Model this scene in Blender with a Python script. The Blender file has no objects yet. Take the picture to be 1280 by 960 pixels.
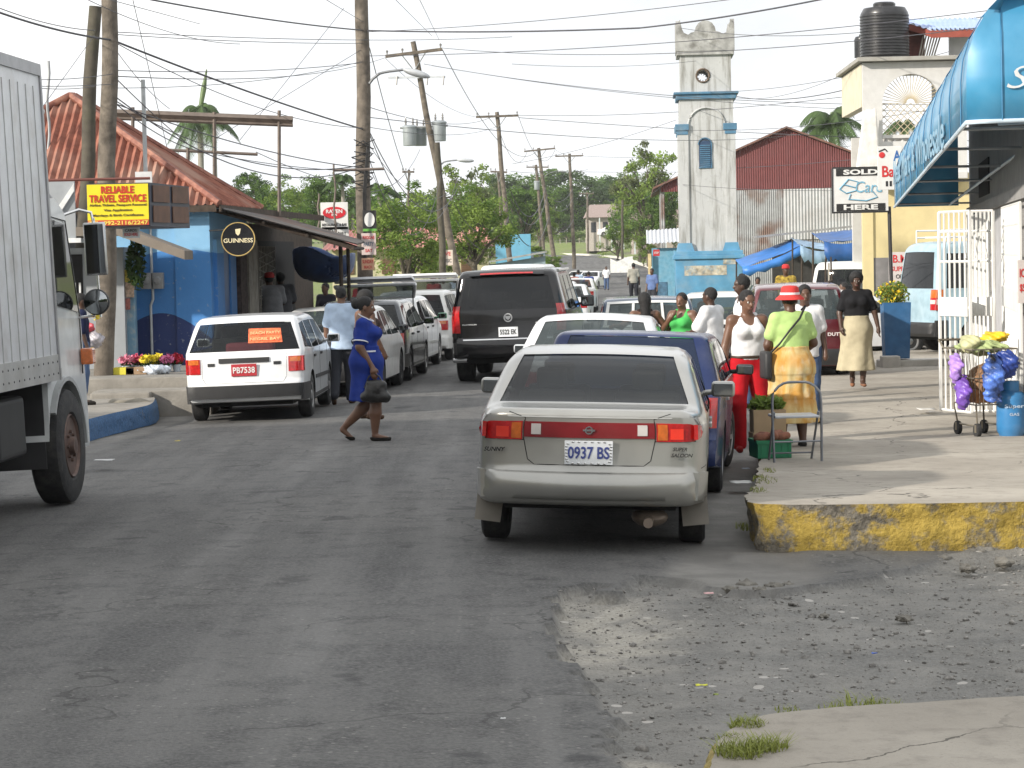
import bpy, bmesh, math, random
import numpy as np
from mathutils import Vector, Matrix, Euler, noise
random.seed(7); rng = np.random.default_rng(7)
PI = math.pi; rad = math.radians
scene = bpy.context.scene
COL = scene.collection
# ------------------------------------------------------------------ camera
F = 3000.0; CAMZ = 2.03
_p = math.atan(160/F); _r = rad(1.2)
_fw = Vector((0, math.cos(_p), -math.sin(_p))); _rt0 = Vector((1, 0, 0)); _up0 = Vector((0, math.sin(_p), math.cos(_p)))
_rt = _rt0*math.cos(_r) - _up0*math.sin(_r); _up = _up0*math.cos(_r) + _rt0*math.sin(_r)
def ray(px, py): return _fw + _rt*((px-640)/F) - _up*((py-480)/F)
def P(px, py, Y):
    d = ray(px, py); return Vector((0, 0, CAMZ)) + d*(Y/d.y)
def G(px, py, z=0.0):
    d = ray(px, py); return Vector((0, 0, CAMZ)) + d*((z-CAMZ)/d.z)
cam_d = bpy.data.cameras.new('camera'); cam = bpy.data.objects.new('camera', cam_d); COL.objects.link(cam)
cam_d.sensor_width = 36; cam_d.lens = F*36/1280; cam_d.clip_start = 0.3; cam_d.clip_end = 6000
M = Matrix(((_rt.x, _up.x, -_fw.x, 0), (_rt.y, _up.y, -_fw.y, 0), (_rt.z, _up.z, -_fw.z, CAMZ), (0, 0, 0, 1)))
cam.matrix_world = M
scene.camera = cam
# ------------------------------------------------------------------ ground heights
KN = [(-50, 0), (12, 0), (205, -.75), (225, -.6), (260, .5), (300, 1.45), (330, 1.95), (350, 2.4), (420, 4.6), (500, 7.5), (4000, 11)]
def interp(kn, v):
    if v <= kn[0][0]: return kn[0][1]
    for (a, x), (b, y) in zip(kn, kn[1:]):
        if v <= b: return x+(y-x)*(v-a)/(b-a)
    return kn[-1][1]
XC = [(-50, -5.9), (20, -1.7), (205, 9.6), (260, 10.2), (300, 9), (330, 5), (345, -3), (350, -8), (420, -30), (500, -40)]
def xc(Y): return interp(XC, Y)
def zg(x, Y):
    z = interp(KN, Y)
    f = max(0, min(1, (75-Y)/30))
    return z - f*.022*max(0, abs(x-xc(Y))-1.0)
# ------------------------------------------------------------------ objects
def tag(o, label=None, cat=None, group=None, kind=None):
    if label: o['label'] = label
    if cat: o['category'] = cat
    if group: o['group'] = group
    if kind: o['kind'] = kind
    return o
def thing(name, label, cat, loc=(0, 0, 0), rz=0, group=None, rx=0, ry=0):
    o = bpy.data.objects.new(name, None); COL.objects.link(o)
    o.empty_display_size = .1
    o.location = loc; o.rotation_euler = (rx, ry, rz)
    return tag(o, label, cat, group)
def link(name, me, mat=None, parent=None, smooth=None, label=None):
    me.name = name
    o = bpy.data.objects.new(name, me); COL.objects.link(o)
    if mat is not None:
        if isinstance(mat, (list, tuple)):
            for m in mat: me.materials.append(m)
        else: me.materials.append(mat)
    if parent is not None: o.parent = parent
    if smooth is not None:
        me.shade_smooth()
        if smooth < 180: me.set_sharp_from_angle(angle=rad(smooth))
    if label: o['label'] = label
    return o
def obj(name, bm, mat=None, parent=None, smooth=None, label=None):
    me = bpy.data.meshes.new(name); bm.to_mesh(me); bm.free()
    return link(name, me, mat, parent, smooth, label)
def np_mesh(verts, faces):
    """verts (n,3), faces (m,k) equal-sided"""
    me = bpy.data.meshes.new('m'); verts = np.asarray(verts, np.float32); faces = np.asarray(faces, np.int32)
    k = faces.shape[1]
    me.vertices.add(len(verts)); me.vertices.foreach_set('co', verts.ravel())
    me.loops.add(faces.size); me.loops.foreach_set('vertex_index', faces.ravel())
    me.polygons.add(len(faces)); me.polygons.foreach_set('loop_start', np.arange(0, faces.size, k, dtype=np.int32))
    me.polygons.foreach_set('loop_total', np.full(len(faces), k, np.int32))
    me.update(calc_edges=True); me.validate()
    return me
def copy_tree(o, parent=None):
    c = o.copy(); COL.objects.link(c)
    if parent is not None: c.parent = parent
    for ch in list(o.children): copy_tree(ch, c)
    return c
def setmat(root, old, new):
    """swap a material on this copy only (object-level slots)"""
    for o in [root]+list(root.children_recursive):
        for s in getattr(o, 'material_slots', []):
            if s.material == old:
                s.link = 'OBJECT'; s.material = new
# ------------------------------------------------------------------ bmesh shapes
def add_box(bm, c, s, rot=None, mi=0):
    r = bmesh.ops.create_cube(bm, size=1); vs = r['verts']
    m = Matrix.Translation(c) @ (rot.to_4x4() if rot is not None else Matrix.Identity(4)) @ Matrix.Diagonal((*s, 1))
    bmesh.ops.transform(bm, matrix=m, verts=vs)
    for f in {f for v in vs for f in v.link_faces}: f.material_index = mi
    return vs
def box(bm, x0, x1, y0, y1, z0, z1, mi=0):
    return add_box(bm, ((x0+x1)/2, (y0+y1)/2, (z0+z1)/2), (x1-x0, y1-y0, z1-z0), None, mi)
def bbox(bm, x0, x1, y0, y1, z0, z1, b=.01, seg=2, mi=0):
    vs = box(bm, x0, x1, y0, y1, z0, z1, mi)
    es = list({e for v in vs for e in v.link_edges})
    bmesh.ops.bevel(bm, geom=es, offset=b, segments=seg, profile=.6, affect='EDGES', clamp_overlap=True)
def add_tube(bm, pts, r, n=8, cap=True, mi=0):
    pts = [Vector(p) for p in pts]; rings = []
    rs = r if isinstance(r, (list, tuple)) else [r]*len(pts)
    for i, p in enumerate(pts):
        a = pts[max(i-1, 0)]; b = pts[min(i+1, len(pts)-1)]
        d = (b-a).normalized() if (b-a).length > 1e-9 else Vector((0, 0, 1))
        ref = Vector((0, 0, 1)) if abs(d.z) < .9 else Vector((1, 0, 0))
        u = d.cross(ref).normalized(); w = d.cross(u)
        rings.append([bm.verts.new(p+(u*math.cos(2*PI*k/n)+w*math.sin(2*PI*k/n))*rs[i]) for k in range(n)])
    for A, B in zip(rings, rings[1:]):
        for k in range(n):
            f = bm.faces.new((A[k], A[(k+1) % n], B[(k+1) % n], B[k])); f.material_index = mi
    if cap:
        for R in (rings[0], rings[-1]):
            try: bm.faces.new(R).material_index = mi
            except ValueError: pass
def lathe(bm, prof, n=24, mat=None, mi=0, a0=0, a1=2*PI):
    """prof [(r,z)], around local z, transformed by mat"""
    mat = mat or Matrix.Identity(4); rings = []
    full = abs(a1-a0-2*PI) < 1e-6
    m = n if full else n+1
    for r, z in prof:
        rings.append([bm.verts.new(mat @ Vector((r*math.cos(a0+(a1-a0)*k/n), r*math.sin(a0+(a1-a0)*k/n), z))) for k in range(m)])
    for A, B in zip(rings, rings[1:]):
        for k in range(n):
            bm.faces.new((A[k], A[(k+1) % m], B[(k+1) % m], B[k])).material_index = mi
    if full and tuple(prof[0]) != tuple(prof[-1]):
        if prof[0][0] > 1e-4: bm.faces.new(list(reversed(rings[0]))).material_index = mi
        if prof[-1][0] > 1e-4: bm.faces.new(rings[-1]).material_index = mi
def prism(bm, pts, ext, mi=0):
    """polygon of 3D points extruded along vector ext"""
    ext = Vector(ext); a = [bm.verts.new(Vector(p)) for p in pts]; b = [bm.verts.new(Vector(p)+ext) for p in pts]
    n = len(pts)
    bm.faces.new(list(reversed(a))).material_index = mi; bm.faces.new(b).material_index = mi
    for i in range(n): bm.faces.new((a[i], a[(i+1) % n], b[(i+1) % n], b[i])).material_index = mi
    return a+b
def quad(bm, a, b, c, d, mi=0):
    f = bm.faces.new([bm.verts.new(Vector(p)) for p in (a, b, c, d)]); f.material_index = mi; return f
def ellipsoid(bm, c, s, n=12, rot=None, mi=0):
    r = bmesh.ops.create_uvsphere(bm, u_segments=n, v_segments=max(6, n*2//3), radius=1)
    m = Matrix.Translation(c) @ (rot.to_4x4() if rot is not None else Matrix.Identity(4)) @ Matrix.Diagonal((*s, 1))
    bmesh.ops.transform(bm, matrix=m, verts=r['verts'])
    for f in {f for v in r['verts'] for f in v.link_faces}: f.material_index = mi
def fixn(bm): bmesh.ops.recalc_face_normals(bm, faces=bm.faces[:])
def frame_mat(o, x, z):
    """matrix with origin o, local x along x, local y (up of text) along z"""
    x = Vector(x).normalized(); y = Vector(z).normalized(); n = x.cross(y).normalized(); y = n.cross(x)
    return Matrix(((x.x, y.x, n.x, o[0]), (x.y, y.y, n.y, o[1]), (x.z, y.z, n.z, o[2]), (0, 0, 0, 1)))
def text(name, s, mat, parent, M4, w, h, bold=0.0, thick=.004, shear=0, label=None):
    """flat lettering fitted into w x h, centred on M4"""
    cu = bpy.data.curves.new('t', 'FONT'); cu.body = s; cu.align_x = 'CENTER'; cu.size = 1; cu.extrude = .002; cu.offset = bold; cu.shear = shear
    cu.resolution_u = 3
    o = bpy.data.objects.new('t', cu); COL.objects.link(o)
    dg = bpy.context.evaluated_depsgraph_get(); me = bpy.data.meshes.new_from_object(o.evaluated_get(dg))
    bpy.data.objects.remove(o); bpy.data.curves.remove(cu)
    co = np.zeros(len(me.vertices)*3, np.float32); me.vertices.foreach_get('co', co); co = co.reshape(-1, 3)
    mn, mx = co.min(0), co.max(0); c = (mn+mx)/2; ext = np.maximum(mx-mn, 1e-4)
    co = (co-c)/ext*np.array([w, h, thick])
    me.vertices.foreach_set('co', co.astype(np.float32).ravel()); me.transform(M4); me.update()
    return link(name, me, mat, parent, label=label)
# ------------------------------------------------------------------ materials
MATS = {}
def nodes(m):
    m.use_nodes = True; nt = m.node_tree; return nt, nt.nodes['Principled BSDF']
def mat(name, col, rough=.6, metal=0, var=.15, scale=6, bump=0, bscale=40, spec=.5, coat=0, dirt=0, dcol=(.1, .08, .06), dscale=3, trans=0, alpha=1):
    """principled with noise colour variation, optional dirt patches and bump"""
    if name in MATS: return MATS[name]
    m = bpy.data.materials.new(name); nt, b = nodes(m); N = nt.nodes; Lk = nt.links
    b.inputs['Roughness'].default_value = rough; b.inputs['Metallic'].default_value = metal
    b.inputs['Specular IOR Level'].default_value = spec; b.inputs['Coat Weight'].default_value = coat; b.inputs['Coat Roughness'].default_value = .06
    tc = N.new('ShaderNodeTexCoord')
    nz = N.new('ShaderNodeTexNoise'); nz.inputs['Scale'].default_value = scale; nz.inputs['Detail'].default_value = 5; Lk.new(tc.outputs['Object'], nz.inputs['Vector'])
    r = N.new('ShaderNodeMapRange'); r.inputs['From Min'].default_value = .3; r.inputs['From Max'].default_value = .7; Lk.new(nz.outputs['Fac'], r.inputs['Value'])
    r.inputs['To Min'].default_value = 1-var; r.inputs['To Max'].default_value = 1+var
    mul = N.new('ShaderNodeVectorMath'); mul.operation = 'SCALE'; mul.inputs[0].default_value = col[:3]; Lk.new(r.outputs[0], mul.inputs['Scale'])
    out = mul.outputs[0]
    if dirt > 0:
        n2 = N.new('ShaderNodeTexNoise'); n2.inputs['Scale'].default_value = dscale; n2.inputs['Detail'].default_value = 8; n2.inputs['Roughness'].default_value = .65
        Lk.new(tc.outputs['Object'], n2.inputs['Vector'])
        r2 = N.new('ShaderNodeMapRange'); r2.inputs['From Min'].default_value = .48; r2.inputs['From Max'].default_value = .72; r2.inputs['To Max'].default_value = dirt
        Lk.new(n2.outputs['Fac'], r2.inputs['Value'])
        mx = N.new('ShaderNodeMix'); mx.data_type = 'RGBA'; Lk.new(r2.outputs[0], mx.inputs[0]); Lk.new(out, mx.inputs[6]); mx.inputs[7].default_value = (*dcol, 1)
        out = mx.outputs[2]
    Lk.new(out, b.inputs['Base Color'])
    if bump > 0:
        n3 = N.new('ShaderNodeTexNoise'); n3.inputs['Scale'].default_value = bscale; n3.inputs['Detail'].default_value = 4; Lk.new(tc.outputs['Object'], n3.inputs['Vector'])
        bp = N.new('ShaderNodeBump'); bp.inputs['Strength'].default_value = bump; bp.inputs['Distance'].default_value = .01; Lk.new(n3.outputs['Fac'], bp.inputs['Height']); Lk.new(bp.outputs[0], b.inputs['Normal'])
    MATS[name] = m; return m
def mix_rgb(nt, fac, a, b):
    mx = nt.nodes.new('ShaderNodeMix'); mx.data_type = 'RGBA'
    for s, v in ((mx.inputs[0], fac), (mx.inputs[6], a), (mx.inputs[7], b)):
        if hasattr(v, 'links'): nt.links.new(v, s)
        elif isinstance(v, (int, float)): s.default_value = v
        else: s.default_value = (*v[:3], 1)
    return mx.outputs[2]
def tnoise(nt, vec, scale, detail=5, rough=.5, dist=0):
    n = nt.nodes.new('ShaderNodeTexNoise'); n.inputs['Scale'].default_value = scale; n.inputs['Detail'].default_value = detail; n.inputs['Roughness'].default_value = rough
    n.inputs['Distortion'].default_value = dist
    nt.links.new(vec, n.inputs['Vector']); return n.outputs['Fac']
def rng_(nt, v, a, b, c=0, d=1):
    r = nt.nodes.new('ShaderNodeMapRange'); nt.links.new(v, r.inputs['Value'])
    r.inputs['From Min'].default_value = a; r.inputs['From Max'].default_value = b; r.inputs['To Min'].default_value = c; r.inputs['To Max'].default_value = d
    return r.outputs[0]
def mth(nt, op, a, b=None):
    m = nt.nodes.new('ShaderNodeMath'); m.operation = op
    for i, v in enumerate((a, b)):
        if v is None: continue
        if hasattr(v, 'links'): nt.links.new(v, m.inputs[i])
        else: m.inputs[i].default_value = v
    return m.outputs[0]
def texco(nt, w='Object', sc=None):
    t = nt.nodes.new('ShaderNodeTexCoord').outputs[w]
    if sc:
        mp = nt.nodes.new('ShaderNodeMapping'); mp.inputs['Scale'].default_value = sc; nt.links.new(t, mp.inputs['Vector']); return mp.outputs[0]
    return t
def bumpn(nt, b, h, strength, dist):
    bp = nt.nodes.new('ShaderNodeBump'); bp.inputs['Strength'].default_value = strength; bp.inputs['Distance'].default_value = dist
    nt.links.new(h, bp.inputs['Height']); nt.links.new(bp.outputs[0], b.inputs['Normal'])
def newmat(name):
    m = bpy.data.materials.new(name); nt, b = nodes(m); MATS[name] = m; return m, nt, b
def glass_mat(name, tint=(.03, .035, .04), see=.35, rough=.03):
    m = bpy.data.materials.new(name); nt, b = nodes(m); MATS[name] = m
    b.inputs['Base Color'].default_value = (*tint, 1); b.inputs['Roughness'].default_value = rough; b.inputs['Specular IOR Level'].default_value = .45
    t = nt.nodes.new('ShaderNodeBsdfTransparent'); t.inputs[0].default_value = (.75, .8, .8, 1)
    mx = nt.nodes.new('ShaderNodeMixShader'); mx.inputs[0].default_value = 1-see
    nt.links.new(t.outputs[0], mx.inputs[1]); nt.links.new(b.outputs[0], mx.inputs[2]); nt.links.new(mx.outputs[0], nt.nodes['Material Output'].inputs[0])
    return m
# ------------------------------------------------------------------ implicit surfaces (surface nets) for bodies, clothes, soft things
class Field:
    def __init__(s, lo, hi, h):
        s.lo = np.array(lo, np.float32); s.h = h
        n = np.ceil((np.array(hi)-np.array(lo))/h).astype(int)+1
        s.X, s.Y, s.Z = np.meshgrid(*[s.lo[i]+np.arange(n[i], dtype=np.float32)*h for i in range(3)], indexing='ij')
        s.V = np.full(s.X.shape, 1e3, np.float32)
    def _sub(s, mn, mx):
        a = np.maximum(np.floor((mn-s.lo)/s.h).astype(int), 0); b = np.minimum(np.ceil((mx-s.lo)/s.h).astype(int)+1, s.V.shape)
        return tuple(slice(int(a[i]), int(max(b[i], a[i]))) for i in range(3))
    def _min(s, sl, d, k):
        v = s.V[sl]
        if k <= 0: s.V[sl] = np.minimum(v, d); return
        hh = np.clip(.5+.5*(v-d)/k, 0, 1); s.V[sl] = v*(1-hh)+d*hh-k*hh*(1-hh)
    def cone(s, a, b, ra, rb, k=.02, sq=(1, 1, 1), neg=False):
        """round cone; sq squashes the cross-section per axis"""
        a = np.array(a, np.float32); b = np.array(b, np.float32); R = max(ra, rb)*max(1, max(sq))*1.0+.06+k
        sl = s._sub(np.minimum(a, b)-R, np.maximum(a, b)+R)
        x, y, z = s.X[sl], s.Y[sl], s.Z[sl]
        if x.size == 0: return
        q = np.array(sq, np.float32)
        ax, ay, az = a; d = (b-a)/q; dd = max(float((d*d).sum()), 1e-9)
        px, py, pz = (x-ax)/q[0], (y-ay)/q[1], (z-az)/q[2]
        t = np.clip((px*d[0]+py*d[1]+pz*d[2])/dd, 0, 1)
        D = np.sqrt((px-t*d[0])**2+(py-t*d[1])**2+(pz-t*d[2])**2)-(ra+(rb-ra)*t)
        D *= float(q.min()) if q.min() < 1 else 1
        if neg:
            v = s.V[sl]; s.V[sl] = np.maximum(v, -D)
        else: s._min(sl, D, k)
    def ell(s, c, r, k=.01, neg=False, rot=None):
        c = np.array(c, np.float32); R = max(r)+.05+k
        sl = s._sub(c-R, c+R); x, y, z = s.X[sl]-c[0], s.Y[sl]-c[1], s.Z[sl]-c[2]
        if x.size == 0: return
        if rot is not None:
            m = np.array(rot.to_3x3().transposed(), np.float32)
            x, y, z = (m[0, 0]*x+m[0, 1]*y+m[0, 2]*z, m[1, 0]*x+m[1, 1]*y+m[1, 2]*z, m[2, 0]*x+m[2, 1]*y+m[2, 2]*z)
        D = (np.sqrt((x/r[0])**2+(y/r[1])**2+(z/r[2])**2)-1)*min(r)
        if neg: s.V[sl] = np.maximum(s.V[sl], -D)
        else: s._min(sl, D, k)
    def cut(s, fn): s.V = np.maximum(s.V, fn(s.X, s.Y, s.Z))      # keep where fn<0
    def add(s, fn, k=0):
        d = fn(s.X, s.Y, s.Z); s._min((slice(None),)*3, d, k)
    def mesh(s):
        V = np.pad(s.V, 1, constant_values=.5); h = s.h; o = s.lo-h
        S = V < 0
        n = V.shape
        c = [S[i:n[0]-1+i, j:n[1]-1+j, k:n[2]-1+k] for i in (0, 1) for j in (0, 1) for k in (0, 1)]
        tot = sum(a.astype(np.int8) for a in c); act = (tot > 0) & (tot < 8)
        idx = np.full(act.shape, -1, np.int32); I = np.argwhere(act); idx[act] = np.arange(len(I))
        if len(I) == 0: return None
        acc = np.zeros((len(I), 3), np.float32); cnt = np.zeros(len(I), np.float32)
        cor = [(i, j, k) for i in (0, 1) for j in (0, 1) for k in (0, 1)]
        val = [V[I[:, 0]+a, I[:, 1]+b, I[:, 2]+cc] for a, b, cc in cor]
        for p in range(8):
            for q in range(p+1, 8):
                df = np.array(cor[q])-np.array(cor[p])
                if np.abs(df).sum() != 1: continue
                va, vb = val[p], val[q]; m = (va < 0) != (vb < 0)
                t = np.where(m, va/np.where(m, va-vb, 1), 0)
                acc += (np.array(cor[p], np.float32)+t[:, None]*df)*m[:, None]; cnt += m
        vs = (I+acc/cnt[:, None])*h+o
        fs = []
        for ax in range(3):
            sa = [slice(None)]*3; sb = [slice(None)]*3; sa[ax] = slice(0, -1); sb[ax] = slice(1, None)
            A, B = S[tuple(sa)], S[tuple(sb)]
            E = np.argwhere(A != B); u, v = (ax+1) % 3, (ax+2) % 3
            E = E[(E[:, u] > 0) & (E[:, v] > 0) & (E[:, u] < n[u]-1) & (E[:, v] < n[v]-1)]
            if len(E) == 0: continue
            ins = A[tuple(E.T)]
            def cell(du, dv):
                e = E.copy(); e[:, u] += du; e[:, v] += dv; return idx[tuple(e.T)]
            q = np.stack([cell(-1, -1), cell(0, -1), cell(0, 0), cell(-1, 0)], 1)
            q[~ins] = q[~ins][:, ::-1]; fs.append(q)
        fs = np.concatenate(fs); fs = fs[(fs >= 0).all(1)]
        return np_mesh(vs, fs)
    def obj(s, name, mat, parent, label=None):
        me = s.mesh()
        if me is None: return None
        return link(name, me, mat, parent, 180, label)
# ------------------------------------------------------------------ people
def skin_mat(name, c):
    m, nt, b = newmat(name); v = texco(nt); n = tnoise(nt, v, 14, 4)
    nt.links.new(mix_rgb(nt, n, tuple(x*.8 for x in c), tuple(x*1.2 for x in c)), b.inputs['Base Color'])
    b.inputs['Roughness'].default_value = .45; b.inputs['Subsurface Weight'].default_value = .05; b.inputs['Subsurface Radius'].default_value = (.01, .004, .002)
    return m
SK = [skin_mat('skin_dark', (.095, .047, .028)), skin_mat('skin_mid', (.145, .072, .043)), skin_mat('skin_deep', (.066, .034, .022))]
HAIR = mat('hair_black', (.008, .007, .007), .7, var=.4, scale=60, bump=.8, bscale=120)
EYE = mat('eye_white', (.6, .58, .54), .3); PUP = mat('pupil_dark', (.01, .008, .006), .2); LIP = mat('lip', (.12, .035, .03), .4)
def cloth(name, c, var=.12, rough=.85, scale=9):
    return mat('cloth_'+name, c, rough, var=var, scale=scale, bump=.5, bscale=18, spec=.2)
def V3(*a): return np.array(a, np.float32)
def skeleton(H=1.68, **ov):
    k = H/1.68
    J = dict(pel=(0, 0, .94), wst=(0, 0, 1.07), chs=(0, .0, 1.24), nk=(0, -.015, 1.41), hd=(0, .02, 1.555),
             hipL=(-.09, 0, .90), hipR=(.09, 0, .90), knL=(-.10, .02, .49), knR=(.10, .02, .49), anL=(-.11, -.02, .08), anR=(.11, -.02, .08),
             toL=(-.13, .13, .03), toR=(.13, .13, .03),
             shL=(-.160, -.01, 1.365), shR=(.160, -.01, 1.365), elL=(-.215, -.02, 1.09), elR=(.215, -.02, 1.09), wrL=(-.24, .05, .85), wrR=(.24, .05, .85),
             haL=(-.235, .075, .77), haR=(.235, .075, .77))
    J.update(ov); return {n: V3(*v)*k for n, v in J.items()}, k
def head_rot(yaw=0, pitch=0): return Euler((pitch, 0, yaw)).to_matrix()
def person(name, label, loc, rz, J, wear, res=.014, skin=0, fat=1.0, hair='short', look=(0, 0), female=False, group=None, hatfn=None, detail=False, hands=True):
    """wear: list of (part_name, kind, material, params). One continuous body; hair and clothing are children."""
    J, k = J; fat_ = fat
    root = thing(name, label, 'person', loc, rz, group)
    pts = np.array(list(J.values())); lo = pts.min(0)-.2; hi = pts.max(0)+.2; lo[2] = -.02
    hd = J['hd']; R = head_rot(*look)
    def hp(x, y, z): return hd+np.array(R @ Vector((x*k, y*k, z*k)), np.float32)
    up = J['chs']-J['pel']; fx = V3(1, .72, 1)
    S = Field(lo, hi, res)
    b = fat
    # torso
    S.cone(J['pel'], J['wst'], .118*b*k, .108*b*k, .03, (1.22, .88, 1)); S.cone(J['wst'], J['chs'], .108*b*k, .118*b*k, .04, (1.2, .86, 1))
    S.cone(J['chs'], (J['shL']+J['shR'])/2-V3(0, 0, .03), .118*k, .085*k, .04, (1.25, .8, 1))
    S.cone(J['shL'], J['shR'], .058*k, .058*k, .04)
    if female:
        c = J['chs']; m = 1.0
        dv = np.array(Vector((0, 1, 0)), np.float32)
        for s in (-1, 1): S.ell(c+V3(.075*s, .085*b, .015)*k, (.068*k, .062*k*b, .062*k), .03)
    for s in 'LR':
        S.cone(J['hip'+s], J['kn'+s], .092*b*k, .060*b*k, .03); S.cone(J['kn'+s], (J['kn'+s]*.6+J['an'+s]*.4), .056*k*b, .060*k*b, .02)
        S.cone(J['kn'+s]*.6+J['an'+s]*.4, J['an'+s], .058*k*b, .036*k, .02)
        S.cone(J['an'+s]-V3(0, 0, .02), J['to'+s], .036*k, .026*k, .02, (1.1, 1, .9))
        S.cone(J['sh'+s], J['el'+s], .050*b*k, .040*b*k, .03); S.cone(J['el'+s], J['wr'+s], .041*b*k, .027*k, .015)
        # hand
        w, h = J['wr'+s], J['ha'+s]; d = (h-w); d = d/max(np.linalg.norm(d), 1e-6)
        sgn = -1 if s == 'L' else 1
        side = np.cross(d, V3(sgn, .15, 0)); side = side/max(np.linalg.norm(side), 1e-6)   # across the palm (front-back)
        inw = np.cross(side, d)*sgn
        palm = w+d*.055*k
        S.cone(w, palm, .026*k, .034*k, .012)
        if detail:
            S.cone(palm-side*.018*k, palm+side*.018*k, .022*k, .022*k, .01)
            for i, (o, L) in enumerate(((-.030, .062), (-.010, .074), (.010, .070), (.029, .055))):
                a = palm+side*o*k+d*.02*k; m_ = a+d*L*.55*k-inw*.006*k; e = m_+d*L*.42*k-inw*(.022)*k
                S.cone(a, m_, .0105*k, .0100*k, .004); S.cone(m_, e, .0100*k, .0085*k, .003)
            t0 = w+d*.02*k-side*.02*k; t1 = t0+(d*.03-side*.028-inw*.01)*k; t2 = t1+(d*.03-side*.004-inw*.012)*k
            S.cone(t0, t1, .014*k, .0115*k, .006); S.cone(t1, t2, .0115*k, .009*k, .003)
        else:
            S.cone(palm, h, .032*k, .024*k, .01); S.cone(palm, palm-side*.04*k+d*.03*k, .016*k, .012*k, .01)
    # neck and head
    S.cone(J['nk']-V3(0, 0, .03), hd-V3(0, 0, .05)*k, .058*k, .050*k, .03)
    S.ell(hp(0, -.008, .028), (.074*k, .092*k, .088*k), .02, rot=R)
    S.ell(hp(0, .018, -.045), (.056*k, .066*k, .066*k), .03, rot=R)
    S.cone(hp(0, .082, .01), hp(0, .098, -.025), .010*k, .017*k, .012)             # nose
    S.cone(hp(-.02, .082, -.062), hp(.02, .082, -.062), .010*k, .010*k, .012)        # lips
    S.cone(hp(-.032, .074, .028), hp(.032, .074, .028), .014*k, .014*k, .012)        # brow
    for s in (-1, 1):
        S.ell(hp(.074*s, -.005, -.01), (.012*k, .020*k, .032*k), .006, rot=R)      # ears
        if detail: S.ell(hp(.028*s, .088, .006), (.014*k, .010*k, .010*k), 0, neg=True)
    body = S.obj('body', SK[skin], root)
    if detail:
        bm = bmesh.new()
        for s in (-1, 1): ellipsoid(bm, Vector(hp(.028*s, .073, .006)), (.0125*k,)*3, 10)
        obj('eyes', bm, EYE, root, 180)
        bm = bmesh.new()
        for s in (-1, 1): ellipsoid(bm, Vector(hp(.028*s, .0835, .006)), (.0065*k, .003*k, .0065*k), 8)
        obj('pupils', bm, PUP, root, 180)
        bm = bmesh.new(); ellipsoid(bm, Vector(hp(0, .0905, -.062)), (.022*k, .006*k, .0085*k), 10, Matrix(R)); obj('mouth', bm, LIP, root, 180)
    # hair
    if hair:
        S = Field(hd-.32, hd+.30, min(res, .011))
        def face_cut(y0=.035, z0=.055):
            S.cone(hp(0, .12, -.02), hp(0, .12, -.25), .085*k, .10*k, neg=True)
        g = .012
        if hair in ('short', 'crop'):
            t = .014 if hair == 'short' else .006
            S.ell(hp(0, -.018, .036), ((.073+t*.8)*k, (.090+t)*k, (.086+t)*k), rot=R); S.cone(hp(0, .11, .025), hp(0, .11, -.2), .07*k, .09*k, neg=True)
            S.cone(hp(-.12, .06, -.09), hp(.12, .06, -.09), .10*k, .10*k, neg=True)
        elif hair == 'afro':
            S.ell(hp(0, -.02, .05), (.105*k, .115*k, .105*k), rot=R); S.cone(hp(0, .12, -.02), hp(0, .12, -.2), .085*k, .10*k, neg=True)
        elif hair in ('bun', 'pony', 'tied'):
            S.ell(hp(0, -.018, .036), (.080*k, .098*k, .092*k), rot=R); S.cone(hp(0, .125, .03), hp(0, .125, -.2), .078*k, .09*k, neg=True)
            S.cone(hp(-.12, .05, -.10), hp(.12, .05, -.10), .09*k, .09*k, neg=True)
            if hair == 'bun': S.ell(hp(0, -.125, .03), (.055*k, .055*k, .06*k), .01)
            if hair == 'pony': S.cone(hp(0, -.11, .03), hp(0, -.15, -.12), .04*k, .03*k, .02)
        elif hair == 'long':
            S.ell(hp(0, -.016, .034), (.092*k, .108*k, .10*k), rot=R); S.cone(hp(0, -.06, .0), hp(0, -.085, -.20), .082*k, .07*k, .03)
            S.cone(hp(0, .115, .0), hp(0, .13, -.25), .078*k, .10*k, neg=True)
        hn = np.sin(S.X*140)*np.sin(S.Y*130)*np.sin(S.Z*120)*.0035; S.V += hn
        S.obj('hair', HAIR, root)
    # clothing
    wear = [w_+('',) for w_ in wear if w_[1] != 'shoes']+[('sandal' if w_[0] == 'sandals' else 'shoe',)+tuple(w_[1:])+(s_,) for w_ in wear if w_[1] == 'shoes' for s_ in 'LR']
    for part, kind, m, pr, side in wear:
        S = Field(lo, hi, res); f = b*(1.0)
        t = pr.get('t', .014); hem = pr.get('hem', .9)*k; top = pr.get('top', 1.42)*k
        if kind in ('top', 'tank', 'dress'):
            S.cone(J['pel'], J['wst'], (.118*f+t)*k, (.108*f+t)*k, .03, (1.22, .88, 1)); S.cone(J['wst'], J['chs'], (.108*f+t)*k, (.118*f+t)*k, .04, (1.2, .86, 1))
            S.cone(J['chs'], (J['shL']+J['shR'])/2-V3(0, 0, .03), (.118+t)*k, (.085+t)*k, .04, (1.25, .8, 1))
            if female:
                for s in (-1, 1): S.ell(J['chs']+V3(.072*s, .085*f, .012)*k, ((.068+t)*k, (.062+t*.8)*k*f, (.062+t)*k), .045)
            if hem < J['pel'][2]-.02 and kind != 'dress': S.cone(J['pel'], J['pel']*V3(1, 1, 0)+V3(0, 0, hem), (.122*f+t)*k, (.125*f+t)*k, .03, (1.22, .95, 1))
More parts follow.
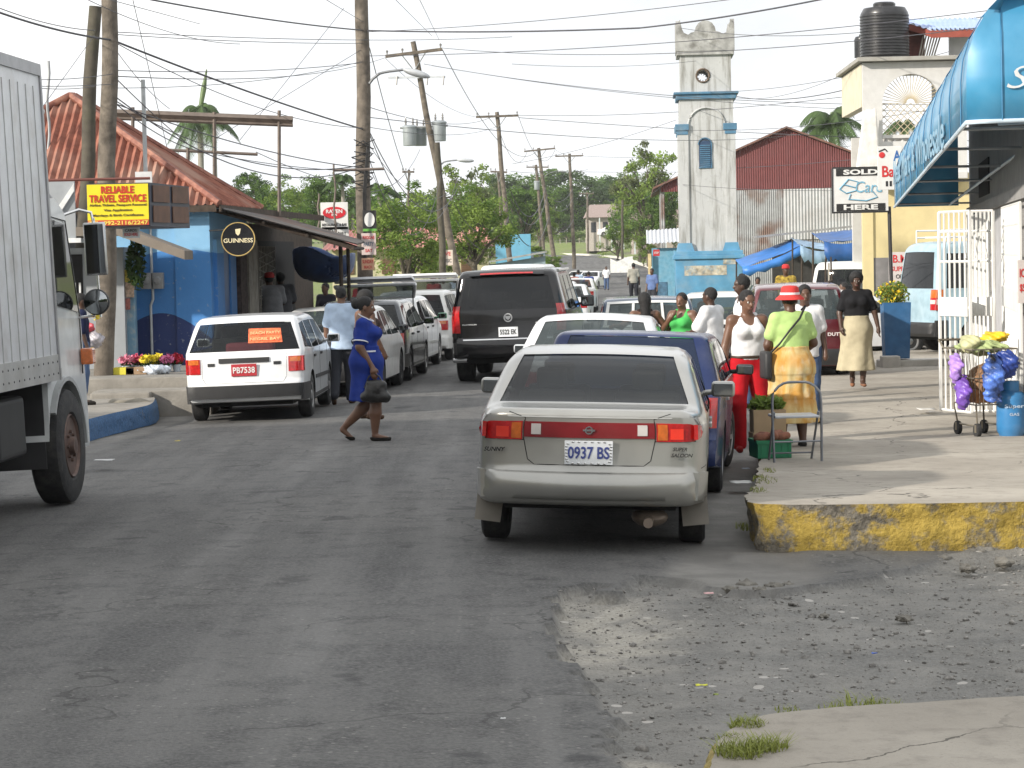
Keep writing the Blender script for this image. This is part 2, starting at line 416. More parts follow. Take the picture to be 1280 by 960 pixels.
        if kind == 'top':
            S.cone(J['shL'], J['shR'], (.058+t*.7)*k, (.058+t*.7)*k, .04)
            sl = pr.get('sleeve', .6)
            for s in 'LR':
                a, e, w = J['sh'+s], J['el'+s], J['wr'+s]
                if sl <= 1: S.cone(a, a+(e-a)*sl, (.048+t*.8)*k, (.047*f+t*1.1)*k, .025)
                else:
                    S.cone(a, e, (.052*f+t)*k, (.044*f+t)*k, .03); S.cone(e, e+(w-e)*(sl-1), (.044*f+t)*k, (.036*f+t)*k, .02)
        if kind == 'tank':
            for s in (-1, 1):
                S.cone(J['chs']+V3(.085*s, .05, .10)*k, J['nk']+V3(.085*s, .0, .012)*k, .03*k, .024*k, .02); S.cone(J['nk']+V3(.085*s, .0, .012)*k, J['chs']+V3(.085*s, -.07, .08)*k, .024*k, .03*k, .02)
            for s in 'LR':
                S.cone(J['sh'+s]+V3(.055 if s == 'R' else -.055, 0, .02), J['sh'+s]+V3(.07 if s == 'R' else -.07, 0, -.10), .058*k, .052*k, neg=True)
            S.ell(J['nk']+V3(0, .09, -.02)*k, (.062*k, .09*k, pr.get('scoop', .075)*k), neg=True); S.ell(J['nk']+V3(0, -.08, .0)*k, (.062*k, .06*k, .05*k), neg=True)
            c = J['chs']
            top = J['nk'][2]+.012
        if kind == 'dress':
            S.cone(J['shL'], J['shR'], (.058+t*.7)*k, (.058+t*.7)*k, .04)
            for s in 'LR':
                a, e = J['sh'+s], J['el'+s]; S.cone(a, a+(e-a)*pr.get('sleeve', .7), (.048+t*.8)*k, (.047*f+t*1.2)*k, .025)
        if kind in ('dress', 'skirt'):
            z0 = (J['wst'][2] if kind == 'dress' else pr.get('waist', 1.04)*k); flare = pr.get('flare', .17)*k; n = pr.get('pleats', 9); am = pr.get('amp', .012); cx, cy = pr.get('shift', (0, 0)); tiers = pr.get('tiers')
            def sk(x, y, z, z0=z0, flare=flare, n=n, am=am):
                u = np.clip((z0-z)/(z0-hem), 0, 1); r0 = (.122*f+t)*k
                hipb = .045*k*f*np.exp(-((u-.22)/.2)**2)
                r = r0+(flare-r0)*u+hipb
                if tiers: r = r+.007*((u*tiers) % 1)
                a = np.arctan2(y-cy*u, x-cx*u); r = r*(1+0*a)+am*u*np.sin(a*n+3*u+np.sin(a*2)*1.5)
                sx, sy = 1.12, .86+.14*u
                d = np.sqrt(((x-cx*u)/sx)**2+((y-cy*u)/sy)**2)-r
                return np.maximum(d, np.maximum(z-z0-.03, hem-z))
            S.add(sk, .02 if kind == 'dress' else 0)
            top = top if kind == 'dress' else z0+.03
        if kind in ('trousers', 'shorts'):
            fl = pr.get('flare', .0)
            for s in 'LR':
                h_, kn, an = J['hip'+s], J['kn'+s], J['an'+s]
                S.cone(h_, kn, (.094*f+t)*k, (.062*f+t)*k, .02)
                if kind == 'trousers': S.cone(kn, an+V3(0, 0, .0), (.062*f+t)*k, (.044+t+fl)*k, .02)
            S.cone(J['pel'], J['pel']+V3(0, 0, .09)*k, (.118*f+t*.9)*k, (.110*f+t*.8)*k, .03, (1.22, .88, 1))
            top = pr.get('waist', 1.03)*k; hem = pr.get('hem', .05 if kind == 'trousers' else .5)*k
        if kind == 'shoes':
            for s in side:
                an, to = J['an'+s], J['to'+s]; dd = to-an; dd = dd/np.linalg.norm(dd)
                S.cone(an-V3(0, 0, .045)-dd*.02, to-V3(0, 0, .0)+dd*.01, .040*k, .034*k, .01, (1.05, 1, 1))
            hem = -1; top = pr.get('top', .10)*k
            if pr.get('notop'): top = 9
        hz = hem
        if kind in ('top', 'tank', 'dress'):
            # hem cut only near the torso (raised arms stay), neckline cut
            S.cut(lambda x, y, z: np.where(z < 1.2*k, hz-z, -1) if kind != 'dress' else hz-z)
            if kind != 'tank': S.ell(J['nk']+V3(0, .045, .055)*k, (.075*k, .085*k, .055*k), neg=True)
            S.cut(lambda x, y, z: z-(J['nk'][2]+.035*k))
        else:
            S.cut(lambda x, y, z: np.maximum(hz-z, z-top))
        wr = pr.get('wr', .0022)
        S.V += (np.sin(S.X*38+np.sin(S.Z*17)*2)*np.sin(S.Z*31+S.Y*20)*wr).astype(np.float32)
        S.obj(part, m, root)
    if hatfn: hatfn(root, hp, k, R)
    return root
def cap_hat(col, brim=.05, bucket=False):
    def fn(root, hp, k, R):
        bm = bmesh.new(); o = Vector(hp(0, -.012, .045)); M4 = Matrix.Translation(o) @ R.to_4x4()
        if bucket:
            pr = [(.16, -.035), (.165, -.04), (.155, -.022), (.108, .015), (.104, .04), (.096, .085), (.075, .105), (.0, .11)]
        else: pr = [(.094, -.005), (.097, .03), (.09, .065), (.062, .092), (.0, .10)]
        lathe(bm, [(r*k, z*k) for r, z in pr], 24, M4 @ Matrix.Diagonal((.93, 1.08, 1, 1)))
        obj('hat', bm, col, root, 50)
        if not bucket:
            bm = bmesh.new(); prism(bm, [M4 @ Vector((k*.07*math.cos(a), k*(.085+.07*math.sin(a)), .004)) for a in [PI*i/8 for i in range(9)]], (0, 0, .006)); obj('peak', bm, col, root)
        else:
            bm = bmesh.new(); lathe(bm, [(.109*k, .012*k), (.1085*k, .036*k)], 24, M4 @ Matrix.Diagonal((.95, 1.1, 1, 1))); obj('hat_band', bm, mat('hatband', (.75, .7, .7), .8), root)
    return fn
# ------------------------------------------------------------------ vehicles
def paint(name, c, metal=0.0, rough=.28, dirt=.15):
    m = mat('paint_'+name, c, rough, metal, var=.05, scale=3, coat=.7, dirt=dirt, dcol=(.22, .2, .17), dscale=5); return m
RUB = mat('tyre_rubber', (.022, .022, .023), .85, var=.3, scale=20, bump=.5, bscale=60, dirt=.5, dcol=(.08, .075, .065), dscale=8)
BLK = mat('black_trim', (.02, .02, .021), .55, var=.2); UND = mat('underbody', (.008, .008, .008), .9)
CHR = mat('chrome', (.7, .7, .7), .18, 1.0, var=.05); SEAT = mat('seat_fabric', (.06, .058, .055), .9)
RIM = mat('rim_steel', (.35, .35, .35), .4, .7, dirt=.5, dcol=(.1, .09, .08)); RIMD = mat('rim_dark', (.05, .05, .052), .5, .5, dirt=.4, dcol=(.12, .11, .1))
GL = glass_mat('car_glass', (.012, .014, .017), .5); GLD = glass_mat('tinted_glass', (.006, .007, .008), .04); GLL = glass_mat('light_glass', (.08, .10, .105), .5)
TLR = mat('tail_red', (.42, .010, .012), .15, coat=1, var=.25, scale=30); TLA = mat('tail_amber', (.55, .13, .02), .15, coat=1, var=.2, scale=30); TLW = mat('tail_clear', (.55, .52, .5), .15, coat=1)
TLB = mat('tail_red_bright', (.75, .04, .02), .15, coat=1)
PW = mat('plate_white', (.72, .74, .76), .5, var=.06); PR = mat('plate_red', (.42, .03, .04), .5, var=.1); PTB = mat('plate_blue', (.05, .07, .25), .5); PTW = mat('plate_letter', (.75, .72, .7), .5)
def round_profile(pts, r):
    out = []; n = len(pts)
    for i in range(n):
        p = Vector(pts[i][:2]); rr = pts[i][2] if len(pts[i]) > 2 else r
        a = Vector(pts[i-1][:2]); b = Vector(pts[(i+1) % n][:2])
        if rr <= 0: out.append((p.x, p.y)); continue
        da, db = (a-p), (b-p); t = min(rr, da.length*.45, db.length*.45)
        A = p+da.normalized()*t; B = p+db.normalized()*t
        for s in (0, .33, .67, 1):
            q = A*(1-s)**2+p*2*s*(1-s)+B*s*s; out.append((q.x, q.y))
    return out
def in_poly(x, y, poly):
    c = False; n = len(poly)
    for i in range(n):
        x1, y1 = poly[i]; x2, y2 = poly[i-1]
        if (y1 > y) != (y2 > y) and x < (x2-x1)*(y-y1)/(y2-y1)+x1: c = not c
    return c
class Car:
    def __init__(c, name, label, S, body, glass=GL, group=None, cat='car'):
        """S: L W belt roof bot top[(y,z)..] yr yf R side[polys] rear(z0,z1,half0,half1) front(same) th"""
        c.S = S; c.root = thing(name, label, cat, group=group); c.body = body; c.glass = glass
        L, W = S['L'], S['W']; hw = W/2; rr = S.get('rc', .07); R = S['R']+.055; bot = S['bot']
        top = round_profile(S['top'], .08)
        c.top = top
        # closed profile (y,z): top from rear bottom over to front bottom, then back along the sill with arches
        prof = [(y, z, 1) for y, z in top]
        ar = []
        for cy in (S['yf'], S['yr']):
            zc = S['R']; a0 = math.asin(max(-1, min(1, (bot-zc)/R)))
            ar += [(cy+R*math.cos(a), zc+R*math.sin(a), 0) for a in [a0+(PI-2*a0)*i/12 for i in range(13)]]
        prof += ar
        n = len(prof); nrm = []
        for i in range(n):
            a = Vector(prof[i-1][:2]); b = Vector(prof[(i+1) % n][:2]); t = (b-a).normalized(); nrm.append(Vector((-t.y, t.x)))   # outward for this winding
        xs = sorted(set([-hw, -hw+rr*.12, -hw+rr*.4, -hw+rr, -hw*.72, -hw*.5, -hw*.25, 0, hw*.25, hw*.5, hw*.72, hw-rr, hw-rr*.4, hw-rr*.12, hw]))
        g = lambda x: 0 if abs(x) < hw-rr else 1-math.sqrt(max(0, 1-((abs(x)-(hw-rr))/rr)**2))
        c.g = g; c.rr = rr
        bm = bmesh.new(); rows = []
        def inset(i, x):
            fl = prof[i][2]*(1 if prof[i][1] > S.get('rz', .45) else .35)
            return Vector(prof[i][:2])-nrm[i]*rr*g(x)*fl
        for x in xs: rows.append([bm.verts.new((x, *inset(i, x))) for i in range(n)])
        strip = []
        for A, B in zip(rows, rows[1:]):
            for i in range(n):
                j = (i+1) % n; f = bm.faces.new((A[i], B[i], B[j], A[j])); f.material_index = 0 if (prof[i][2] or prof[j][2]) else 1
        bm.faces.new(rows[0]); bm.faces.new(list(reversed(rows[-1])))
        # slanted cuts: glass borders
        def cut(co, no, test):
            fs = [f for f in bm.faces if test(f)]
            es = list({e for f in fs for e in f.edges}); vs = list({v for f in fs for v in f.verts})
            bmesh.ops.bisect_plane(bm, geom=fs+es+vs, plane_co=co, plane_no=no, dist=1e-4)
        side = lambda f: abs(f.normal.x) > .9
        bm.normal_update()
        ends = []
        for key, sgn in (('rear', -1), ('front', 1)):
            if not S.get(key): continue
            z0, z1, h0, h1 = S[key][:4]
            def is_end(f, sgn=sgn, z0=z0, z1=z1):
                m = f.calc_center_median(); return (m.y-L/2)*sgn > .0 and z0-.25 < m.z < z1+.2 and abs(m.x) < hw-rr*.05 and not side(f) and f.normal.z < .97
            cut((0, 0, z0), (0, 0, 1), is_end); cut((0, 0, z1), (0, 0, 1), is_end)
            for s in (-1, 1):
                d = Vector((s*(h1-h0), 0, z1-z0)); no = Vector((d.z, 0, -d.x)).normalized(); cut((s*h0, 0, z0), no, is_end)
            ends.append((is_end, z0, z1, h0, h1))
        for poly in S['side']:
            for i in range(len(poly)):
                a, b = Vector((0, *poly[i-1])), Vector((0, *poly[i])); d = b-a
                if d.length < 1e-4: continue
                cut(a, Vector((0, -d.z, d.y)).normalized(), side)
        y = .12
        while y < L: cut((0, y, 0), (0, 1, 0), lambda f: True); y += .14
        z = bot+.06
        while z < S['roof']: cut((0, 0, z), (0, 0, 1), side); z += .09
        bm.normal_update()
        gl = {}
        for f in bm.faces:
            m = f.calc_center_median()
            if side(f):
                for k, poly in enumerate(S['side']):
                    if in_poly(m.y, m.z, poly): gl.setdefault(('side_window', k, m.x > 0), []).append(f); break
            else:
                for kk, (t, z0, z1, h0, h1) in enumerate(ends):
                    u = (m.z-z0)/(z1-z0)
                    if t(f) and 0 < u < 1 and abs(m.x) < h0+(h1-h0)*u: gl.setdefault(('rear_window' if kk == 0 and S.get('rear') else 'windscreen', kk, 0), []).append(f); break
        dead = []
        for (nm, k, _), fs in gl.items():
            g2 = bmesh.new(); mp = {}
            for f in fs:
                for v in f.verts:
                    if v not in mp: mp[v] = g2.verts.new(v.co)
                g2.faces.new([mp[v] for v in f.verts])
            g2.normal_update(); cen = Vector((0, L/2, .8))
            for v in g2.verts: v.co -= v.normal*.008*(1 if v.normal.dot(v.co-cen) > 0 else -1)
            c.deform_bm(g2); obj(nm, g2, S.get('glass_'+nm, glass), c.root, 35); dead += fs
        bmesh.ops.delete(bm, geom=dead, context='FACES')
        c.deform_bm(bm)
        fixn(bm)
        c.bodyo = obj('body', bm, [body, UND], c.root, 32)
        b = bmesh.new(); box(b, -hw+.22, hw-.22, .25, L-.25, bot-.03, S['belt']-.28); box(b, -hw+.05, hw-.05, S['yr']+R+.05, S['yf']-R-.05, bot-.04, S['belt']-.35)
        obj('underbody', b, UND, c.root)
        b = bmesh.new()
        for yy in S.get('seats', (1.3, 2.2)):
            for s in (-1, 1): bbox(b, s*.36-.25, s*.36+.25, yy, yy+.14, S['belt']-.4, S['belt']+.16, .05); bbox(b, s*.36-.12, s*.36+.12, yy+.02, yy+.11, S['belt']+.17, S['belt']+.33, .04)
        obj('seats', b, SEAT, c.root)
    def deform(c, v):
        S = c.S; x, y, z = v; L, hw = S['L'], S['W']/2; u = (y-L/2)/(L/2); belt, roof = S['belt'], S['roof']
        yy = y - math.copysign(1, u)*S.get('cv', .07)*(x/hw)**2*abs(u)**4
        x *= 1-S.get('taper', .07)*abs(u)**6
        if z > belt:
            t = (z-belt)/(roof-belt); x *= 1-S.get('th', .2)*t; z -= S.get('crown', .03)*(x/hw)**2*t
        else: x *= 1-.05*max(0, (belt-.18-z)/belt)**2
        return Vector((x, yy, z))
    def deform_bm(c, bm):
        for v in bm.verts: v.co = c.deform(v.co)
    def y_end(c, z, end=-1, x=0):
        """profile y at height z on the rear (-1) or front (+1)"""
        L = c.S['L']; best = None
        for (y0, z0), (y1, z1) in zip(c.top, c.top[1:]):
            if (z0-z)*(z1-z) <= 0 and abs(z1-z0) > 1e-6:
                y = y0+(y1-y0)*(z-z0)/(z1-z0)
                if best is None or (y-best)*end > 0: best = y
        if best is None: best = 0 if end < 0 else L
        return best - end*c.rr*c.g(x)*(1 if z > .45 else .35)
    def plate_on(c, pts, end, off, thick, step=.06, bulge=0):
        """polygon (x,z) laid on the rear or front face; returns bmesh"""
        bm = bmesh.new(); bm.faces.new([bm.verts.new((x, 0, z)) for x, z in pts])
        x0, x1 = min(p[0] for p in pts), max(p[0] for p in pts); z0, z1 = min(p[1] for p in pts), max(p[1] for p in pts)
        for a, b, no in ((x0, x1, (1, 0, 0)), (z0, z1, (0, 0, 1))):
            t = a+step
            while t < b-1e-3:
                co = Vector(no)*t; bmesh.ops.bisect_plane(bm, geom=bm.faces[:]+bm.edges[:]+bm.verts[:], plane_co=co, plane_no=no, dist=1e-5); t += step
        inner = {}
        ex = bmesh.ops.extrude_face_region(bm, geom=bm.faces[:]); ev = {v for v in ex['geom'] if isinstance(v, bmesh.types.BMVert)}
        for v in bm.verts:
            o = (off+thick+bulge*math.sin(PI*max(0, min(1, (v.co.z-z0)/(z1-z0))))) if v in ev else off
            y = c.y_end(v.co.z, end, v.co.x)+end*o
            v.co = c.deform(Vector((v.co.x, y, v.co.z)))
        fixn(bm); return bm
    def rear(c, name, pts, m, off=-.002, thick=.012, end=-1, smooth=30, parent=None, step=.06, label=None, bulge=0):
        return obj(name, c.plate_on(pts, end, off, thick, step, bulge), m, parent or c.root, smooth, label)
    def sidep(c, name, pts, s, m, off=0.0, thick=.01, step=.1, parent=None):
        bm = bmesh.new(); hw = c.S['W']/2
        bm.faces.new([bm.verts.new((0, y, z)) for y, z in pts])
        y0, y1 = min(p[0] for p in pts), max(p[0] for p in pts); t = y0+step
        while t < y1-1e-3:
            bmesh.ops.bisect_plane(bm, geom=bm.faces[:]+bm.edges[:]+bm.verts[:], plane_co=(0, t, 0), plane_no=(0, 1, 0), dist=1e-5); t += step
        ex = bmesh.ops.extrude_face_region(bm, geom=bm.faces[:]); ev = {v for v in ex['geom'] if isinstance(v, bmesh.types.BMVert)}
        for v in bm.verts:
            o = (off+thick) if v in ev else off-.02
            v.co = c.deform(Vector((s*(hw+o), v.co.y, v.co.z)))
        fixn(bm); return obj(name, bm, m, parent or c.root, 30)
    def wheels(c, rim=RIM, w=.19, style='cap', steer=0):
        S = c.S; R = S['R']; hw = S['W']/2
        proto = None
        for yy in (S['yr'], S['yf']):
            for s in (-1, 1):
                bm = bmesh.new(); X = Matrix.Rotation(PI/2, 4, 'Y')
                pr = [(R*.60, -w*.42), (R*.64, -w/2), (R*.9, -w/2), (R*.985, -w*.40), (R, -w*.28), (R, w*.28), (R*.985, w*.40), (R*.9, w/2), (R*.64, w/2), (R*.60, w*.42)]
                lathe(bm, pr, 28, X)
                if proto is None: wo = obj('wheel', bm, RUB, c.root, 40); proto = wo
                else: bm.free(); wo = proto.copy(); COL.objects.link(wo)
                wo.location = (s*(hw-w/2-.015), yy, R)
                if yy == S['yf'] and steer: wo.rotation_euler.z = steer
                bm = bmesh.new(); Y = Matrix.Rotation(PI/2*s, 4, 'Y')
                if style == 'alloy':
                    lathe(bm, [(R*.64, w*.40), (R*.60, w*.47), (R*.55, w*.36), (R*.5, w*.2)], 28, Y)
                    for q in range(6):
                        rot = Matrix.Rotation(q*PI/3, 4, 'Z'); vs = add_box(bm, (0, 0, 0), (R*.15, R*.56, .025)); bmesh.ops.transform(bm, matrix=Y @ rot @ Matrix.Translation((0, R*.3, w*.36)), verts=vs)
                    lathe(bm, [(0.1*R, w*.44), (.0, w*.45)], 12, Y)
                else:
                    lathe(bm, [(R*.64, w*.38), (R*.61, w*.47), (R*.5, w*.44), (R*.42, w*.30), (R*.3, w*.30), (R*.2, w*.45), (0, w*.48)], 28, Y)
                    for q in range(8):
                        a = q*PI/4; add_tube(bm, [Y @ Vector((R*.36*math.cos(a), R*.36*math.sin(a), w*.30)), Y @ Vector((R*.36*math.cos(a), R*.36*math.sin(a), w*.34))], R*.04, 6)
                obj('rim', bm, rim, wo, 40)
                bm = bmesh.new(); lathe(bm, [(R*.6, -w*.3), (R*.6, w*.05), (0, w*.08)], 20, Y); obj('brake_drum', bm, UND, wo)
    def mirrors(c, m, y, z, size=(.17, .10)):
        S = c.S; hw = S['W']/2
        for s in (-1, 1):
            x = c.deform(Vector((s*hw, y, z))).x; bm = bmesh.new(); b = bmesh.new()
            bbox(bm, x+s*.05-size[0]/2+s*size[0]/2, x+s*.05+size[0]/2+s*size[0]/2, y-.02, y+.10, z-size[1]/2, z+size[1]/2, .035, 3)
            add_tube(bm, [(x-s*.03, y+.06, z-size[1]*.3), (x+s*.07, y+.05, z-size[1]*.2)], .025, 6)
            mo = obj('wing_mirror', bm, m, c.root, 60)
            cx = x+s*(.05+size[0]/2); bbox(b, cx-size[0]*.4, cx+size[0]*.4, y-.026, y-.018, z-size[1]*.38, z+size[1]*.38, .003)
            obj('mirror_glass', b, MIR, mo)
    def seam(c, lines, w=.0035):
        """lines: list of lists of ('r',x,z) / ('s',y,z,side) points"""
        bm = bmesh.new(); hw = c.S['W']/2
        for ln in lines:
            pts = []
            for a, b in zip(ln, ln[1:]):
                for i in range(7):
                    t = i/6 if b is ln[-1] else i/7
                    if a[0] == 'r': x = a[1]+(b[1]-a[1])*t; z = a[2]+(b[2]-a[2])*t; q = Vector((x, c.y_end(z, -1, x)+.0015, z))
                    elif a[0] == 'f': x = a[1]+(b[1]-a[1])*t; z = a[2]+(b[2]-a[2])*t; q = Vector((x, c.y_end(z, 1, x)-.0015, z))
                    else: y = a[1]+(b[1]-a[1])*t; z = a[2]+(b[2]-a[2])*t; q = Vector((a[3]*(hw-.0015), y, z))
                    pts.append(c.deform(q))
            add_tube(bm, pts, w, 4)
        return obj('panel_gap', bm, UND, c.root)
    def plate(c, s, z, m, tm, w=.33, h=.16, x=0, end=-1):
        y = c.y_end(z, end)+end*.018; bm = bmesh.new(); bbox(bm, x-w/2, x+w/2, y-.006, y+.006, z-h/2, z+h/2, .003)
        po = obj('number_plate', bm, m, c.root)
        text('characters', s, tm, po, frame_mat((x, y+end*.009, z), (-end, 0, 0), (0, 0, 1)), w*.86, h*.52, .02)
        return po
    def handles(c, ys, z, m):
        for s in (-1, 1):
            for y in ys:
                x = c.deform(Vector((s*c.S['W']/2, y, z))).x; bm = bmesh.new(); bbox(bm, x-.004, x+s*.022 if s > 0 else x+.004, y, y+.17, z-.018, z+.018, .006) if s > 0 else bbox(bm, x-.022, x+.004, y, y+.17, z-.018, z+.018, .006)
                obj('door_handle', bm, m, c.root)
    def place(c, x, y, heading, tilt=0, dz=0, pitch=0):
        """heading in degrees clockwise from +Y; (x,y) = centre of the rear bumper"""
        h = rad(-heading); S = c.S
        c.root.rotation_euler = (rad(pitch), rad(tilt), h)
        c.root.location = (x, y, zg(x, y)+dz)
        return c.root
MIR = mat('mirror_glass', (.35, .37, .38), .03, 1.0, var=0)
def rect(x0, x1, z0, z1): return [(x0, z0), (x1, z0), (x1, z1), (x0, z1)]
def sym(pts): return [(-x, z) for x, z in reversed(pts)]
# --- shared shapes
def wagon_spec(L=4.2, W=1.66, H=1.45, steep=.16, belt=.93, glass=None):
    top = [(.02, .28, .03), (0, .34), (-.0, .52, .03), (.04, .56, .03), (.07, .9), (.07+steep*2.1, H-.06, .10), (.60, H, .25), (2.0, H+.01, .3), (2.55, H-.05, .3), (3.15, belt+.02, .12), (4.02, .78, .3), (L, .62, .12), (L, .3, .05), (L-.05, .24, .03)]
    yA = .07
    b, t = belt, H-.09
    side = [[(.30, b+.04), (.98, b+.01), (.98, t), (.52, t-.02)], [(1.04, b+.01), (1.84, b), (1.84, t), (1.04, t)], [(1.92, b), (2.95, b), (2.46, t-.02), (1.92, t)]]
    return dict(L=L, W=W, belt=belt, roof=H, bot=.24, top=top, yr=.86, yf=3.32, R=.295, side=side, rear=(b+.02, H-.085, W/2-.045, W/2-.09), front=(b+.06, H-.08, W/2-.10, W/2-.14), th=.19, seats=(1.35, 2.2))
def sedan_spec(L=4.3, W=1.69, H=1.385, belt=.90, deck=.98):
    top = [(.05, .24, .03), (.0, .34, .05), (0, .50, .05), (.035, .56, .02), (.05, .80, .04), (.03, deck-.03, .03), (.08, deck, .05), (.62, deck+.0, .12), (1.24, H-.035, .16), (1.7, H, .3), (2.3, H, .3), (2.62, H-.05, .25), (3.3, belt+.04, .15), (4.1, .74, .3), (L, .58, .12), (L, .3, .06), (L-.06, .22, .03)]
    b, t = belt, H-.08
    side = [[(.98, b+.07), (1.22, b+.03), (1.60, b+.02), (1.60, t), (1.42, t-.02)], [(1.68, b+.02), (2.2, b), (2.2, t), (1.68, t)], [(2.27, b), (3.12, b-.0), (2.58, t-.02), (2.27, t)]]
    return dict(L=L, W=W, belt=belt, roof=H, bot=.22, top=top, yr=.93, yf=3.46, R=.295, side=side, rear=(deck+.03, H-.055, W/2-.13, W/2-.15), front=(b+.08, H-.07, W/2-.10, W/2-.14), th=.2, seats=(1.5, 2.35))
# ---- the silver sedan nearest the camera
silver = mat('paint_silver', (.37, .365, .34), .30, .6, var=.04, scale=3, coat=.6, dirt=.18, dcol=(.25, .23, .2), dscale=5)
S = sedan_spec(W=1.65, deck=1.015); S.update(cv=.12, rc=.11, taper=.10, bot=.33, rear=(1.03, 1.362, .725, .68)); S['top'][-1] = (4.24, .33, .03); S['top'][0:4] = [(.05, .34, .03), (.0, .38, .05), (0, .55, .05), (.035, .61, .02)]
c = Car('parked_car', 'silver four-door sedan with red panel across its boot, parked nearest with its rear to us', S, silver, glass=glass_mat('silver_car_glass', (.014, .017, .02), .38))
hw = S['W']/2
# boot lid, tail lights, reflector panel
c.rear('reflector_panel', rect(-.50, .50, .815, .925), mat('reflector_red', (.19, .012, .016), .18, coat=1, var=.15), thick=.010)
for s in (-1, 1):
    pts = [(.37, .835), (.445, .835), (.445, .91), (.37, .91)]
    pts = pts if s > 0 else sym(pts)
    c.rear('reversing_light', pts, TLW, off=.008, thick=.006)
    pts = [(.515, .795), (.79, .795), (.83, .82), (.842, .86), (.82, .90), (.77, .92), (.515, .925)]
    pts = pts if s > 0 else sym(pts)
    t = c.rear('tail_light', pts, TLR, thick=.014)
    for nm, pp, mm in (('indicator_lens', [(.525, .805), (.60, .805), (.60, .915), (.525, .915)], TLA), ('brake_lens', [(.62, .81), (.72, .81), (.72, .885), (.62, .885)], TLB)):
        c.rear(nm, pp if s > 0 else sym(pp), mm, off=.0135, thick=.003, parent=t)
    c.sidep('side_marker', [(.03, .81), (.16, .825), (.18, .86), (.16, .90), (.03, .915)], s, TLR, off=-.004, thick=.010, step=.04)
c.rear('boot_lip', [(-.64, .955), (.64, .955), (.69, 1.005), (-.69, 1.005)], silver, off=-.01, thick=.015)
c.rear('bumper', [(-hw+.0, .385), (hw, .385), (hw, .58), (-hw, .58)], silver, off=-.01, thick=.02, smooth=60, bulge=.035, step=.035)
for s in (-1, 1): c.sidep('bumper_side', [(.02, .385), (.56, .385), (.56, .55), (.04, .58)], s, silver, off=-.005, thick=.022)
c.seam([[('r', -.64, .99), ('r', -.50, .95), ('r', -.50, .80), ('r', -.47, .66), ('r', -.42, .625), ('r', .42, .625), ('r', .47, .66), ('r', .50, .80), ('r', .50, .95), ('r', .64, .99)],
        [('r', -.50, .795), ('r', -.80, .795)], [('r', .50, .795), ('r', .80, .795)]]
       + [[('s', 1.64, .93, s), ('s', 1.64, .35, s)] for s in (-1, 1)] + [[('s', 2.24, .93, s), ('s', 2.24, .3, s)] for s in (-1, 1)] + [[('s', 3.12, .90, s), ('s', 3.05, .3, s)] for s in (-1, 1)]+[[('s', .2, .60, s), ('s', .55, .60, s)] for s in (-1, 1)])
pl = c.plate('0937 BS', .715, PW, PTB, w=.335, h=.165)
bm = bmesh.new()
for k in range(26):
    t = k/26*2*PI; X = .155*max(-1, min(1, 1.25*math.cos(t))); Z = .074*max(-1, min(1, 1.25*math.sin(t)))
    ellipsoid(bm, (X, c.y_end(.715)-.027, .715+Z), (.011, .003, .006), 6)
obj('plate_chain', bm, CHR, pl)
yb = c.y_end(.87)-.014
bm = bmesh.new(); lathe(bm, [(.020, -.004), (.028, -.004), (.028, .004), (.020, .004), (.020, -.004)], 20, frame_mat((0, yb, .87), (1, 0, 0), (0, 0, 1))); box(bm, -.042, .042, yb-.006, yb+.002, .864, .876); obj('badge', bm, CHR, c.root, 40)
text('lettering', 'SUNNY', UND, c.root, frame_mat((-.66, c.y_end(.725, -1, .66)+.042, .725), (1, -.06, 0), (0, 0, 1)), .15, .03, .02, shear=.3)
text('lettering', 'SUPER', UND, c.root, frame_mat((.63, c.y_end(.75, -1, .63)+.040, .745), (1, .06, 0), (0, 0, 1)), .10, .026, .02, shear=.3)
text('lettering', 'SALOON', UND, c.root, frame_mat((.645, c.y_end(.72, -1, .63)+.040, .703), (1, .06, 0), (0, 0, 1)), .15, .026, .02, shear=.3)
for s in (-1, 1):
    bm = bmesh.new(); prism(bm, [(s*(hw-.20), .57, .40), (s*(hw-.01), .57, .44), (s*(hw+.015), .53, .18), (s*(hw-.17), .53, .16)], (0, .012, 0)); obj('mud_flap', bm, mat('mud_flap_grey', (.22, .2, .17), .6), c.root)
bm = bmesh.new(); lathe(bm, [(.028, 0), (.034, 0), (.034, .25), (.028, .25), (.026, .02)], 14, Matrix.Translation((.42, .0, .235)) @ Matrix.Rotation(-PI/2, 4, 'X')); ellipsoid(bm, (.42, .38, .24), (.13, .2, .07)); obj('exhaust', bm, mat('exhaust_metal', (.25, .2, .16), .5, .6, dirt=.5), c.root, 40)
c.wheels(RIM, .19); c.mirrors(silver, 2.86, 1.01, (.19, .125)); c.handles((1.72, 2.32), .80, silver)
def put(c, px, Y, heading, tilt=0, dz=0, pitch=0, py=500):
    p = P(px, py, Y); return c.place(p.x, Y, heading, tilt, dz, pitch)
put(c, 730, 16.55, 4.9, 1.9, -.008)
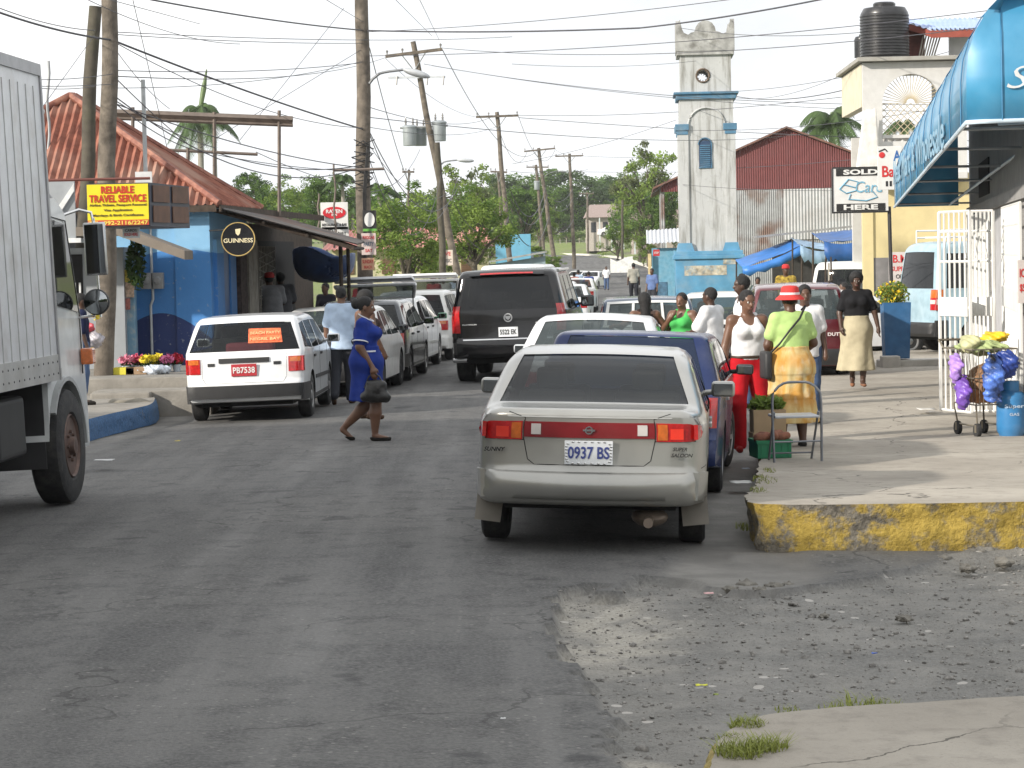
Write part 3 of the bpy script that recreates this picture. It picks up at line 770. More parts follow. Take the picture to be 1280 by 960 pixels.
# ---- blue estate behind it
blue = mat('paint_blue', (.008, .022, .095), .25, .2, var=.05, coat=.2, dirt=.15, dcol=(.2, .2, .2))
S = wagon_spec(4.2, 1.64, 1.42, .13); S['rear'] = (.96, 1.385, .70, .665); S['crown'] = .02; S['top'][5] = (.33, 1.39, .04); S['top'][6] = (.42, 1.415, .06); S['top'][7] = (1.9, 1.385, .3); S['top'][8] = (2.5, 1.31, .3)
c = Car('parked_car', 'blue estate car parked in front of the silver sedan, tinted rear window', S, blue, glass_mat('blue_car_glass', (.01, .02, .05), .1))
c.wheels(RIM, .17, 'alloy', steer=rad(-8))
for s in (-1, 1):
    pts = [(.56, .62), (.81, .62), (.81, .88), (.60, .88)]; c.rear('tail_light', pts if s > 0 else sym(pts), TLR, thick=.015)
    c.sidep('window_trim', [(.30, .955), (2.95, .93), (2.95, .955), (.30, .985)], s, CHR, off=0, thick=.006)
c.rear('bumper', [(-.83, .30), (.83, .30), (.83, .52), (-.83, .52)], blue, thick=.05); c.mirrors(BLK, 2.9, .99); c.handles((1.1, 2.0), .82, CHR)
put(c, 779, 20.5, 6.8, 2.4)
# ---- white saloon ahead
white = paint('white', (.72, .73, .74), rough=.3); white2 = paint('white_old', (.64, .64, .62), rough=.38, dirt=.3)
S = sedan_spec(4.3, 1.7, 1.44); S.update(crown=.07, th=.25)
c = Car('parked_car', 'white sedan seen mostly as a roof between the black SUV and the blue estate', S, white, GLL)
c.wheels(); c.mirrors(white, 2.86, .99)
for s in (-1, 1):
    pts = [(.55, .70), (.82, .70), (.82, .86), (.55, .86)]; c.rear('tail_light', pts if s > 0 else sym(pts), TLR)
c.rear('bumper', rect(-.84, .84, .3, .52), white, thick=.04)
put(c, 733, 25.3, 5, 1.5)
LET = mat('silver_letter', (.5, .5, .5), .4)
# ---- black SUV
blackp = mat('paint_black', (.006, .006, .007), .14, .0, var=.05, coat=.3, dirt=.06, dcol=(.06, .055, .05), dscale=4)
L, W, H, b = 5.05, 2.0, 1.93, 1.18
S = dict(L=L, W=W, belt=b, roof=H, bot=.36, yr=1.05, yf=4.0, R=.39, rc=.09, th=.17, taper=.05, rz=.6, seats=(1.9, 2.9),
         top=[(.10, .42, .03), (0, .48), (0, .72, .03), (.05, .76, .02), (.07, 1.15), (.17, H-.08, .07), (.32, H-.01, .13), (2.4, H, .3), (3.1, H-.06, .3), (3.75, b+.06, .12), (4.85, 1.06, .25), (L, .92), (L, .45), (L-.05, .40)],
         side=[[(.35, b+.04), (1.35, b+.02), (1.35, H-.14), (.5, H-.15)], [(1.45, b+.02), (2.35, b), (2.35, H-.14), (1.45, H-.14)], [(2.43, b), (3.5, b), (3.05, H-.15), (2.43, H-.14)]],
         rear=(b+.06, H-.13, W/2-.13, W/2-.16), front=(b+.1, H-.1, W/2-.1, W/2-.16))
c = Car('sport_utility_vehicle', 'large shiny black SUV driving away in the middle of the street', S, blackp, GLD, cat='car')
for s in (-1, 1):
    pts = [(.86, .86), (1.0, .86), (1.0, 1.32), (.88, 1.32)]; c.rear('tail_light', pts if s > 0 else sym(pts), TLR, thick=.02, step=.05)
    c.sidep('lamp_side', [(.08, .86), (.16, .86), (.2, 1.32), (.13, 1.32)], s, TLR, thick=.012)
    c.sidep('roof_rail', [(.6, H-.05), (3.0, H-.04), (3.0, H-.01), (.6, H-.02)], s, CHR, thick=.03)
    bm = bmesh.new(); bbox(bm, s*.98-.07, s*.98+.07, 1.6, 3.5, .38, .42, .015); obj('running_board', bm, BLK, c.root)
c.rear('bumper', rect(-1.0, 1.0, .44, .74), blackp, thick=.09); c.rear('chrome_strip', rect(-.82, .82, .735, .755), CHR, off=.06, thick=.03)
c.rear('spoiler', rect(-.78, .78, H-.10, H-.02), blackp, thick=.10); c.rear('brake_light', rect(-.55, .55, H-.088, H-.062), TLR, off=.10, thick=.006)
c.plate('5522 EK', .86, PW, UND, w=.33, h=.165)
y = c.y_end(1.22)-.012; bm = bmesh.new(); lathe(bm, [(.055, -.006), (.075, -.006), (.075, .006), (.055, .006), (.055, -.006)], 24, frame_mat((0, y, 1.10), (1, 0, 0), (0, 0, 1))); prism(bm, [(-.045, y, 1.13), (.045, y, 1.13), (.04, y, 1.09), (0, y, 1.06), (-.04, y, 1.09)], (0, -.01, 0)); obj('emblem', bm, LET, c.root, 40)
text('lettering', 'ESCALADE', LET, c.root, frame_mat((.62, c.y_end(1.0)-.005, 1.0), (1, 0, 0), (0, 0, 1)), .30, .028, .02)
text('lettering', 'PLATINUM', LET, c.root, frame_mat((-.66, c.y_end(1.0)-.005, 1.0), (1, 0, 0), (0, 0, 1)), .24, .022, .02)
c.seam([[('r', -.80, 1.0), ('r', .8, 1.0)], [('r', -.86, .76), ('r', -.86, 1.1)], [('r', .86, .76), ('r', .86, 1.1)]])
c.wheels(CHR, .27, 'alloy'); c.mirrors(BLK, 3.35, 1.28, (.24, .2)); c.handles((1.5, 2.5), 1.08, CHR)
bm = bmesh.new(); add_tube(bm, [(-.95, .1, .40), (-.7, -.02, .40)], .04, 8); obj('exhaust', bm, CHR, c.root, 60)
put(c, 638, 40.6, 5.5, -1)
# ---- white minibus in front of it
L, W, H, b = 4.6, 1.7, 2.0, 1.15
def van_spec(L=4.6, W=1.7, H=2.0, b=1.15):
    return dict(L=L, W=W, belt=b, roof=H, bot=.3, yr=.95, yf=L-.95, R=.31, rc=.1, th=.14, taper=.05, seats=(1.2, 2.1, 3.0),
         top=[(.03, .34, .03), (0, .4), (0, .58, .03), (.04, .62, .02), (.05, 1.1), (.18, H-.12, .12), (.40, H, .2), (L-1.3, H, .3), (L-.95, H-.08, .25), (L-.30, b, .2), (L-.02, .85, .15), (L, .6), (L, .36), (L-.04, .3)],
         side=[[(.3, b), (1.15, b), (1.15, H-.22), (.36, H-.22)], [(1.25, b), (2.6, b), (2.6, H-.22), (1.25, H-.22)], [(2.7, b), (L-.55, b-.05), (L-.95, H-.24), (2.7, H-.22)]],
         rear=(b+.0, H-.2, W/2-.12, W/2-.15), front=(b+.02, H-.14, W/2-.1, W/2-.14))
c = Car('minibus', 'white minibus in front of the black SUV, only its roof showing over it', van_spec(), white, GL, cat='van'); c.wheels()
for s in (-1, 1): c.rear('tail_light', rect(.68, .82, .75, 1.05) if s > 0 else sym(rect(.68, .82, .75, 1.05)), TLR)
put(c, 643, 53, 5)
# ---- left row: wagons facing away
dkglass = GL
def make_wagon(label, body, bumper=BLK, open_gate=False, plate=None, spec=None, rim=RIM, style='cap', glass=GL, bz=.50, group=None, tl='split', window_note=False):
    S = spec or wagon_spec()
    c = Car('estate_car', label, S, body, glass, group=group)
    W2 = S['W']/2; b = S['belt']
    c.rear('bumper', rect(-W2, W2, .27, bz), bumper, thick=.06, smooth=40)
    for s in (-1, 1):
        c.sidep('bumper_side', [(.0, .27), (.52, .27), (.52, bz), (.02, bz)], s, bumper, thick=.02)
        z0, z1 = (.66, .86) if tl == 'split' else (.60, .98)
        pts = rect(W2-.20, W2-.01, z0, z1); t = c.rear('tail_light', pts if s > 0 else sym(pts), TLR, thick=.014, step=.05)
        pts = rect(W2-.18, W2-.03, z1-.07, z1-.01); c.rear('indicator_lens', pts if s > 0 else sym(pts), TLA, off=.013, thick=.004, parent=t, step=.05)
        c.sidep('lamp_side', [(.05, z0), (.13, z0), (.14, z1), (.07, z1)], s, TLR, thick=.008)
        c.sidep('side_moulding', [(1.25, .50), (2.9, .48), (2.9, .53), (1.25, .55)], s, bumper, thick=.012)
        c.sidep('sill', [(1.25, .25), (2.95, .25), (2.95, .30), (1.25, .30)], s, bumper, thick=.006)
    if not open_gate:
        c.rear('handle_strip', rect(-.36, .36, .80, .86), BLK, thick=.02)
        c.seam([[('r', -.60, .90), ('r', -.60, .60), ('r', -.56, .53), ('r', .56, .53), ('r', .60, .60), ('r', .60, .90)]])
    else:
        # raised tailgate, hinged at the back of the roof
        H = S['roof']; hinge = Vector((0, .40, H-.01)); g = bmesh.new(); fr = bmesh.new()
        d = Vector((0, -math.cos(rad(27)), math.sin(rad(27)))); up = Vector((0, d.z, -d.y))
        def q(x, t, h=0): return hinge+d*t+up*h+Vector((x, 0, 0))
        w0, w1 = W2-.16, W2-.06
        for (x0, t0, x1, t1, r) in ((-w0, 0, w0, 0, .03), (-w0, 0, -w1, .55, .035), (w0, 0, w1, .55, .035), (-w1, .55, w1, .55, .03)): add_tube(fr, [q(x0, t0), q(x1, t1)], r, 8)
        prism(fr, [q(-w1, .62, .02), q(w1, .62, .02), q(w1-.03, .86, -.02), q(-w1+.03, .86, -.02)], up*.05)
        prism(g, [q(-w0, .02), q(w0, .02), q(w1, .54), q(-w1, .54)], up*.006)
        to = obj('tailgate', fr, body, c.root, 40); obj('tailgate_glass', g, GLL, to)
        st = bmesh.new()
        for s in (-1, 1): add_tube(st, [q(s*(w0+.04), .45, -.02), (s*(W2-.16), .28, 1.12)], .012, 6)
        obj('gas_strut', st, BLK, c.root)
        dk = bmesh.new(); c.rear('boot_opening', [(-W2+.22, .55), (W2-.22, .55), (W2-.24, b+.05), (-W2+.24, b+.05)], UND, thick=.004)
    c.wheels(rim, .18, style); c.mirrors(body if body not in (white2,) else BLK, 2.8, 1.0, (.18, .12)); c.handles((1.1, 1.98), .82, BLK)
    c.seam([[('s', y, .92, s), ('s', y, .32, s)] for s in (-1, 1) for y in (1.02, 1.88, 2.9)])
    if plate: c.plate(plate, .70, PR, PTW, w=.34, h=.16, x=-.0)
    return c
c = make_wagon('white estate taxi with red licence plate and orange sticker, nearest car in the left row', white, plate='PB7538', spec=wagon_spec(4.2, 1.66, 1.41))
c.plate
bm = bmesh.new(); yy = c.y_end(1.12)-.012
st = c.rear('window_sticker', rect(.06, .56, 1.05, 1.24), mat('sticker_orange', (.75, .16, .06), .6, var=.35, scale=25), off=-.004, thick=.003, smooth=None)
stt = mat('sticker_text', (.8, .42, .2), .6)
slope = (Vector((0, c.y_end(1.2), 1.2))-Vector((0, c.y_end(1.1), 1.1))).normalized()
text('characters', 'BEACH PARTY', stt, st, frame_mat((.28, c.y_end(1.18)-.014, 1.18), (1, 0, 0), slope), .40, .045, .02)
text('characters', 'NEGRIL BAY', stt, st, frame_mat((.28, c.y_end(1.10)-.014, 1.10), (1, 0, 0), slope), .40, .045, .02)
c.rear('badge', rect(-.52, -.42, .76, .80), BLK); c.rear('badge', rect(.42, .52, .76, .80), BLK)
bm = bmesh.new(); bbox(bm, -.3, .35, .5, .8, .85, 1.05, .05); obj('parcels', bm, cloth('parcel_pink', (.5, .12, .14)), c.root)
put(c, 307, 31.9, 1.2, -1.3, .0)
c = Car('parked_car', 'white sedan with black boot spoiler and dark lower body, second in the left row', sedan_spec(4.4, 1.69, 1.40), white2, GLL)
for s in (-1, 1):
    pts = [(.45, .72), (.82, .72), (.82, .88), (.50, .88)]; c.rear('tail_light', pts if s > 0 else sym(pts), TLB, thick=.015)
    c.sidep('lower_panel', [(.0, .24), (.56, .24), (.56, .6), (.0, .6)], s, BLK, thick=.012)
    bm = bmesh.new(); add_tube(bm, [(s*.62, .14, .97), (s*.62, .10, 1.13)], .02, 6); obj('spoiler_post', bm, BLK, c.root)
c.rear('lower_panel', rect(-.84, .84, .26, .62), BLK, thick=.04); bm = bmesh.new(); bbox(bm, -.72, .72, .02, .20, 1.12, 1.15, .012); obj('spoiler', bm, BLK, c.root)
c.wheels(RIMD); c.mirrors(BLK, 2.86, .99); put(c, 404, 37.3, 4.2, -1)
dgrey = mat('paint_dark_grey', (.05, .055, .065), .22, .5, var=.05, coat=.8, dirt=.1, dcol=(.2, .2, .2))
c = make_wagon('x', dgrey, bumper=mat('bumper_grey', (.09, .085, .08), .5), style='alloy', glass=GLD)
c.root['label'] = 'dark grey estate car with bright alloy wheels, beside the walking woman in blue'
put(c, 450, 41.6, 4.2, -1)
c = make_wagon('x', white, open_gate=True, tl='tall', bumper=white2); put(c, 475, 45.9, 4.6, -1)
c.root['label'] = 'white estate car with raised tailgate and green wing mirrors'
gm = mat('mirror_green', (.03, .22, .09), .3, coat=.5)
for o in c.root.children:
    if o.name.startswith('wing_mirror'): o.material_slots[0].link = 'OBJECT'; o.material_slots[0].material = gm
c = make_wagon('x', white2, bumper=white2, spec=wagon_spec(4.3, 1.68, 1.50)); c.root['label'] = 'white estate car with plain white roof, second from the far end of the left row'; put(c, 515, 50.6, 4.4, -1)
c = make_wagon('x', white, open_gate=True, bumper=white2); c.root['label'] = 'white estate car with raised tailgate and white mirrors, last in the left row'; put(c, 537, 56.5, 4.2, -.5)
# ---- right side
L, W, H, b = 4.6, 1.7, 1.42, .92
S = dict(L=L, W=W, belt=b, roof=H, bot=.28, yr=.98, yf=3.5, R=.31, rc=.05, th=.13, taper=.03, cv=.03, seats=(1.5, 2.4),
         top=[(.03, .3, .02), (0, .36), (0, .55, .02), (.05, .58, .02), (.05, .9, .04), (.30, H-.06, .08), (.45, H, .08), (2.3, H, .1), (2.5, H-.05, .1), (3.05, b+.03, .06), (4.45, .86, .08), (L, .8, .04), (L, .4), (L-.04, .3)],
         side=[[(.35, b+.03), (1.25, b+.02), (1.25, H-.10), (.52, H-.10)], [(1.33, b+.02), (2.05, b+.01), (2.05, H-.1), (1.33, H-.1)], [(2.12, b+.01), (2.9, b+.01), (2.5, H-.1), (2.12, H-.1)]],
         rear=(b+.06, H-.08, W/2-.08, W/2-.10), front=(b+.08, H-.08, W/2-.08, W/2-.1))
dblue = mat('paint_dark_blue', (.02, .045, .09), .25, .2, coat=.7)
c = Car('parked_car', 'old boxy dark blue estate with white window pillars behind the two women in vest tops', S, dblue, GLL)
for x0, x1 in ((-.79, -.73), (-.30, -.25), (.25, .30), (.73, .79)): c.rear('window_pillar', rect(x0, x1, .95, 1.36), white2, off=-.004, thick=.02)
c.rear('window_rail', rect(-.79, .79, 1.335, 1.375), white2, off=-.004, thick=.022); c.rear('window_rail', rect(-.8, .8, .93, .97), white2, off=-.004, thick=.022); c.rear('tailgate_panel', rect(-.6, .6, .62, .92), white2, off=-.004, thick=.02)
for s in (-1, 1):
    c.sidep('waist_panel', [(.04, .3), (4.5, .3), (4.5, .86), (.04, .88)], s, dblue, thick=.006) if False else None
    pts = rect(.62, .82, .62, .84); c.rear('tail_light', pts if s > 0 else sym(pts), TLR, thick=.03)
c.wheels(); c.mirrors(CHR, 2.9, 1.0); put(c, 812, 40.8, 2, 0)
# open-tailgate white car behind the man in white
c = make_wagon('x', white2, bumper=white2, glass=GLL); c.root['label'] = 'white estate car between the man in white shirt and the maroon four-wheel drive'; put(c, 903, 45.0, 6)
red_s = mat('sign_red', (.6, .05, .05), .5)
# maroon estate
maroon = mat('paint_maroon', (.10, .012, .018), .25, .2, coat=.8, dirt=.2, dcol=(.2, .15, .13))
c = Car('four_wheel_drive', 'maroon estate with white roof rails and HEAVY DUTY lettering on its tailgate', wagon_spec(4.5, 1.7, 1.62, .1, 1.02), maroon, GLL, cat='car')
for s in (-1, 1):
    pts = rect(.72, .84, .62, .98); c.rear('tail_light', pts if s > 0 else sym(pts), TLR, thick=.02)
c.root['label'] = 'maroon four-wheel drive with HEAVY DUTY lettering on its tailgate, behind the women'
c.rear('bumper', rect(-.85, .85, .3, .56), BLK, thick=.08); text('lettering', 'HEAVY DUTY', PTW, c.root, frame_mat((.42, c.y_end(.80)-.03, .80), (1, 0, 0), (0, 0, 1)), .55, .055, .02)
c.wheels(RIMD, .2); c.mirrors(BLK, 2.9, 1.08); put(c, 1001, 39.0, 4, 0, .05)
# white car seen from the side, behind the walking woman
c = Car('parked_car', 'white sedan standing across the forecourt between the black-shirted woman and blue planter', sedan_spec(), white, GL); c.wheels(); c.mirrors(white, 2.86, .99)
for s in (-1, 1): c.rear('tail_light', rect(.55, .82, .70, .86) if s > 0 else sym(rect(.55, .82, .70, .86)), TLR)
p = P(872, 400, 49.5); c.place(p.x+.8, p.y, 80, 0, .02)
# white pickup/van at the stalls
c = Car('minibus', 'white van parked among the market stalls under the blue tarpaulins', van_spec(4.5, 1.7, 1.95), white2, GL, cat='van'); c.wheels(); p = P(1052, 340, 62); c.place(p.x-.1, p.y, 28, 0, .02)
# light blue minibus
lblue = mat('paint_pale_blue', (.30, .43, .50), .3, 0, coat=.6, dirt=.2, dcol=(.3, .3, .28))
L, W, H = 4.7, 1.7, 2.2
c = Car('minibus', 'pale blue minibus behind the white grille gate, tail lamp amber over red', van_spec(L, W, H, 1.28), lblue, GLD, cat='van')
for s in (-1, 1):
    pts = rect(.68, .84, .86, 1.26); t = c.rear('tail_light', pts if s > 0 else sym(pts), TLR, thick=.015)
    pts = rect(.69, .83, 1.10, 1.25); c.rear('indicator_lens', pts if s > 0 else sym(pts), TLA, off=.014, thick=.005, parent=t)
    pts = rect(.69, .83, .98, 1.06); c.rear('reversing_lens', pts if s > 0 else sym(pts), TLW, off=.014, thick=.005, parent=t)
    c.sidep('lamp_side', [(.03, .86), (.20, .86), (.22, 1.26), (.08, 1.26)], s, TLR, thick=.012); c.sidep('lamp_side', [(.05, 1.10), (.20, 1.10), (.22, 1.25), (.07, 1.25)], s, TLA, off=.011, thick=.003)
    c.sidep('lamp_side', [(.05, .97), (.20, .97), (.21, 1.07), (.06, 1.07)], s, TLW, off=.011, thick=.003)
    c.sidep('bumper_corner', [(.0, .34), (.30, .34), (.30, .66), (.03, .66)], s, BLK, thick=.03)
    c.sidep('side_strip', [(.32, .74), (3.6, .74), (3.6, .80), (.32, .80)], s, BLK, thick=.008)
c.rear('bumper', rect(-.85, .85, .34, .62), BLK, thick=.08); c.wheels()
bm = bmesh.new()
for yy in (.7, 1.3, 1.9, 2.5): add_tube(bm, [(-.7, yy, H+.08), (.7, yy, H+.08)], .02, 6)
for s in (-1, 1):
    for zz in (.08, .22): add_tube(bm, [(s*.7, .5, H+zz), (s*.7, 2.8, H+zz)], .02, 6)
    for yy in (.5, 1.2, 2.0, 2.8): add_tube(bm, [(s*.7, yy, H-.05), (s*.7, yy, H+.22)], .015, 6)
obj('roof_rack', bm, white, c.root)
p = P(1147, 400, 46.6); c.place(p.x+.02, p.y+.85, 72, 0, .22)
# ---- far cars
c = Car('parked_car', 'small white car just past the black SUV mirror', sedan_spec(), white, GL); c.wheels();
for s in (-1, 1): c.rear('tail_light', rect(.55, .82, .70, .86) if s > 0 else sym(rect(.55, .82, .70, .86)), TLR)
put(c, 703, 70, 4); far1 = c.root
for (px, Y, hd, lab, m) in ((748, 192, 196, 'white car coming down the far street toward us', None), (734, 206, 200, 'pale car following the white one down the far street', white2), (842, 132, 8, 'dark car parked beside the pale blue kiosk', blackp), (717, 96, 4, 'white car parked behind the people in pink', white2), (690, 80, 4, 'silver car half hidden behind the black SUV', None), (747, 330, 95, 'white car parked by the house on the far hill', None)):
    r = copy_tree(far1); r['label'] = lab
    if m: setmat(r, white, m)
    p = P(px, 320, Y); r.location = (p.x, Y, zg(p.x, Y)+(.02 if Y < 320 else 2.5)); r.rotation_euler = (0, 0, rad(-hd))
    if 'hatch' in lab: r['category'] = 'car'
# ---- box truck at the left edge
trk = mat('truck_box_white', (.62, .63, .65), .45, 0, var=.06, dirt=.6, dcol=(.34, .31, .27), dscale=2.0)
trw = mat('truck_cab_white', (.60, .62, .62), .35, 0, coat=.4, dirt=.25, dcol=(.3, .29, .26))
T = thing('box_truck', 'white box truck at the left edge of the street, big front wheel and orange indicator', 'truck')
# local: x right, y forward, origin under the front right corner of the box side
bm = bmesh.new(); bbox(bm, -2.3, 0, -6.2, 0, 1.20, 3.78, .03, 2); obj('box', bm, trk, T, 40)
bm = bmesh.new(); box(bm, -.02, .012, -6.2, .01, 1.10, 1.32); box(bm, -2.3, .02, -.02, .02, 1.10, 1.2); obj('bottom_rail', bm, mat('truck_rail', (.42, .42, .41), .5, .3, dirt=.5), T)
bm = bmesh.new()
for i in range(24):
    y = -.25-i*.25; box(bm, -.001, .006, y-.006, y+.006, 1.32, 3.60)
obj('panel_rib', bm, mat('truck_rib', (.38, .38, .38), .5), T)
bm = bmesh.new()
for i in range(38):
    for zz in (1.16, 1.26): ellipsoid(bm, (.012, -.08-i*.16, zz), (.006, .010, .010), 6)
obj('rivets', bm, BLK, T)
bm = bmesh.new(); box(bm, -.03, .015, -6.2, .015, 3.70, 3.80); box(bm, -.05, .015, -.03, .02, 1.1, 3.7); obj('edge_trim', bm, mat('truck_trim', (.3, .3, .31), .4, .5), T)
bm = bmesh.new(); ellipsoid(bm, (-.06, .05, 3.50), (.05, .05, .07)); ellipsoid(bm, (-.03, .04, 3.40), (.05, .03, .04)); obj('marker_lamp', bm, TLW, T, 60)
# cab side profile (y,z): arch cut over the wheel
wy, wr = .42, .50
arch = [(wy+.60*math.cos(a), wr+.60*math.sin(a)) for a in [rad(8)+i*rad(164)/12 for i in range(13)]]
prof = [(.05, 2.65), (.55, 2.68), (.9, 2.55), (1.25, 1.62), (1.30, .95), (1.30, .55)]+[(y, max(z, .55)) for y, z in arch if y < 1.29]+[(-.16, .62), (-.10, 1.1), (.05, 1.2)]
bm = bmesh.new(); prism(bm, [(-.18, y, z) for y, z in prof], (-2.0, 0, 0)); fixn(bm); cab = obj('cab', bm, trw, T)
bm = bmesh.new(); prism(bm, [(-.176, .20, 1.75), (-.176, 1.13, 1.66), (-.176, .84, 2.45), (-.176, .20, 2.50)], (.008, 0, 0)); obj('door_window', bm, GLD, T)
bm = bmesh.new(); prism(bm, [(-.30, 1.272, 1.70), (-2.05, 1.272, 1.70), (-2.0, .93, 2.52), (-.35, .93, 2.52)], (0, .01, .004)); obj('windscreen', bm, GLD, T)
bm = bmesh.new(); add_tube(bm, [(-.17, .17, 1.1), (-.17, .17, 2.52), (-.17, .86, 2.48), (-.17, 1.17, 1.64), (-.17, 1.16, 1.1)], .006, 5); obj('door_gap', bm, UND, T)
bm = bmesh.new(); pts = [(wy+.61*math.cos(a), wr+.61*math.sin(a)) for a in [rad(-2)+i*rad(150)/14 for i in range(15)]]
prism(bm, [(-.19, y, z) for y, z in pts]+[(-.19, wy+(y-wy)*.94, wr+(z-wr)*.94) for y, z in reversed(pts)], (.06, 0, 0)); obj('wheel_arch', bm, mat('arch_grey', (.35, .36, .36), .5), T, 40)
bm = bmesh.new(); bbox(bm, -2.1, -.2, 1.2, 1.42, .42, .80, .04); obj('bumper', bm, trw, T)
bm = bmesh.new(); bbox(bm, -.17, -.06, 1.10, 1.24, 1.18, 1.33, .02); obj('indicator_lamp', bm, TLA, T)
bm = bmesh.new(); add_tube(bm, [(-.18, 1.0, 2.52), (.0, 1.12, 2.58), (.10, 1.16, 2.55), (.12, 1.16, 2.45)], .014, 8); add_tube(bm, [(-.18, 1.15, 1.60), (.08, 1.16, 1.62)], .012, 8); add_tube(bm, [(.12, 1.16, 2.5), (.13, 1.16, 1.6)], .012, 8); obj('mirror_arm', bm, CHR, T, 60)
bm = bmesh.new(); bbox(bm, .02, .22, 1.14, 1.19, 1.98, 2.46, .015); mo = obj('mirror_large', bm, mat('mirror_shell', (.5, .5, .5), .25, .8), T, 60)
bm = bmesh.new(); box(bm, .035, .205, 1.134, 1.139, 2.0, 2.44); obj('mirror_glass', bm, MIR, mo)
bm = bmesh.new(); lathe(bm, [(.115, -.02), (.12, 0), (.115, .03), (.02, .06), (0, .06)], 24, Matrix.Translation((.10, 1.15, 1.74)) @ Matrix.Rotation(-PI/2, 4, 'X')); mo = obj('mirror_round', bm, BLK, T, 50)
bm = bmesh.new(); lathe(bm, [(.108, .0), (.06, .012), (0, .016)], 24, Matrix.Translation((.10, 1.128, 1.74)) @ Matrix.Rotation(PI/2, 4, 'X')); obj('mirror_glass', bm, MIR, mo, 60)
bm = bmesh.new(); box(bm, -1.9, -.5, -6, 1.1, .62, .95); bbox(bm, -.75, -.12, -1.6, -.75, .52, 1.02, .05, 3); obj('chassis', bm, mat('chassis_black', (.02, .02, .02), .6), T)
bm = bmesh.new(); prism(bm, [(-.12, -.16, .35), (-.75, -.16, .35), (-.75, -.16, 1.15), (-.12, -.16, 1.15)], (0, .015, 0)); obj('mud_flap', bm, mat('flap_black', (.03, .03, .032), .6), T)
for i, (yy, sx) in enumerate(((wy, 0), (wy, -2.0), (-4.6, 0), (-4.6, -2.0))):
    bm = bmesh.new(); R, w = .50, .27
    lathe(bm, [(R*.55, -w*.4), (R*.6, -w/2), (R*.92, -w/2), (R*.985, -w*.42), (R, -w*.3), (R, w*.3), (R*.985, w*.42), (R*.92, w/2), (R*.6, w/2), (R*.55, w*.4)], 40, Matrix.Rotation(PI/2, 4, 'Y'))
    for k in range(0): pass
    wo = obj('wheel', bm, RUB, T, 40); wo.location = (-.16+sx*.92, yy, R)
    bm = bmesh.new(); Y = Matrix.Rotation(PI/2*(1 if sx == 0 else -1), 4, 'Y')
    lathe(bm, [(R*.57, w*.42), (R*.54, w*.50), (R*.50, w*.38), (R*.44, w*.12), (R*.34, w*.10), (R*.30, w*.30), (R*.17, w*.34), (R*.15, w*.60), (0, w*.62)], 32, Y)
    for k in range(8):
        a = k*PI/4; q = Vector((R*.25*math.cos(a), R*.25*math.sin(a), w*.28)); add_tube(bm, [Y @ q, Y @ (q+Vector((0, 0, .06)))], .016, 6)
    for k in range(5):
        a = k*2*PI/5; m4 = Y @ Matrix.Rotation(a, 4, 'Z') @ Matrix.Translation((0, R*.40, w*.22)); vs = add_box(bm, (0, 0, 0), (.07, R*.22, .05)); bmesh.ops.transform(bm, matrix=m4, verts=vs)
    obj('rim', bm, mat('rim_rusty', (.13, .085, .07), .6, .4, var=.4, dirt=.6, dcol=(.04, .03, .03), dscale=9), wo, 40)
for o in T.children:
    if o.name.split('.')[0] in ('cab', 'door_window', 'windscreen', 'door_gap', 'wheel_arch', 'bumper', 'indicator_lamp'): o.location.x += .10
p = P(80, 467, 20.6); T.location = (p.x, p.y, -.05); T.rotation_euler = (0, rad(-2.1), rad(-3.2))
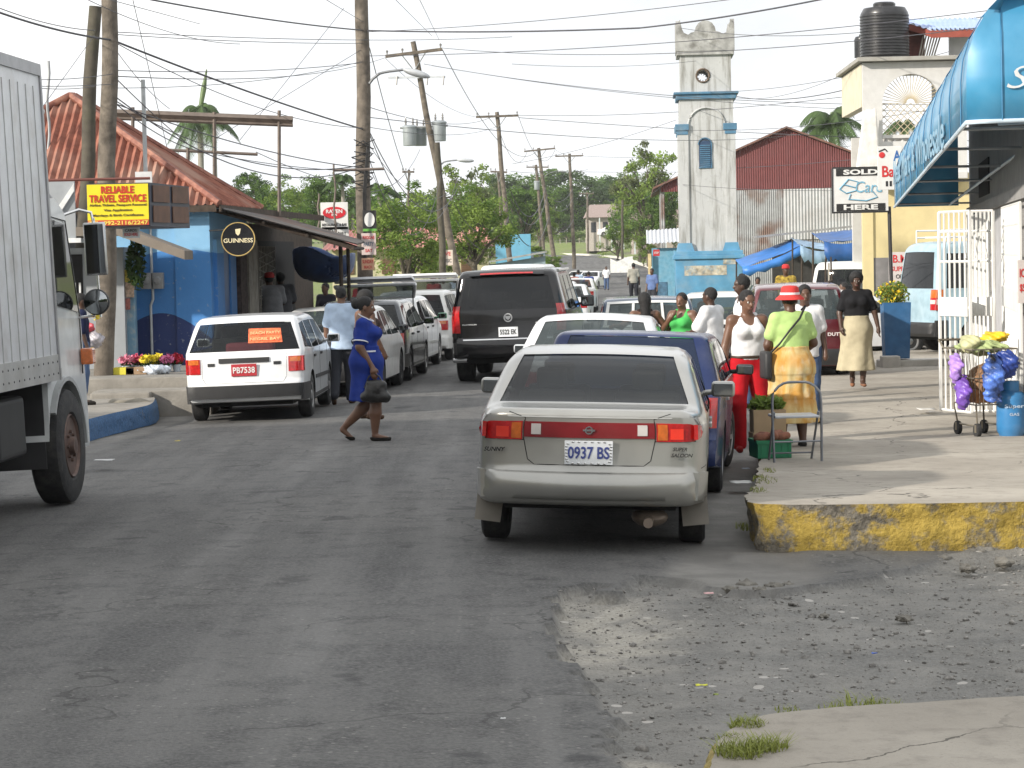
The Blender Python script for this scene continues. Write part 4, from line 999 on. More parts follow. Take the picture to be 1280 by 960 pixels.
# ------------------------------------------------------------------ ground materials
def asphalt_mat():
    m, nt, b = newmat('asphalt'); v = texco(nt); L = nt.links
    a = nt.nodes.new('ShaderNodeAttribute'); a.attribute_name = 'kind_mask'; sp = nt.nodes.new('ShaderNodeSeparateColor'); L.new(a.outputs['Color'], sp.inputs[0])
    n1 = tnoise(nt, v, .35, 4, .55); n2 = tnoise(nt, v, 45, 3, .6); n3 = tnoise(nt, v, 3, 6, .6); n4 = tnoise(nt, v, 110, 2, .6)
    # streaks along the street
    st = nt.nodes.new('ShaderNodeMapping'); st.inputs['Rotation'].default_value = (0, 0, rad(4)); st.inputs['Scale'].default_value = (1.6, .12, 1); L.new(v, st.inputs['Vector']); n5 = tnoise(nt, st.outputs[0], 1.2, 5, .6)
    asp = mix_rgb(nt, rng_(nt, n1, .36, .64), (.068, .068, .069), (.115, .113, .109))
    asp = mix_rgb(nt, rng_(nt, n5, .42, .66, 0, .65), asp, (.145, .142, .135))
    asp = mix_rgb(nt, rng_(nt, n3, .50, .62, 0, .6), asp, (.045, .045, .046))
    n6 = tnoise(nt, v, 9, 6, .7); asp = mix_rgb(nt, rng_(nt, n6, .56, .68, 0, .6), asp, (.035, .035, .035))
    asp = mix_rgb(nt, rng_(nt, n2, .40, .7, 0, .7), asp, (.175, .172, .165))
    vo = nt.nodes.new('ShaderNodeTexVoronoi'); vo.inputs['Scale'].default_value = 28; L.new(v, vo.inputs['Vector']); vs = nt.nodes.new('ShaderNodeSeparateColor'); L.new(vo.outputs['Color'], vs.inputs[0])
    speck = mth(nt, 'MULTIPLY', mth(nt, 'GREATER_THAN', vs.outputs[0], .90), mth(nt, 'LESS_THAN', vo.outputs['Distance'], .30))
    asp = mix_rgb(nt, mth(nt, 'MULTIPLY', speck, rng_(nt, n1, .35, .7, .1, .75)), asp, (.30, .29, .27))
    nd = nt.nodes.new('ShaderNodeTexNoise'); nd.inputs['Scale'].default_value = 2; nd.inputs['Detail'].default_value = 8; L.new(v, nd.inputs['Vector']); ns = nt.nodes.new('ShaderNodeVectorMath'); ns.operation = 'SCALE'; ns.inputs['Scale'].default_value = .7; L.new(nd.outputs['Color'], ns.inputs[0]); na = nt.nodes.new('ShaderNodeVectorMath'); L.new(v, na.inputs[0]); L.new(ns.outputs[0], na.inputs[1])
    v3 = nt.nodes.new('ShaderNodeTexVoronoi'); v3.feature = 'DISTANCE_TO_EDGE'; v3.inputs['Scale'].default_value = .55; L.new(na.outputs[0], v3.inputs['Vector']); ck = mth(nt, 'MULTIPLY', mth(nt, 'LESS_THAN', v3.outputs['Distance'], .006), rng_(nt, n1, .48, .55)); asp = mix_rgb(nt, mth(nt, 'MULTIPLY', ck, .5), asp, (.02, .02, .02))
    oil = tnoise(nt, v, 1.6, 3, .5); asp = mix_rgb(nt, rng_(nt, oil, .66, .70, 0, .55), asp, (.03, .03, .032))
    vo2 = nt.nodes.new('ShaderNodeTexVoronoi'); vo2.inputs['Scale'].default_value = 11; L.new(v, vo2.inputs['Vector']); vs2 = nt.nodes.new('ShaderNodeSeparateColor'); L.new(vo2.outputs['Color'], vs2.inputs[0])
    gr = mix_rgb(nt, rng_(nt, n3, .35, .65), (.12, .117, .108), (.22, .21, .19))
    gr = mix_rgb(nt, rng_(nt, n2, .35, .7, 0, .7), gr, (.24, .235, .22))
    gr = mix_rgb(nt, rng_(nt, n4, .55, .75, 0, .7), gr, (.05, .05, .048))
    gr = mix_rgb(nt, mth(nt, 'MULTIPLY', mth(nt, 'GREATER_THAN', vs2.outputs[1], .93), mth(nt, 'LESS_THAN', vo2.outputs['Distance'], .3)), gr, (.40, .38, .35))
    co = mix_rgb(nt, rng_(nt, n3, .35, .7), (.15, .145, .135), (.24, .232, .215)); co = mix_rgb(nt, rng_(nt, n1, .45, .7, 0, .6), co, (.10, .096, .09))
    base = mix_rgb(nt, sp.outputs[0], asp, gr); base = mix_rgb(nt, sp.outputs[1], base, co); base = mix_rgb(nt, sp.outputs[2], base, mix_rgb(nt, rng_(nt, n2, .3, .7), (.26, .24, .20), (.48, .45, .39)))
    L.new(base, b.inputs['Base Color']); L.new(rng_(nt, n5, .35, .7, .9, .62), b.inputs['Roughness']); b.inputs['Specular IOR Level'].default_value = .35
    h = mth(nt, 'ADD', n2, mth(nt, 'MULTIPLY', n4, .6)); h = mth(nt, 'ADD', h, mth(nt, 'MULTIPLY', n3, 1.2)); bumpn(nt, b, h, .8, .012)
    return m
ASP = asphalt_mat()
def px_poly(pts, z=0): return [tuple(G(x, y, z).xy) for x, y in pts]
def np_inpoly(X, Y, poly):
    c = np.zeros(X.shape, bool); n = len(poly)
    for i in range(n):
        x1, y1 = poly[i]; x2, y2 = poly[i-1]
        if y1 == y2: continue
        t = ((y1 > Y) != (y2 > Y)) & (X < (x2-x1)*(Y-y1)/(y2-y1)+x1); c ^= t
    return c
def vnoise(X, Y, s, seed=0, oct=4):
    """value noise in numpy"""
    r = np.random.default_rng(seed); out = 0; amp = 1; tot = 0
    for o in range(oct):
        T = r.random((64, 64)); x = X*s; y = Y*s; xi = np.floor(x).astype(int); yi = np.floor(y).astype(int); fx = x-xi; fy = y-yi
        fx = fx*fx*(3-2*fx); fy = fy*fy*(3-2*fy)
        a = T[xi % 64, yi % 64]; b2 = T[(xi+1) % 64, yi % 64]; c2 = T[xi % 64, (yi+1) % 64]; d = T[(xi+1) % 64, (yi+1) % 64]
        out = out+amp*((a*(1-fx)+b2*fx)*(1-fy)+(c2*(1-fx)+d*fx)*fy); tot += amp; amp *= .5; s *= 2.03
    return out/tot-.5
knY = np.array([k[0] for k in KN], float); knZ = np.array([k[1] for k in KN], float); xcY = np.array([k[0] for k in XC], float); xcX = np.array([k[1] for k in XC], float)
def npzg(X, Y):
    z = np.interp(Y, knY, knZ); f = np.clip((75-Y)/30, 0, 1); return z-f*.022*np.maximum(0, np.abs(X-np.interp(Y, xcY, xcX))-1)
def grid_mesh(xs, ys, Z, X=None, Y=None):
    nx, ny = len(xs), len(ys)
    if X is None: X, Y = np.meshgrid(xs, ys, indexing='ij')
    v = np.stack([X, Y, Z], -1).reshape(-1, 3); i, j = np.meshgrid(np.arange(nx-1), np.arange(ny-1), indexing='ij'); a = (i*ny+j).ravel()
    return np_mesh(v, np.stack([a, a+ny, a+ny+1, a+1], 1))
def set_mask(me, R, Gc, B):
    at = me.color_attributes.new('kind_mask', 'FLOAT_COLOR', 'POINT'); c = np.stack([R.ravel(), Gc.ravel(), B.ravel(), np.ones(R.size)], 1).astype(np.float32); at.data.foreach_set('color', c.ravel())
# near street sheet
xs = np.arange(-9.5, 11, .05); ys = np.concatenate([np.arange(8.2, 20, .04), np.arange(20, 46.01, .1)])
X, Y = np.meshgrid(xs, ys, indexing='ij'); Z = npzg(X, Y)
jx = vnoise(X, Y, 2.2, 1)*.30; jy = vnoise(X, Y, 2.2, 2)*.9
gp = px_poly([(1000, 722), (905, 722), (862, 714), (797, 710), (792, 722), (770, 733), (740, 722), (688, 732), (692, 760), (690, 785), (700, 810), (726, 826), (740, 858), (752, 885), (768, 925), (780, 975), (800, 1040), (1500, 1040), (1700, 640), (1280, 660)])
j2 = vnoise(X, Y, 9, 11)*.16; gravel = np_inpoly(X+jx*.5+j2, Y+jy*.5+j2*2, gp)
cp = px_poly([(885, 560), (880, 640), (845, 690), (830, 712), (862, 718), (905, 722), (960, 724), (1010, 716), (1040, 700), (940, 640), (975, 540)])
conc = np_inpoly(X+jx*.3, Y+jy*.35, cp)
lp = px_poly([(-200, 590), (110, 548), (165, 535), (240, 512), (235, 496), (150, 496), (-200, 530)])
concl = np_inpoly(X+jx*.6, Y+jy*.6, lp)
def blur(a, n=2):
    a = a.astype(float)
    for _ in range(n): a = (a+np.roll(a, 1, 0)+np.roll(a, -1, 0)+np.roll(a, 1, 1)+np.roll(a, -1, 1))/5
    return a
gz_ = gravel.astype(float); cz_ = blur(conc, 2)
# pothole bowl just inside the broken asphalt edge
p0 = G(760, 765)
bowl = np.exp(-(((X-p0.x+.05)/.45)**2+((Y-p0.y)/1.4)**2))
Z -= gz_*(.045+.055*bowl); Z += gz_*vnoise(X, Y, 7, 5, 5)*.045; Z += (vnoise(X, Y, 1.1, 6)*.010+vnoise(X, Y, 12, 7)*.003)*(1-gz_)
rub = np.exp(-(((X-G(930, 735).x)/.35)**2+((Y-G(930, 735).y)/.5)**2)); Z += rub*(np.abs(vnoise(X, Y, 9, 8, 4))*.16-.02)*gz_
Z -= cz_*.015
dust = np.clip(bowl*1.2*gz_-.2+vnoise(X, Y, 5, 9)*2.2*gz_*bowl+vnoise(X, Y, 1.5, 19)*.8*gz_, 0, .8)
patch = px_poly([(760, 928), (800, 932), (850, 936), (872, 944), (850, 955), (790, 950)]); dust = np.maximum(dust, blur(np_inpoly(X+jx*.3, Y+jy*.3, patch), 1)*.6)
ramp = np.exp(-((Y-16.45)/.30)**2)*(X > 1.5)*(Y < 16.7); Z += ramp*(.07+vnoise(X, Y, 5, 31)*.05)*gz_+ramp*.03
# street mesh with its gravel, concrete and dust masks
me = grid_mesh(xs, ys, Z); set_mask(me, gz_, np.maximum(cz_, blur(concl, 2)), dust)
tag(link('road', me, ASP, smooth=180), 'grey worn asphalt street with a pothole', kind='structure')
# far street sheet
knots = sorted(set([46, 50, 55, 60, 65, 70, 75]+list(range(80, 425, 5))+[205, 225])); vs = [];
nx = 13
XX = np.zeros((nx, len(knots))); YY = np.zeros_like(XX); ZZ = np.zeros_like(XX)
knots = [k_ for k_ in knots if k_ <= 345]; XX = XX[:, :len(knots)]; YY = YY[:, :len(knots)]; ZZ = ZZ[:, :len(knots)]
for j, yk in enumerate(knots):
    for i in range(nx):
        x = xc(yk)+(-5.2+i*10.4/(nx-1))*(1 if yk > 80 else 1.5-.5*(yk-46)/34) if yk < 80 else xc(yk)+(-4.6+i*9.2/(nx-1))
        XX[i, j] = x; YY[i, j] = yk; ZZ[i, j] = zg(x, yk)+(.0 if yk > 46 else 0)
me = grid_mesh(range(nx), knots, ZZ, XX, YY); set_mask(me, np.zeros_like(ZZ), np.zeros_like(ZZ), np.zeros_like(ZZ)); tag(link('far_road', me, ASP), kind='structure')
# kerb line on the bend far ahead
bm = bmesh.new(); prev = None
for yk in range(215, 336, 8):
    x = xc(yk)+4.7; a = [Vector((x, yk, zg(x, yk)-.1)), Vector((x, yk, zg(x, yk)+.22)), Vector((x+.5, yk, zg(x, yk)+.22)), Vector((x+.5, yk, zg(x, yk)-.1))]
    a = [bm.verts.new(q) for q in a]
    if prev:
        for i in range(3): bm.faces.new((prev[i], prev[i+1], a[i+1], a[i]))
    prev = a
CONC = mat('concrete', (.24, .225, .20), .85, var=.18, scale=4, bump=.6, bscale=30, dirt=.5, dcol=(.16, .15, .13), dscale=1.6)
tag(obj('far_kerb', bm, mat('kerb_white', (.6, .58, .52), .8)), kind='structure')
# open ground out to the horizon
def tz(x, y):
    z = interp(KN, y)-.16-.4*max(0, min(1, (60-y)/10))
    w = interp(XC, y)
    if y > 215:
        d = max(0, x-(w+6)); z += min(d*.2, 1.3)*min(1, (y-215)/60)
        d = max(0, (w-6)-x); z += min(d*.05, 2.5)*min(1, (y-215)/60)
    z += min(1, max(0, (y-450)/600))*14 if y > 450 else 0
    return z
yy = [-100, -50, -30, -10, 0, 5, 10, 12, 20, 30, 46, 60, 80, 100, 120, 150, 180, 205, 215, 225, 240, 260, 280, 300, 320, 330, 340, 350, 365, 380, 420, 460, 500, 600, 800, 1140]
xx = sorted(set([-690, -400, -200, -120, -80]+list(range(-60, 100, 5))+[110, 140, 200, 400, 690]))
Z2 = np.array([[tz(x, y) for y in yy] for x in xx]); me = grid_mesh(xx, yy, Z2)
def ground_mat():
    m, nt, b = newmat('grassy_ground'); v = texco(nt); n = tnoise(nt, v, .15, 6, .6); n2 = tnoise(nt, v, 2.5, 5, .6)
    c = mix_rgb(nt, rng_(nt, n2, .3, .7), (.10, .15, .035), (.22, .26, .07)); c = mix_rgb(nt, rng_(nt, n, .5, .65), c, (.16, .14, .10)); nt.links.new(c, b.inputs['Base Color']); b.inputs['Roughness'].default_value = .95
    bumpn(nt, b, n2, .8, .2); return m
tag(link('ground', me, ground_mat()), kind='structure')
# ------------------------------------------------------------------ right pavement and its yellow kerb
def sz(x, y): return interp([(16.0, .275), (17.3, .235), (20, .12), (25, .05), (31, .015), (46, -.06), (62, -.12), (120, -.3)], y) + .01*noise.noise((x*.8, y*.8, 0))
def smooth_line(pts, step=.05):
    out = []
    for i in range(len(pts)-1):
        p0 = Vector(pts[max(i-1, 0)]); p1 = Vector(pts[i]); p2 = Vector(pts[i+1]); p3 = Vector(pts[min(i+2, len(pts)-1)])
        n = max(1, int((p2-p1).length/step))
        for k in range(n):
            t = k/n; out.append(.5*((2*p1)+(-p0+p2)*t+(2*p0-5*p1+4*p2-p3)*t*t+(-p0+3*p1-3*p2+p3)*t**3))
    out.append(Vector(pts[-1])); return out
edge = smooth_line([(10.5, 16.0), (7, 16.25), (4.4, 16.45), (3.2, 16.55), (2.3, 16.60), (1.86, 16.72), (1.68, 17.0), (1.72, 17.7), (1.86, 18.6), (2.08, 20.4), (2.32, 22.6), (2.55, 25), (2.85, 28), (3.25, 32), (3.7, 38), (4.4, 46)], .05)
edge = [p+Vector((noise.noise((p.x*5, p.y*5, 1)), noise.noise((p.x*5, p.y*5, 9))))*.035 for p in edge]
def slab_mat():
    m, nt, b = newmat('pavement_concrete'); v = texco(nt); L = nt.links
    n1 = tnoise(nt, v, .5, 5, .6); n2 = tnoise(nt, v, 6, 6, .65); n3 = tnoise(nt, v, 70, 3)
    c = mix_rgb(nt, rng_(nt, n1, .35, .65), (.27, .243, .205), (.41, .375, .32)); c = mix_rgb(nt, rng_(nt, n2, .5, .72, 0, .6), c, (.19, .17, .145)); c = mix_rgb(nt, rng_(nt, n3, .6, .8, 0, .5), c, (.16, .15, .13))
    vo = nt.nodes.new('ShaderNodeTexVoronoi'); vo.feature = 'DISTANCE_TO_EDGE'; vo.inputs['Scale'].default_value = .38
    wv = nt.nodes.new('ShaderNodeVectorMath'); wv.operation = 'ADD'; nn = nt.nodes.new('ShaderNodeTexNoise'); nn.inputs['Scale'].default_value = 1.8; nn.inputs['Detail'].default_value = 6; L.new(v, nn.inputs['Vector'])
    sc = nt.nodes.new('ShaderNodeVectorMath'); sc.operation = 'SCALE'; sc.inputs['Scale'].default_value = .55; L.new(nn.outputs['Color'], sc.inputs[0]); L.new(v, wv.inputs[0]); L.new(sc.outputs[0], wv.inputs[1]); L.new(wv.outputs[0], vo.inputs['Vector'])
    crack = mth(nt, 'MULTIPLY', mth(nt, 'LESS_THAN', vo.outputs['Distance'], .0024), rng_(nt, n1, .42, .5)); c = mix_rgb(nt, mth(nt, 'MULTIPLY', crack, .8), c, (.06, .055, .045))
    L.new(c, b.inputs['Base Color']); b.inputs['Roughness'].default_value = .85; b.inputs['Specular IOR Level'].default_value = .3
    h = mth(nt, 'SUBTRACT', mth(nt, 'ADD', n2, mth(nt, 'MULTIPLY', n3, .4)), mth(nt, 'MULTIPLY', crack, 1.5)); bumpn(nt, b, h, .7, .012); return m
SLAB = slab_mat()
def slab(name, outline, zf, m, label=None, step=.35, y_to=None):
    bm = bmesh.new(); bm.faces.new([bm.verts.new((p[0], p[1], 0)) for p in outline])
    xs_ = [p[0] for p in outline]; ys_ = [p[1] for p in outline]
    for a, b_, no in ((min(xs_), max(xs_), (1, 0, 0)), (min(ys_), max(ys_), (0, 1, 0))):
        t = a+step
        while t < b_-1e-3: bmesh.ops.bisect_plane(bm, geom=bm.faces[:]+bm.edges[:]+bm.verts[:], plane_co=Vector(no)*t, plane_no=no, dist=1e-5); t += step
    for v in bm.verts: v.co.z = zf(v.co.x, v.co.y)
    fixn(bm)
    for f in bm.faces:
        if f.normal.z < 0: f.normal_flip()
    return tag(obj(name, bm, m, smooth=30), label, kind='structure')
out = [tuple(p) for p in edge]+[(14, 62), (20, 62), (20, 15.5), (10.5, 15.5)]
slab('pavement', out, sz, SLAB, 'pale cracked concrete pavement on the right', .5)
def kerb_mat(name, paintc, amt, base=(.20, .185, .155), scale=2.2, lo=.42):
    m, nt, b = newmat(name); v = texco(nt); L = nt.links; n1 = tnoise(nt, v, scale, 7, .7); n2 = tnoise(nt, v, 22, 5, .65); n3 = tnoise(nt, v, 1.1, 3)
    c = mix_rgb(nt, rng_(nt, n2, .35, .65), tuple(x*.38 for x in base), base); f = mth(nt, 'MULTIPLY', rng_(nt, n1, lo, lo+.08), amt)
    c = mix_rgb(nt, f, c, mix_rgb(nt, rng_(nt, n2, .3, .7), tuple(x*.6 for x in paintc), paintc)); L.new(c, b.inputs['Base Color']); b.inputs['Roughness'].default_value = .85
    bumpn(nt, b, mth(nt, 'ADD', n2, n1), .9, .03); return m
def kerb_face(name, line, ztop, zbot, m, rough=.03, out_sign=1, label=None, rows=9):
    bm = bmesh.new(); prev = None; n = len(line)
    for i, p in enumerate(line):
        a = line[max(i-1, 0)]; b_ = line[min(i+1, n-1)]; t = (Vector(b_)-Vector(a)).normalized(); no = Vector((t.y, -t.x))*out_sign; col = []
        zt = ztop(p[0], p[1]); zb = zbot(p[0], p[1])-.03
        for k in range(rows):
            u = k/(rows-1); z = zt-(zt-zb)*u
            d = 0 if k == 0 else (.025*math.sin(min(1, u*3)*PI/2)+rough*noise.fractal((p[0]*6, p[1]*6, z*9), 1, 2, 4)+.03*u)
            col.append(bm.verts.new((p[0]+no.x*d, p[1]+no.y*d, z+(.0 if k else .0))))
        if prev:
            for k in range(rows-1): bm.faces.new((prev[k], col[k], col[k+1], prev[k+1]))
        prev = col
    fixn(bm)
    return tag(obj(name, bm, m, smooth=60), label, kind='structure')
YK = kerb_mat('kerb_yellow', (.50, .35, .05), .85, (.22, .20, .165), 2.2, .48)
kerb_face('kerb', edge, sz, lambda x, y: zg(x, y)-.03, YK, label='rough concrete kerb with worn yellow paint')
# nearest pavement corner, bottom right
nl = [G(x, y, .15).xy for x, y in ((878, 1040), (884, 985), (893, 940), (905, 918), (930, 903), (965, 893), (1060, 884), (1180, 876), (1300, 868), (1600, 850))]
nl = smooth_line([tuple(p) for p in nl], .03); nl = [p+Vector((noise.noise((p.x*7, p.y*7, 3)), noise.noise((p.x*7, p.y*7, 5))))*.015 for p in nl]
slab('near_pavement', [tuple(p) for p in nl]+[(6, 9.9), (6, 6), (.6, 6)], lambda x, y: .15+.006*noise.noise((x*2, y*2, 0)), SLAB, 'pale concrete pavement corner in the foreground', .3)
kerb_face('near_kerb', nl, lambda x, y: .15+.006*noise.noise((x*2, y*2, 0)), lambda x, y: -.06, kerb_mat('kerb_yellow_pale', (.55, .43, .14), .9, (.30, .27, .2), 3, .36), .02, -1)
# left pavement with blue kerb
ll = [G(x, y, .13).xy for x, y in ((-420, 668), (-60, 570), (110, 524), (165, 511), (186, 506), (193, 500), (188, 495), (150, 492), (60, 488))]
ll = smooth_line([tuple(p) for p in ll], .06)
slab('left_pavement', [tuple(p) for p in ll]+[tuple(G(-400, 488, .13).xy)], lambda x, y: .13, CONC, None, .4)
kerb_face('left_kerb', ll, lambda x, y: .13, lambda x, y: -.1, kerb_mat('kerb_blue', (.05, .14, .30), .97, (.2, .2, .19), 3, .30), .012, 1)
# raised walkway in front of the blue bar, with steps
bm = bmesh.new(); bbox(bm, -16, -4.35, 35.0, 39.2, -.2, .37, .02); bbox(bm, -16, -4.0, 39.2, 62, -.2, .16, .02); bbox(bm, -6.0, -4.3, 34.2, 34.98, -.2, .22, .02)
tag(obj('raised_walkway', bm, CONC), kind='structure')
bm = bmesh.new(); bbox(bm, 0, .85, 0, .35, 0, .26, .03); o = obj('low_wall', bm, CONC); tag(o, 'low concrete wall at the foot of the wooden poles', 'wall'); p = P(112, 490, 34.0); o.location = (p.x, p.y, -.05)
S_ = Field((-.35, -.25, -.02), (.35, .25, .32), .02); S_.cone((-.2, 0, .10), (.2, 0, .08), .13, .12, 0, (1, 1, .9)); S_.V += (np.sin(S_.X*13)*np.sin(S_.Y*17+1)*np.sin(S_.Z*19)*.03).astype(np.float32); o = S_.obj('stone_block', mat('stone', (.24, .22, .18), .9, var=.3, bump=.8), None); tag(o, 'rounded stone lying at the end of the blue kerb', 'stone'); o.location = (P(163, 500, 33.0).x, 33.0, -.03)
# ------------------------------------------------------------------ materials for buildings
def corrugated(name, c, c2, axis='X', freq=7, rustc=(.20, .07, .03), rust=.5, rough=.55, metal=0, d2=2.0):
    m, nt, b = newmat(name); v = texco(nt); L = nt.links
    wv = nt.nodes.new('ShaderNodeTexWave'); wv.bands_direction = axis; wv.inputs['Scale'].default_value = freq; L.new(v, wv.inputs['Vector'])
    n = tnoise(nt, v, d2, 6, .65); n2 = tnoise(nt, v, .6, 3)
    cc = mix_rgb(nt, rng_(nt, n, .35, .65), c, c2); cc = mix_rgb(nt, rng_(nt, n2, .48, .62, 0, rust), cc, rustc); L.new(cc, b.inputs['Base Color']); b.inputs['Roughness'].default_value = rough; b.inputs['Metallic'].default_value = metal
    bumpn(nt, b, wv.outputs['Fac'], 1.0, .03); return m
def wavy_sheet(bm, a, b_, c_, d, n, amp=.02, mi=0):
    """corrugated quad; ridges run from edge a-b to edge d-c; n corrugations"""
    a, b_, c_, d = (Vector(p) for p in (a, b_, c_, d)); no = (b_-a).cross(d-a).normalized(); k = n*4; prev = None
    for i in range(k+1):
        t = i/k; o = no*amp*math.sin(i*PI/2); p = bm.verts.new(a.lerp(b_, t)+o); q = bm.verts.new(d.lerp(c_, t)+o)
        if prev: bm.faces.new((prev[0], p, q, prev[1])).material_index = mi
        prev = (p, q)
def wall_blue():
    m, nt, b = newmat('bar_wall_paint'); v = texco(nt); L = nt.links; sp = nt.nodes.new('ShaderNodeSeparateXYZ'); L.new(v, sp.inputs[0])
    n = tnoise(nt, v, 3, 6, .6); n0 = tnoise(nt, v, 12, 5, .6)
    # painted dark-blue scallops and a mid-blue band (they are painted on the real wall)
    wob = mth(nt, 'SINE', mth(nt, 'MULTIPLY', sp.outputs[0], 1.9)); e1 = mth(nt, 'ADD', .80, mth(nt, 'MULTIPLY', mth(nt, 'ABSOLUTE', wob), .42))
    e2 = mth(nt, 'ADD', 1.95, mth(nt, 'MULTIPLY', mth(nt, 'SINE', mth(nt, 'ADD', mth(nt, 'MULTIPLY', sp.outputs[0], 1.3), 2.2)), .30))
    c = mix_rgb(nt, n, (.16, .36, .58), (.26, .50, .72))
    c = mix_rgb(nt, mth(nt, 'LESS_THAN', sp.outputs[2], e2), c, mix_rgb(nt, n, (.04, .17, .45), (.06, .24, .56)))
    c = mix_rgb(nt, mth(nt, 'LESS_THAN', sp.outputs[2], e1), c, (.014, .032, .13))
    c = mix_rgb(nt, rng_(nt, n0, .62, .75, 0, .7), c, (.35, .38, .38)); L.new(c, b.inputs['Base Color']); b.inputs['Roughness'].default_value = .6; bumpn(nt, b, n0, .4, .01); return m
BARW = wall_blue()
WOODD = mat('wood_dark', (.05, .035, .025), .85, var=.4, scale=8, bump=.5); WOODP = mat('wood_pale', (.35, .32, .27), .8, var=.25, scale=5, dirt=.5)
ROOFR = corrugated('roof_rusty_red', (.16, .048, .030), (.31, .12, .078), 'X', 0.0001, (.40, .27, .21), .65, .8, 0, 4.0)
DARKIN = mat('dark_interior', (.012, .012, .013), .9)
# ---- blue bar (hipped rusty roof)
B = thing('corner_bar', 'blue painted corner bar with rusty red hipped roof at the left', 'building', (-4.86, 39, 0))
Rz = rad(-4.0); B.rotation_euler.z = Rz
W_, D_, H_ = 5.5, 11.0, 2.98
bm = bmesh.new(); box(bm, -1.62, 0, 0, .25, .05, H_); o = obj('end_wall', bm, BARW, B)
bm = bmesh.new(); box(bm, -W_, -1.62, .5, .7, .05, H_); obj('recessed_wall', bm, mat('recess_grey', (.16, .17, .18), .8, dirt=.5), B)
bm = bmesh.new(); box(bm, -.25, 0, .252, 3.4, .05, H_); o = obj('street_wall', bm, BARW, B)
bm = bmesh.new(); box(bm, -.25, 0, 3.4, D_, .05, 2.7); obj('back_room_wall', bm, WOODD, B)
bm = bmesh.new(); box(bm, -.56, .02, -.06, -.002, .05, H_-.02); obj('corner_pilaster', bm, BARW, B)
bm = bmesh.new()
ap = Vector((-2.66, 1.75, 4.88)); ap2 = Vector((-2.6, 1.8, 4.87)); e = .35
c1 = Vector((-W_-e, -e, H_-.03)); c2 = Vector((.25, -e, H_-.03)); c3 = Vector((.25, 3.6, H_-.03)); c4 = Vector((-W_-e, 3.6, H_-.03))
def tri_corr(bm, a, b_, top, n, amp=.035):
    """corrugated triangle a-b-top (ridges run up the slope)"""
    a, b_, top = Vector(a), Vector(b_), Vector(top); u = (b_-a).normalized(); foot = a+u*(top-a).dot(u); upv = top-foot; no = u.cross(upv).normalized(); L_ = (b_-a).length; tf = (foot-a).length; prev = None; k = n*4
    for i in range(k+1):
        s = L_*i/k; hh = s/tf if s <= tf else (L_-s)/(L_-tf); o = no*amp*math.sin(i*PI/2); p = bm.verts.new(a+u*s+o); q = bm.verts.new(a+u*s+upv*max(0, min(1, hh))+o)
        if prev:
            try: bm.faces.new((prev[0], p, q, prev[1]))
            except ValueError: pass
        prev = (p, q)
tri_corr(bm, c1, c2, ap, 46, .03); tri_corr(bm, c2, c3, ap2, 26, .03); tri_corr(bm, c4, c1, ap, 26, .03); tri_corr(bm, c3, c4, ap2, 30)
ro = obj('roof', bm, ROOFR, B)
bm = bmesh.new()
for a, b_ in ((c1, ap), (c2, ap), (ap, ap2), (c3, ap2)): add_tube(bm, [Vector(a)+Vector((0, 0, .02)), Vector(b_)+Vector((0, 0, .03))], .065, 6)
obj('ridge_cap', bm, mat('ridge_rust', (.22, .08, .055), .7, var=.3, dirt=.5, dcol=(.55, .3, .2)), ro, 60)
bm = bmesh.new(); box(bm, -W_-e, .2, -e-.02, -e+.0, H_-.14, H_-.03); box(bm, .24, .27, -e, D_, H_-.14, H_-.03); obj('eaves_board', bm, WOODD, B)
# street front: columns, doors, grille
bm = bmesh.new()
for y0, y1, m_ in ((.3, .9, 0), (1.5, 2.0, 0)): box(bm, .0, .06, y0, y1, .05, 2.4, m_)
obj('column', bm, BARW, B)
bm = bmesh.new(); box(bm, .0, .03, .9, 1.5, .1, 2.35); obj('door', bm, mat('door_blue', (.03, .10, .26), .4, var=.2), B)
bm = bmesh.new(); box(bm, .0, .12, 2.1, 2.7, .1, 2.5); obj('brick_pier', bm, mat('brick_dark', (.07, .05, .045), .9, var=.5, scale=14, bump=.8), B)
bm = bmesh.new(); box(bm, .0, .10, 3.0, 3.9, .1, 2.4); obj('door', bm, WOODP, B, label='pale wooden door')
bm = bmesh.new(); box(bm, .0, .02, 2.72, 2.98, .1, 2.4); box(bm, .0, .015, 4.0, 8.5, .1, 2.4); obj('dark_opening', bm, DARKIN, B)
bm = bmesh.new()
for i in range(12):
    a = 4.2+i*.16; add_tube(bm, [(.06, a, .1+(i % 2)*.0), (.06, a, 2.3)], .012, 4)
    add_tube(bm, [(.06, 4.2, .2+i*.17), (.06, 5.96, .35+i*.17)], .010, 4); add_tube(bm, [(.06, 5.96, .2+i*.17), (.06, 4.2, .35+i*.17)], .010, 4)
obj('window_grille', bm, WOODP, B)
# lean-to sheet awning over the pavement
bm = bmesh.new(); wavy_sheet(bm, (-.05, -.3, 2.98), (-.05, 6.4, 2.9), (1.75, 6.0, 2.35), (2.42, -.0, 2.28), 26, .02)
aw = obj('awning', bm, corrugated('awning_tin', (.13, .12, .115), (.07, .06, .055), 'X', .001, (.16, .08, .05), .7, .7), B)
bm = bmesh.new()
for y in (.1, 1.6, 3.2, 4.8): add_tube(bm, [(.05, y, 2.88), (2.36-y*.11, y, 2.21)], .035, 5)
for x, z in ((.9, 2.66), (1.6, 2.43), (2.34, 2.20)): add_tube(bm, [(x, -.05, z), (x*.74, 5.9, z+.03)], .03, 5)
obj('rafter', bm, WOODD, B)
for i, y in enumerate((2.2, 5.6)):
    bm = bmesh.new(); add_tube(bm, [(2.05-y*.1, y, .1), (2.05-y*.1, y, 2.28)], .035, 8); obj('awning_post', bm, WOODD, B)
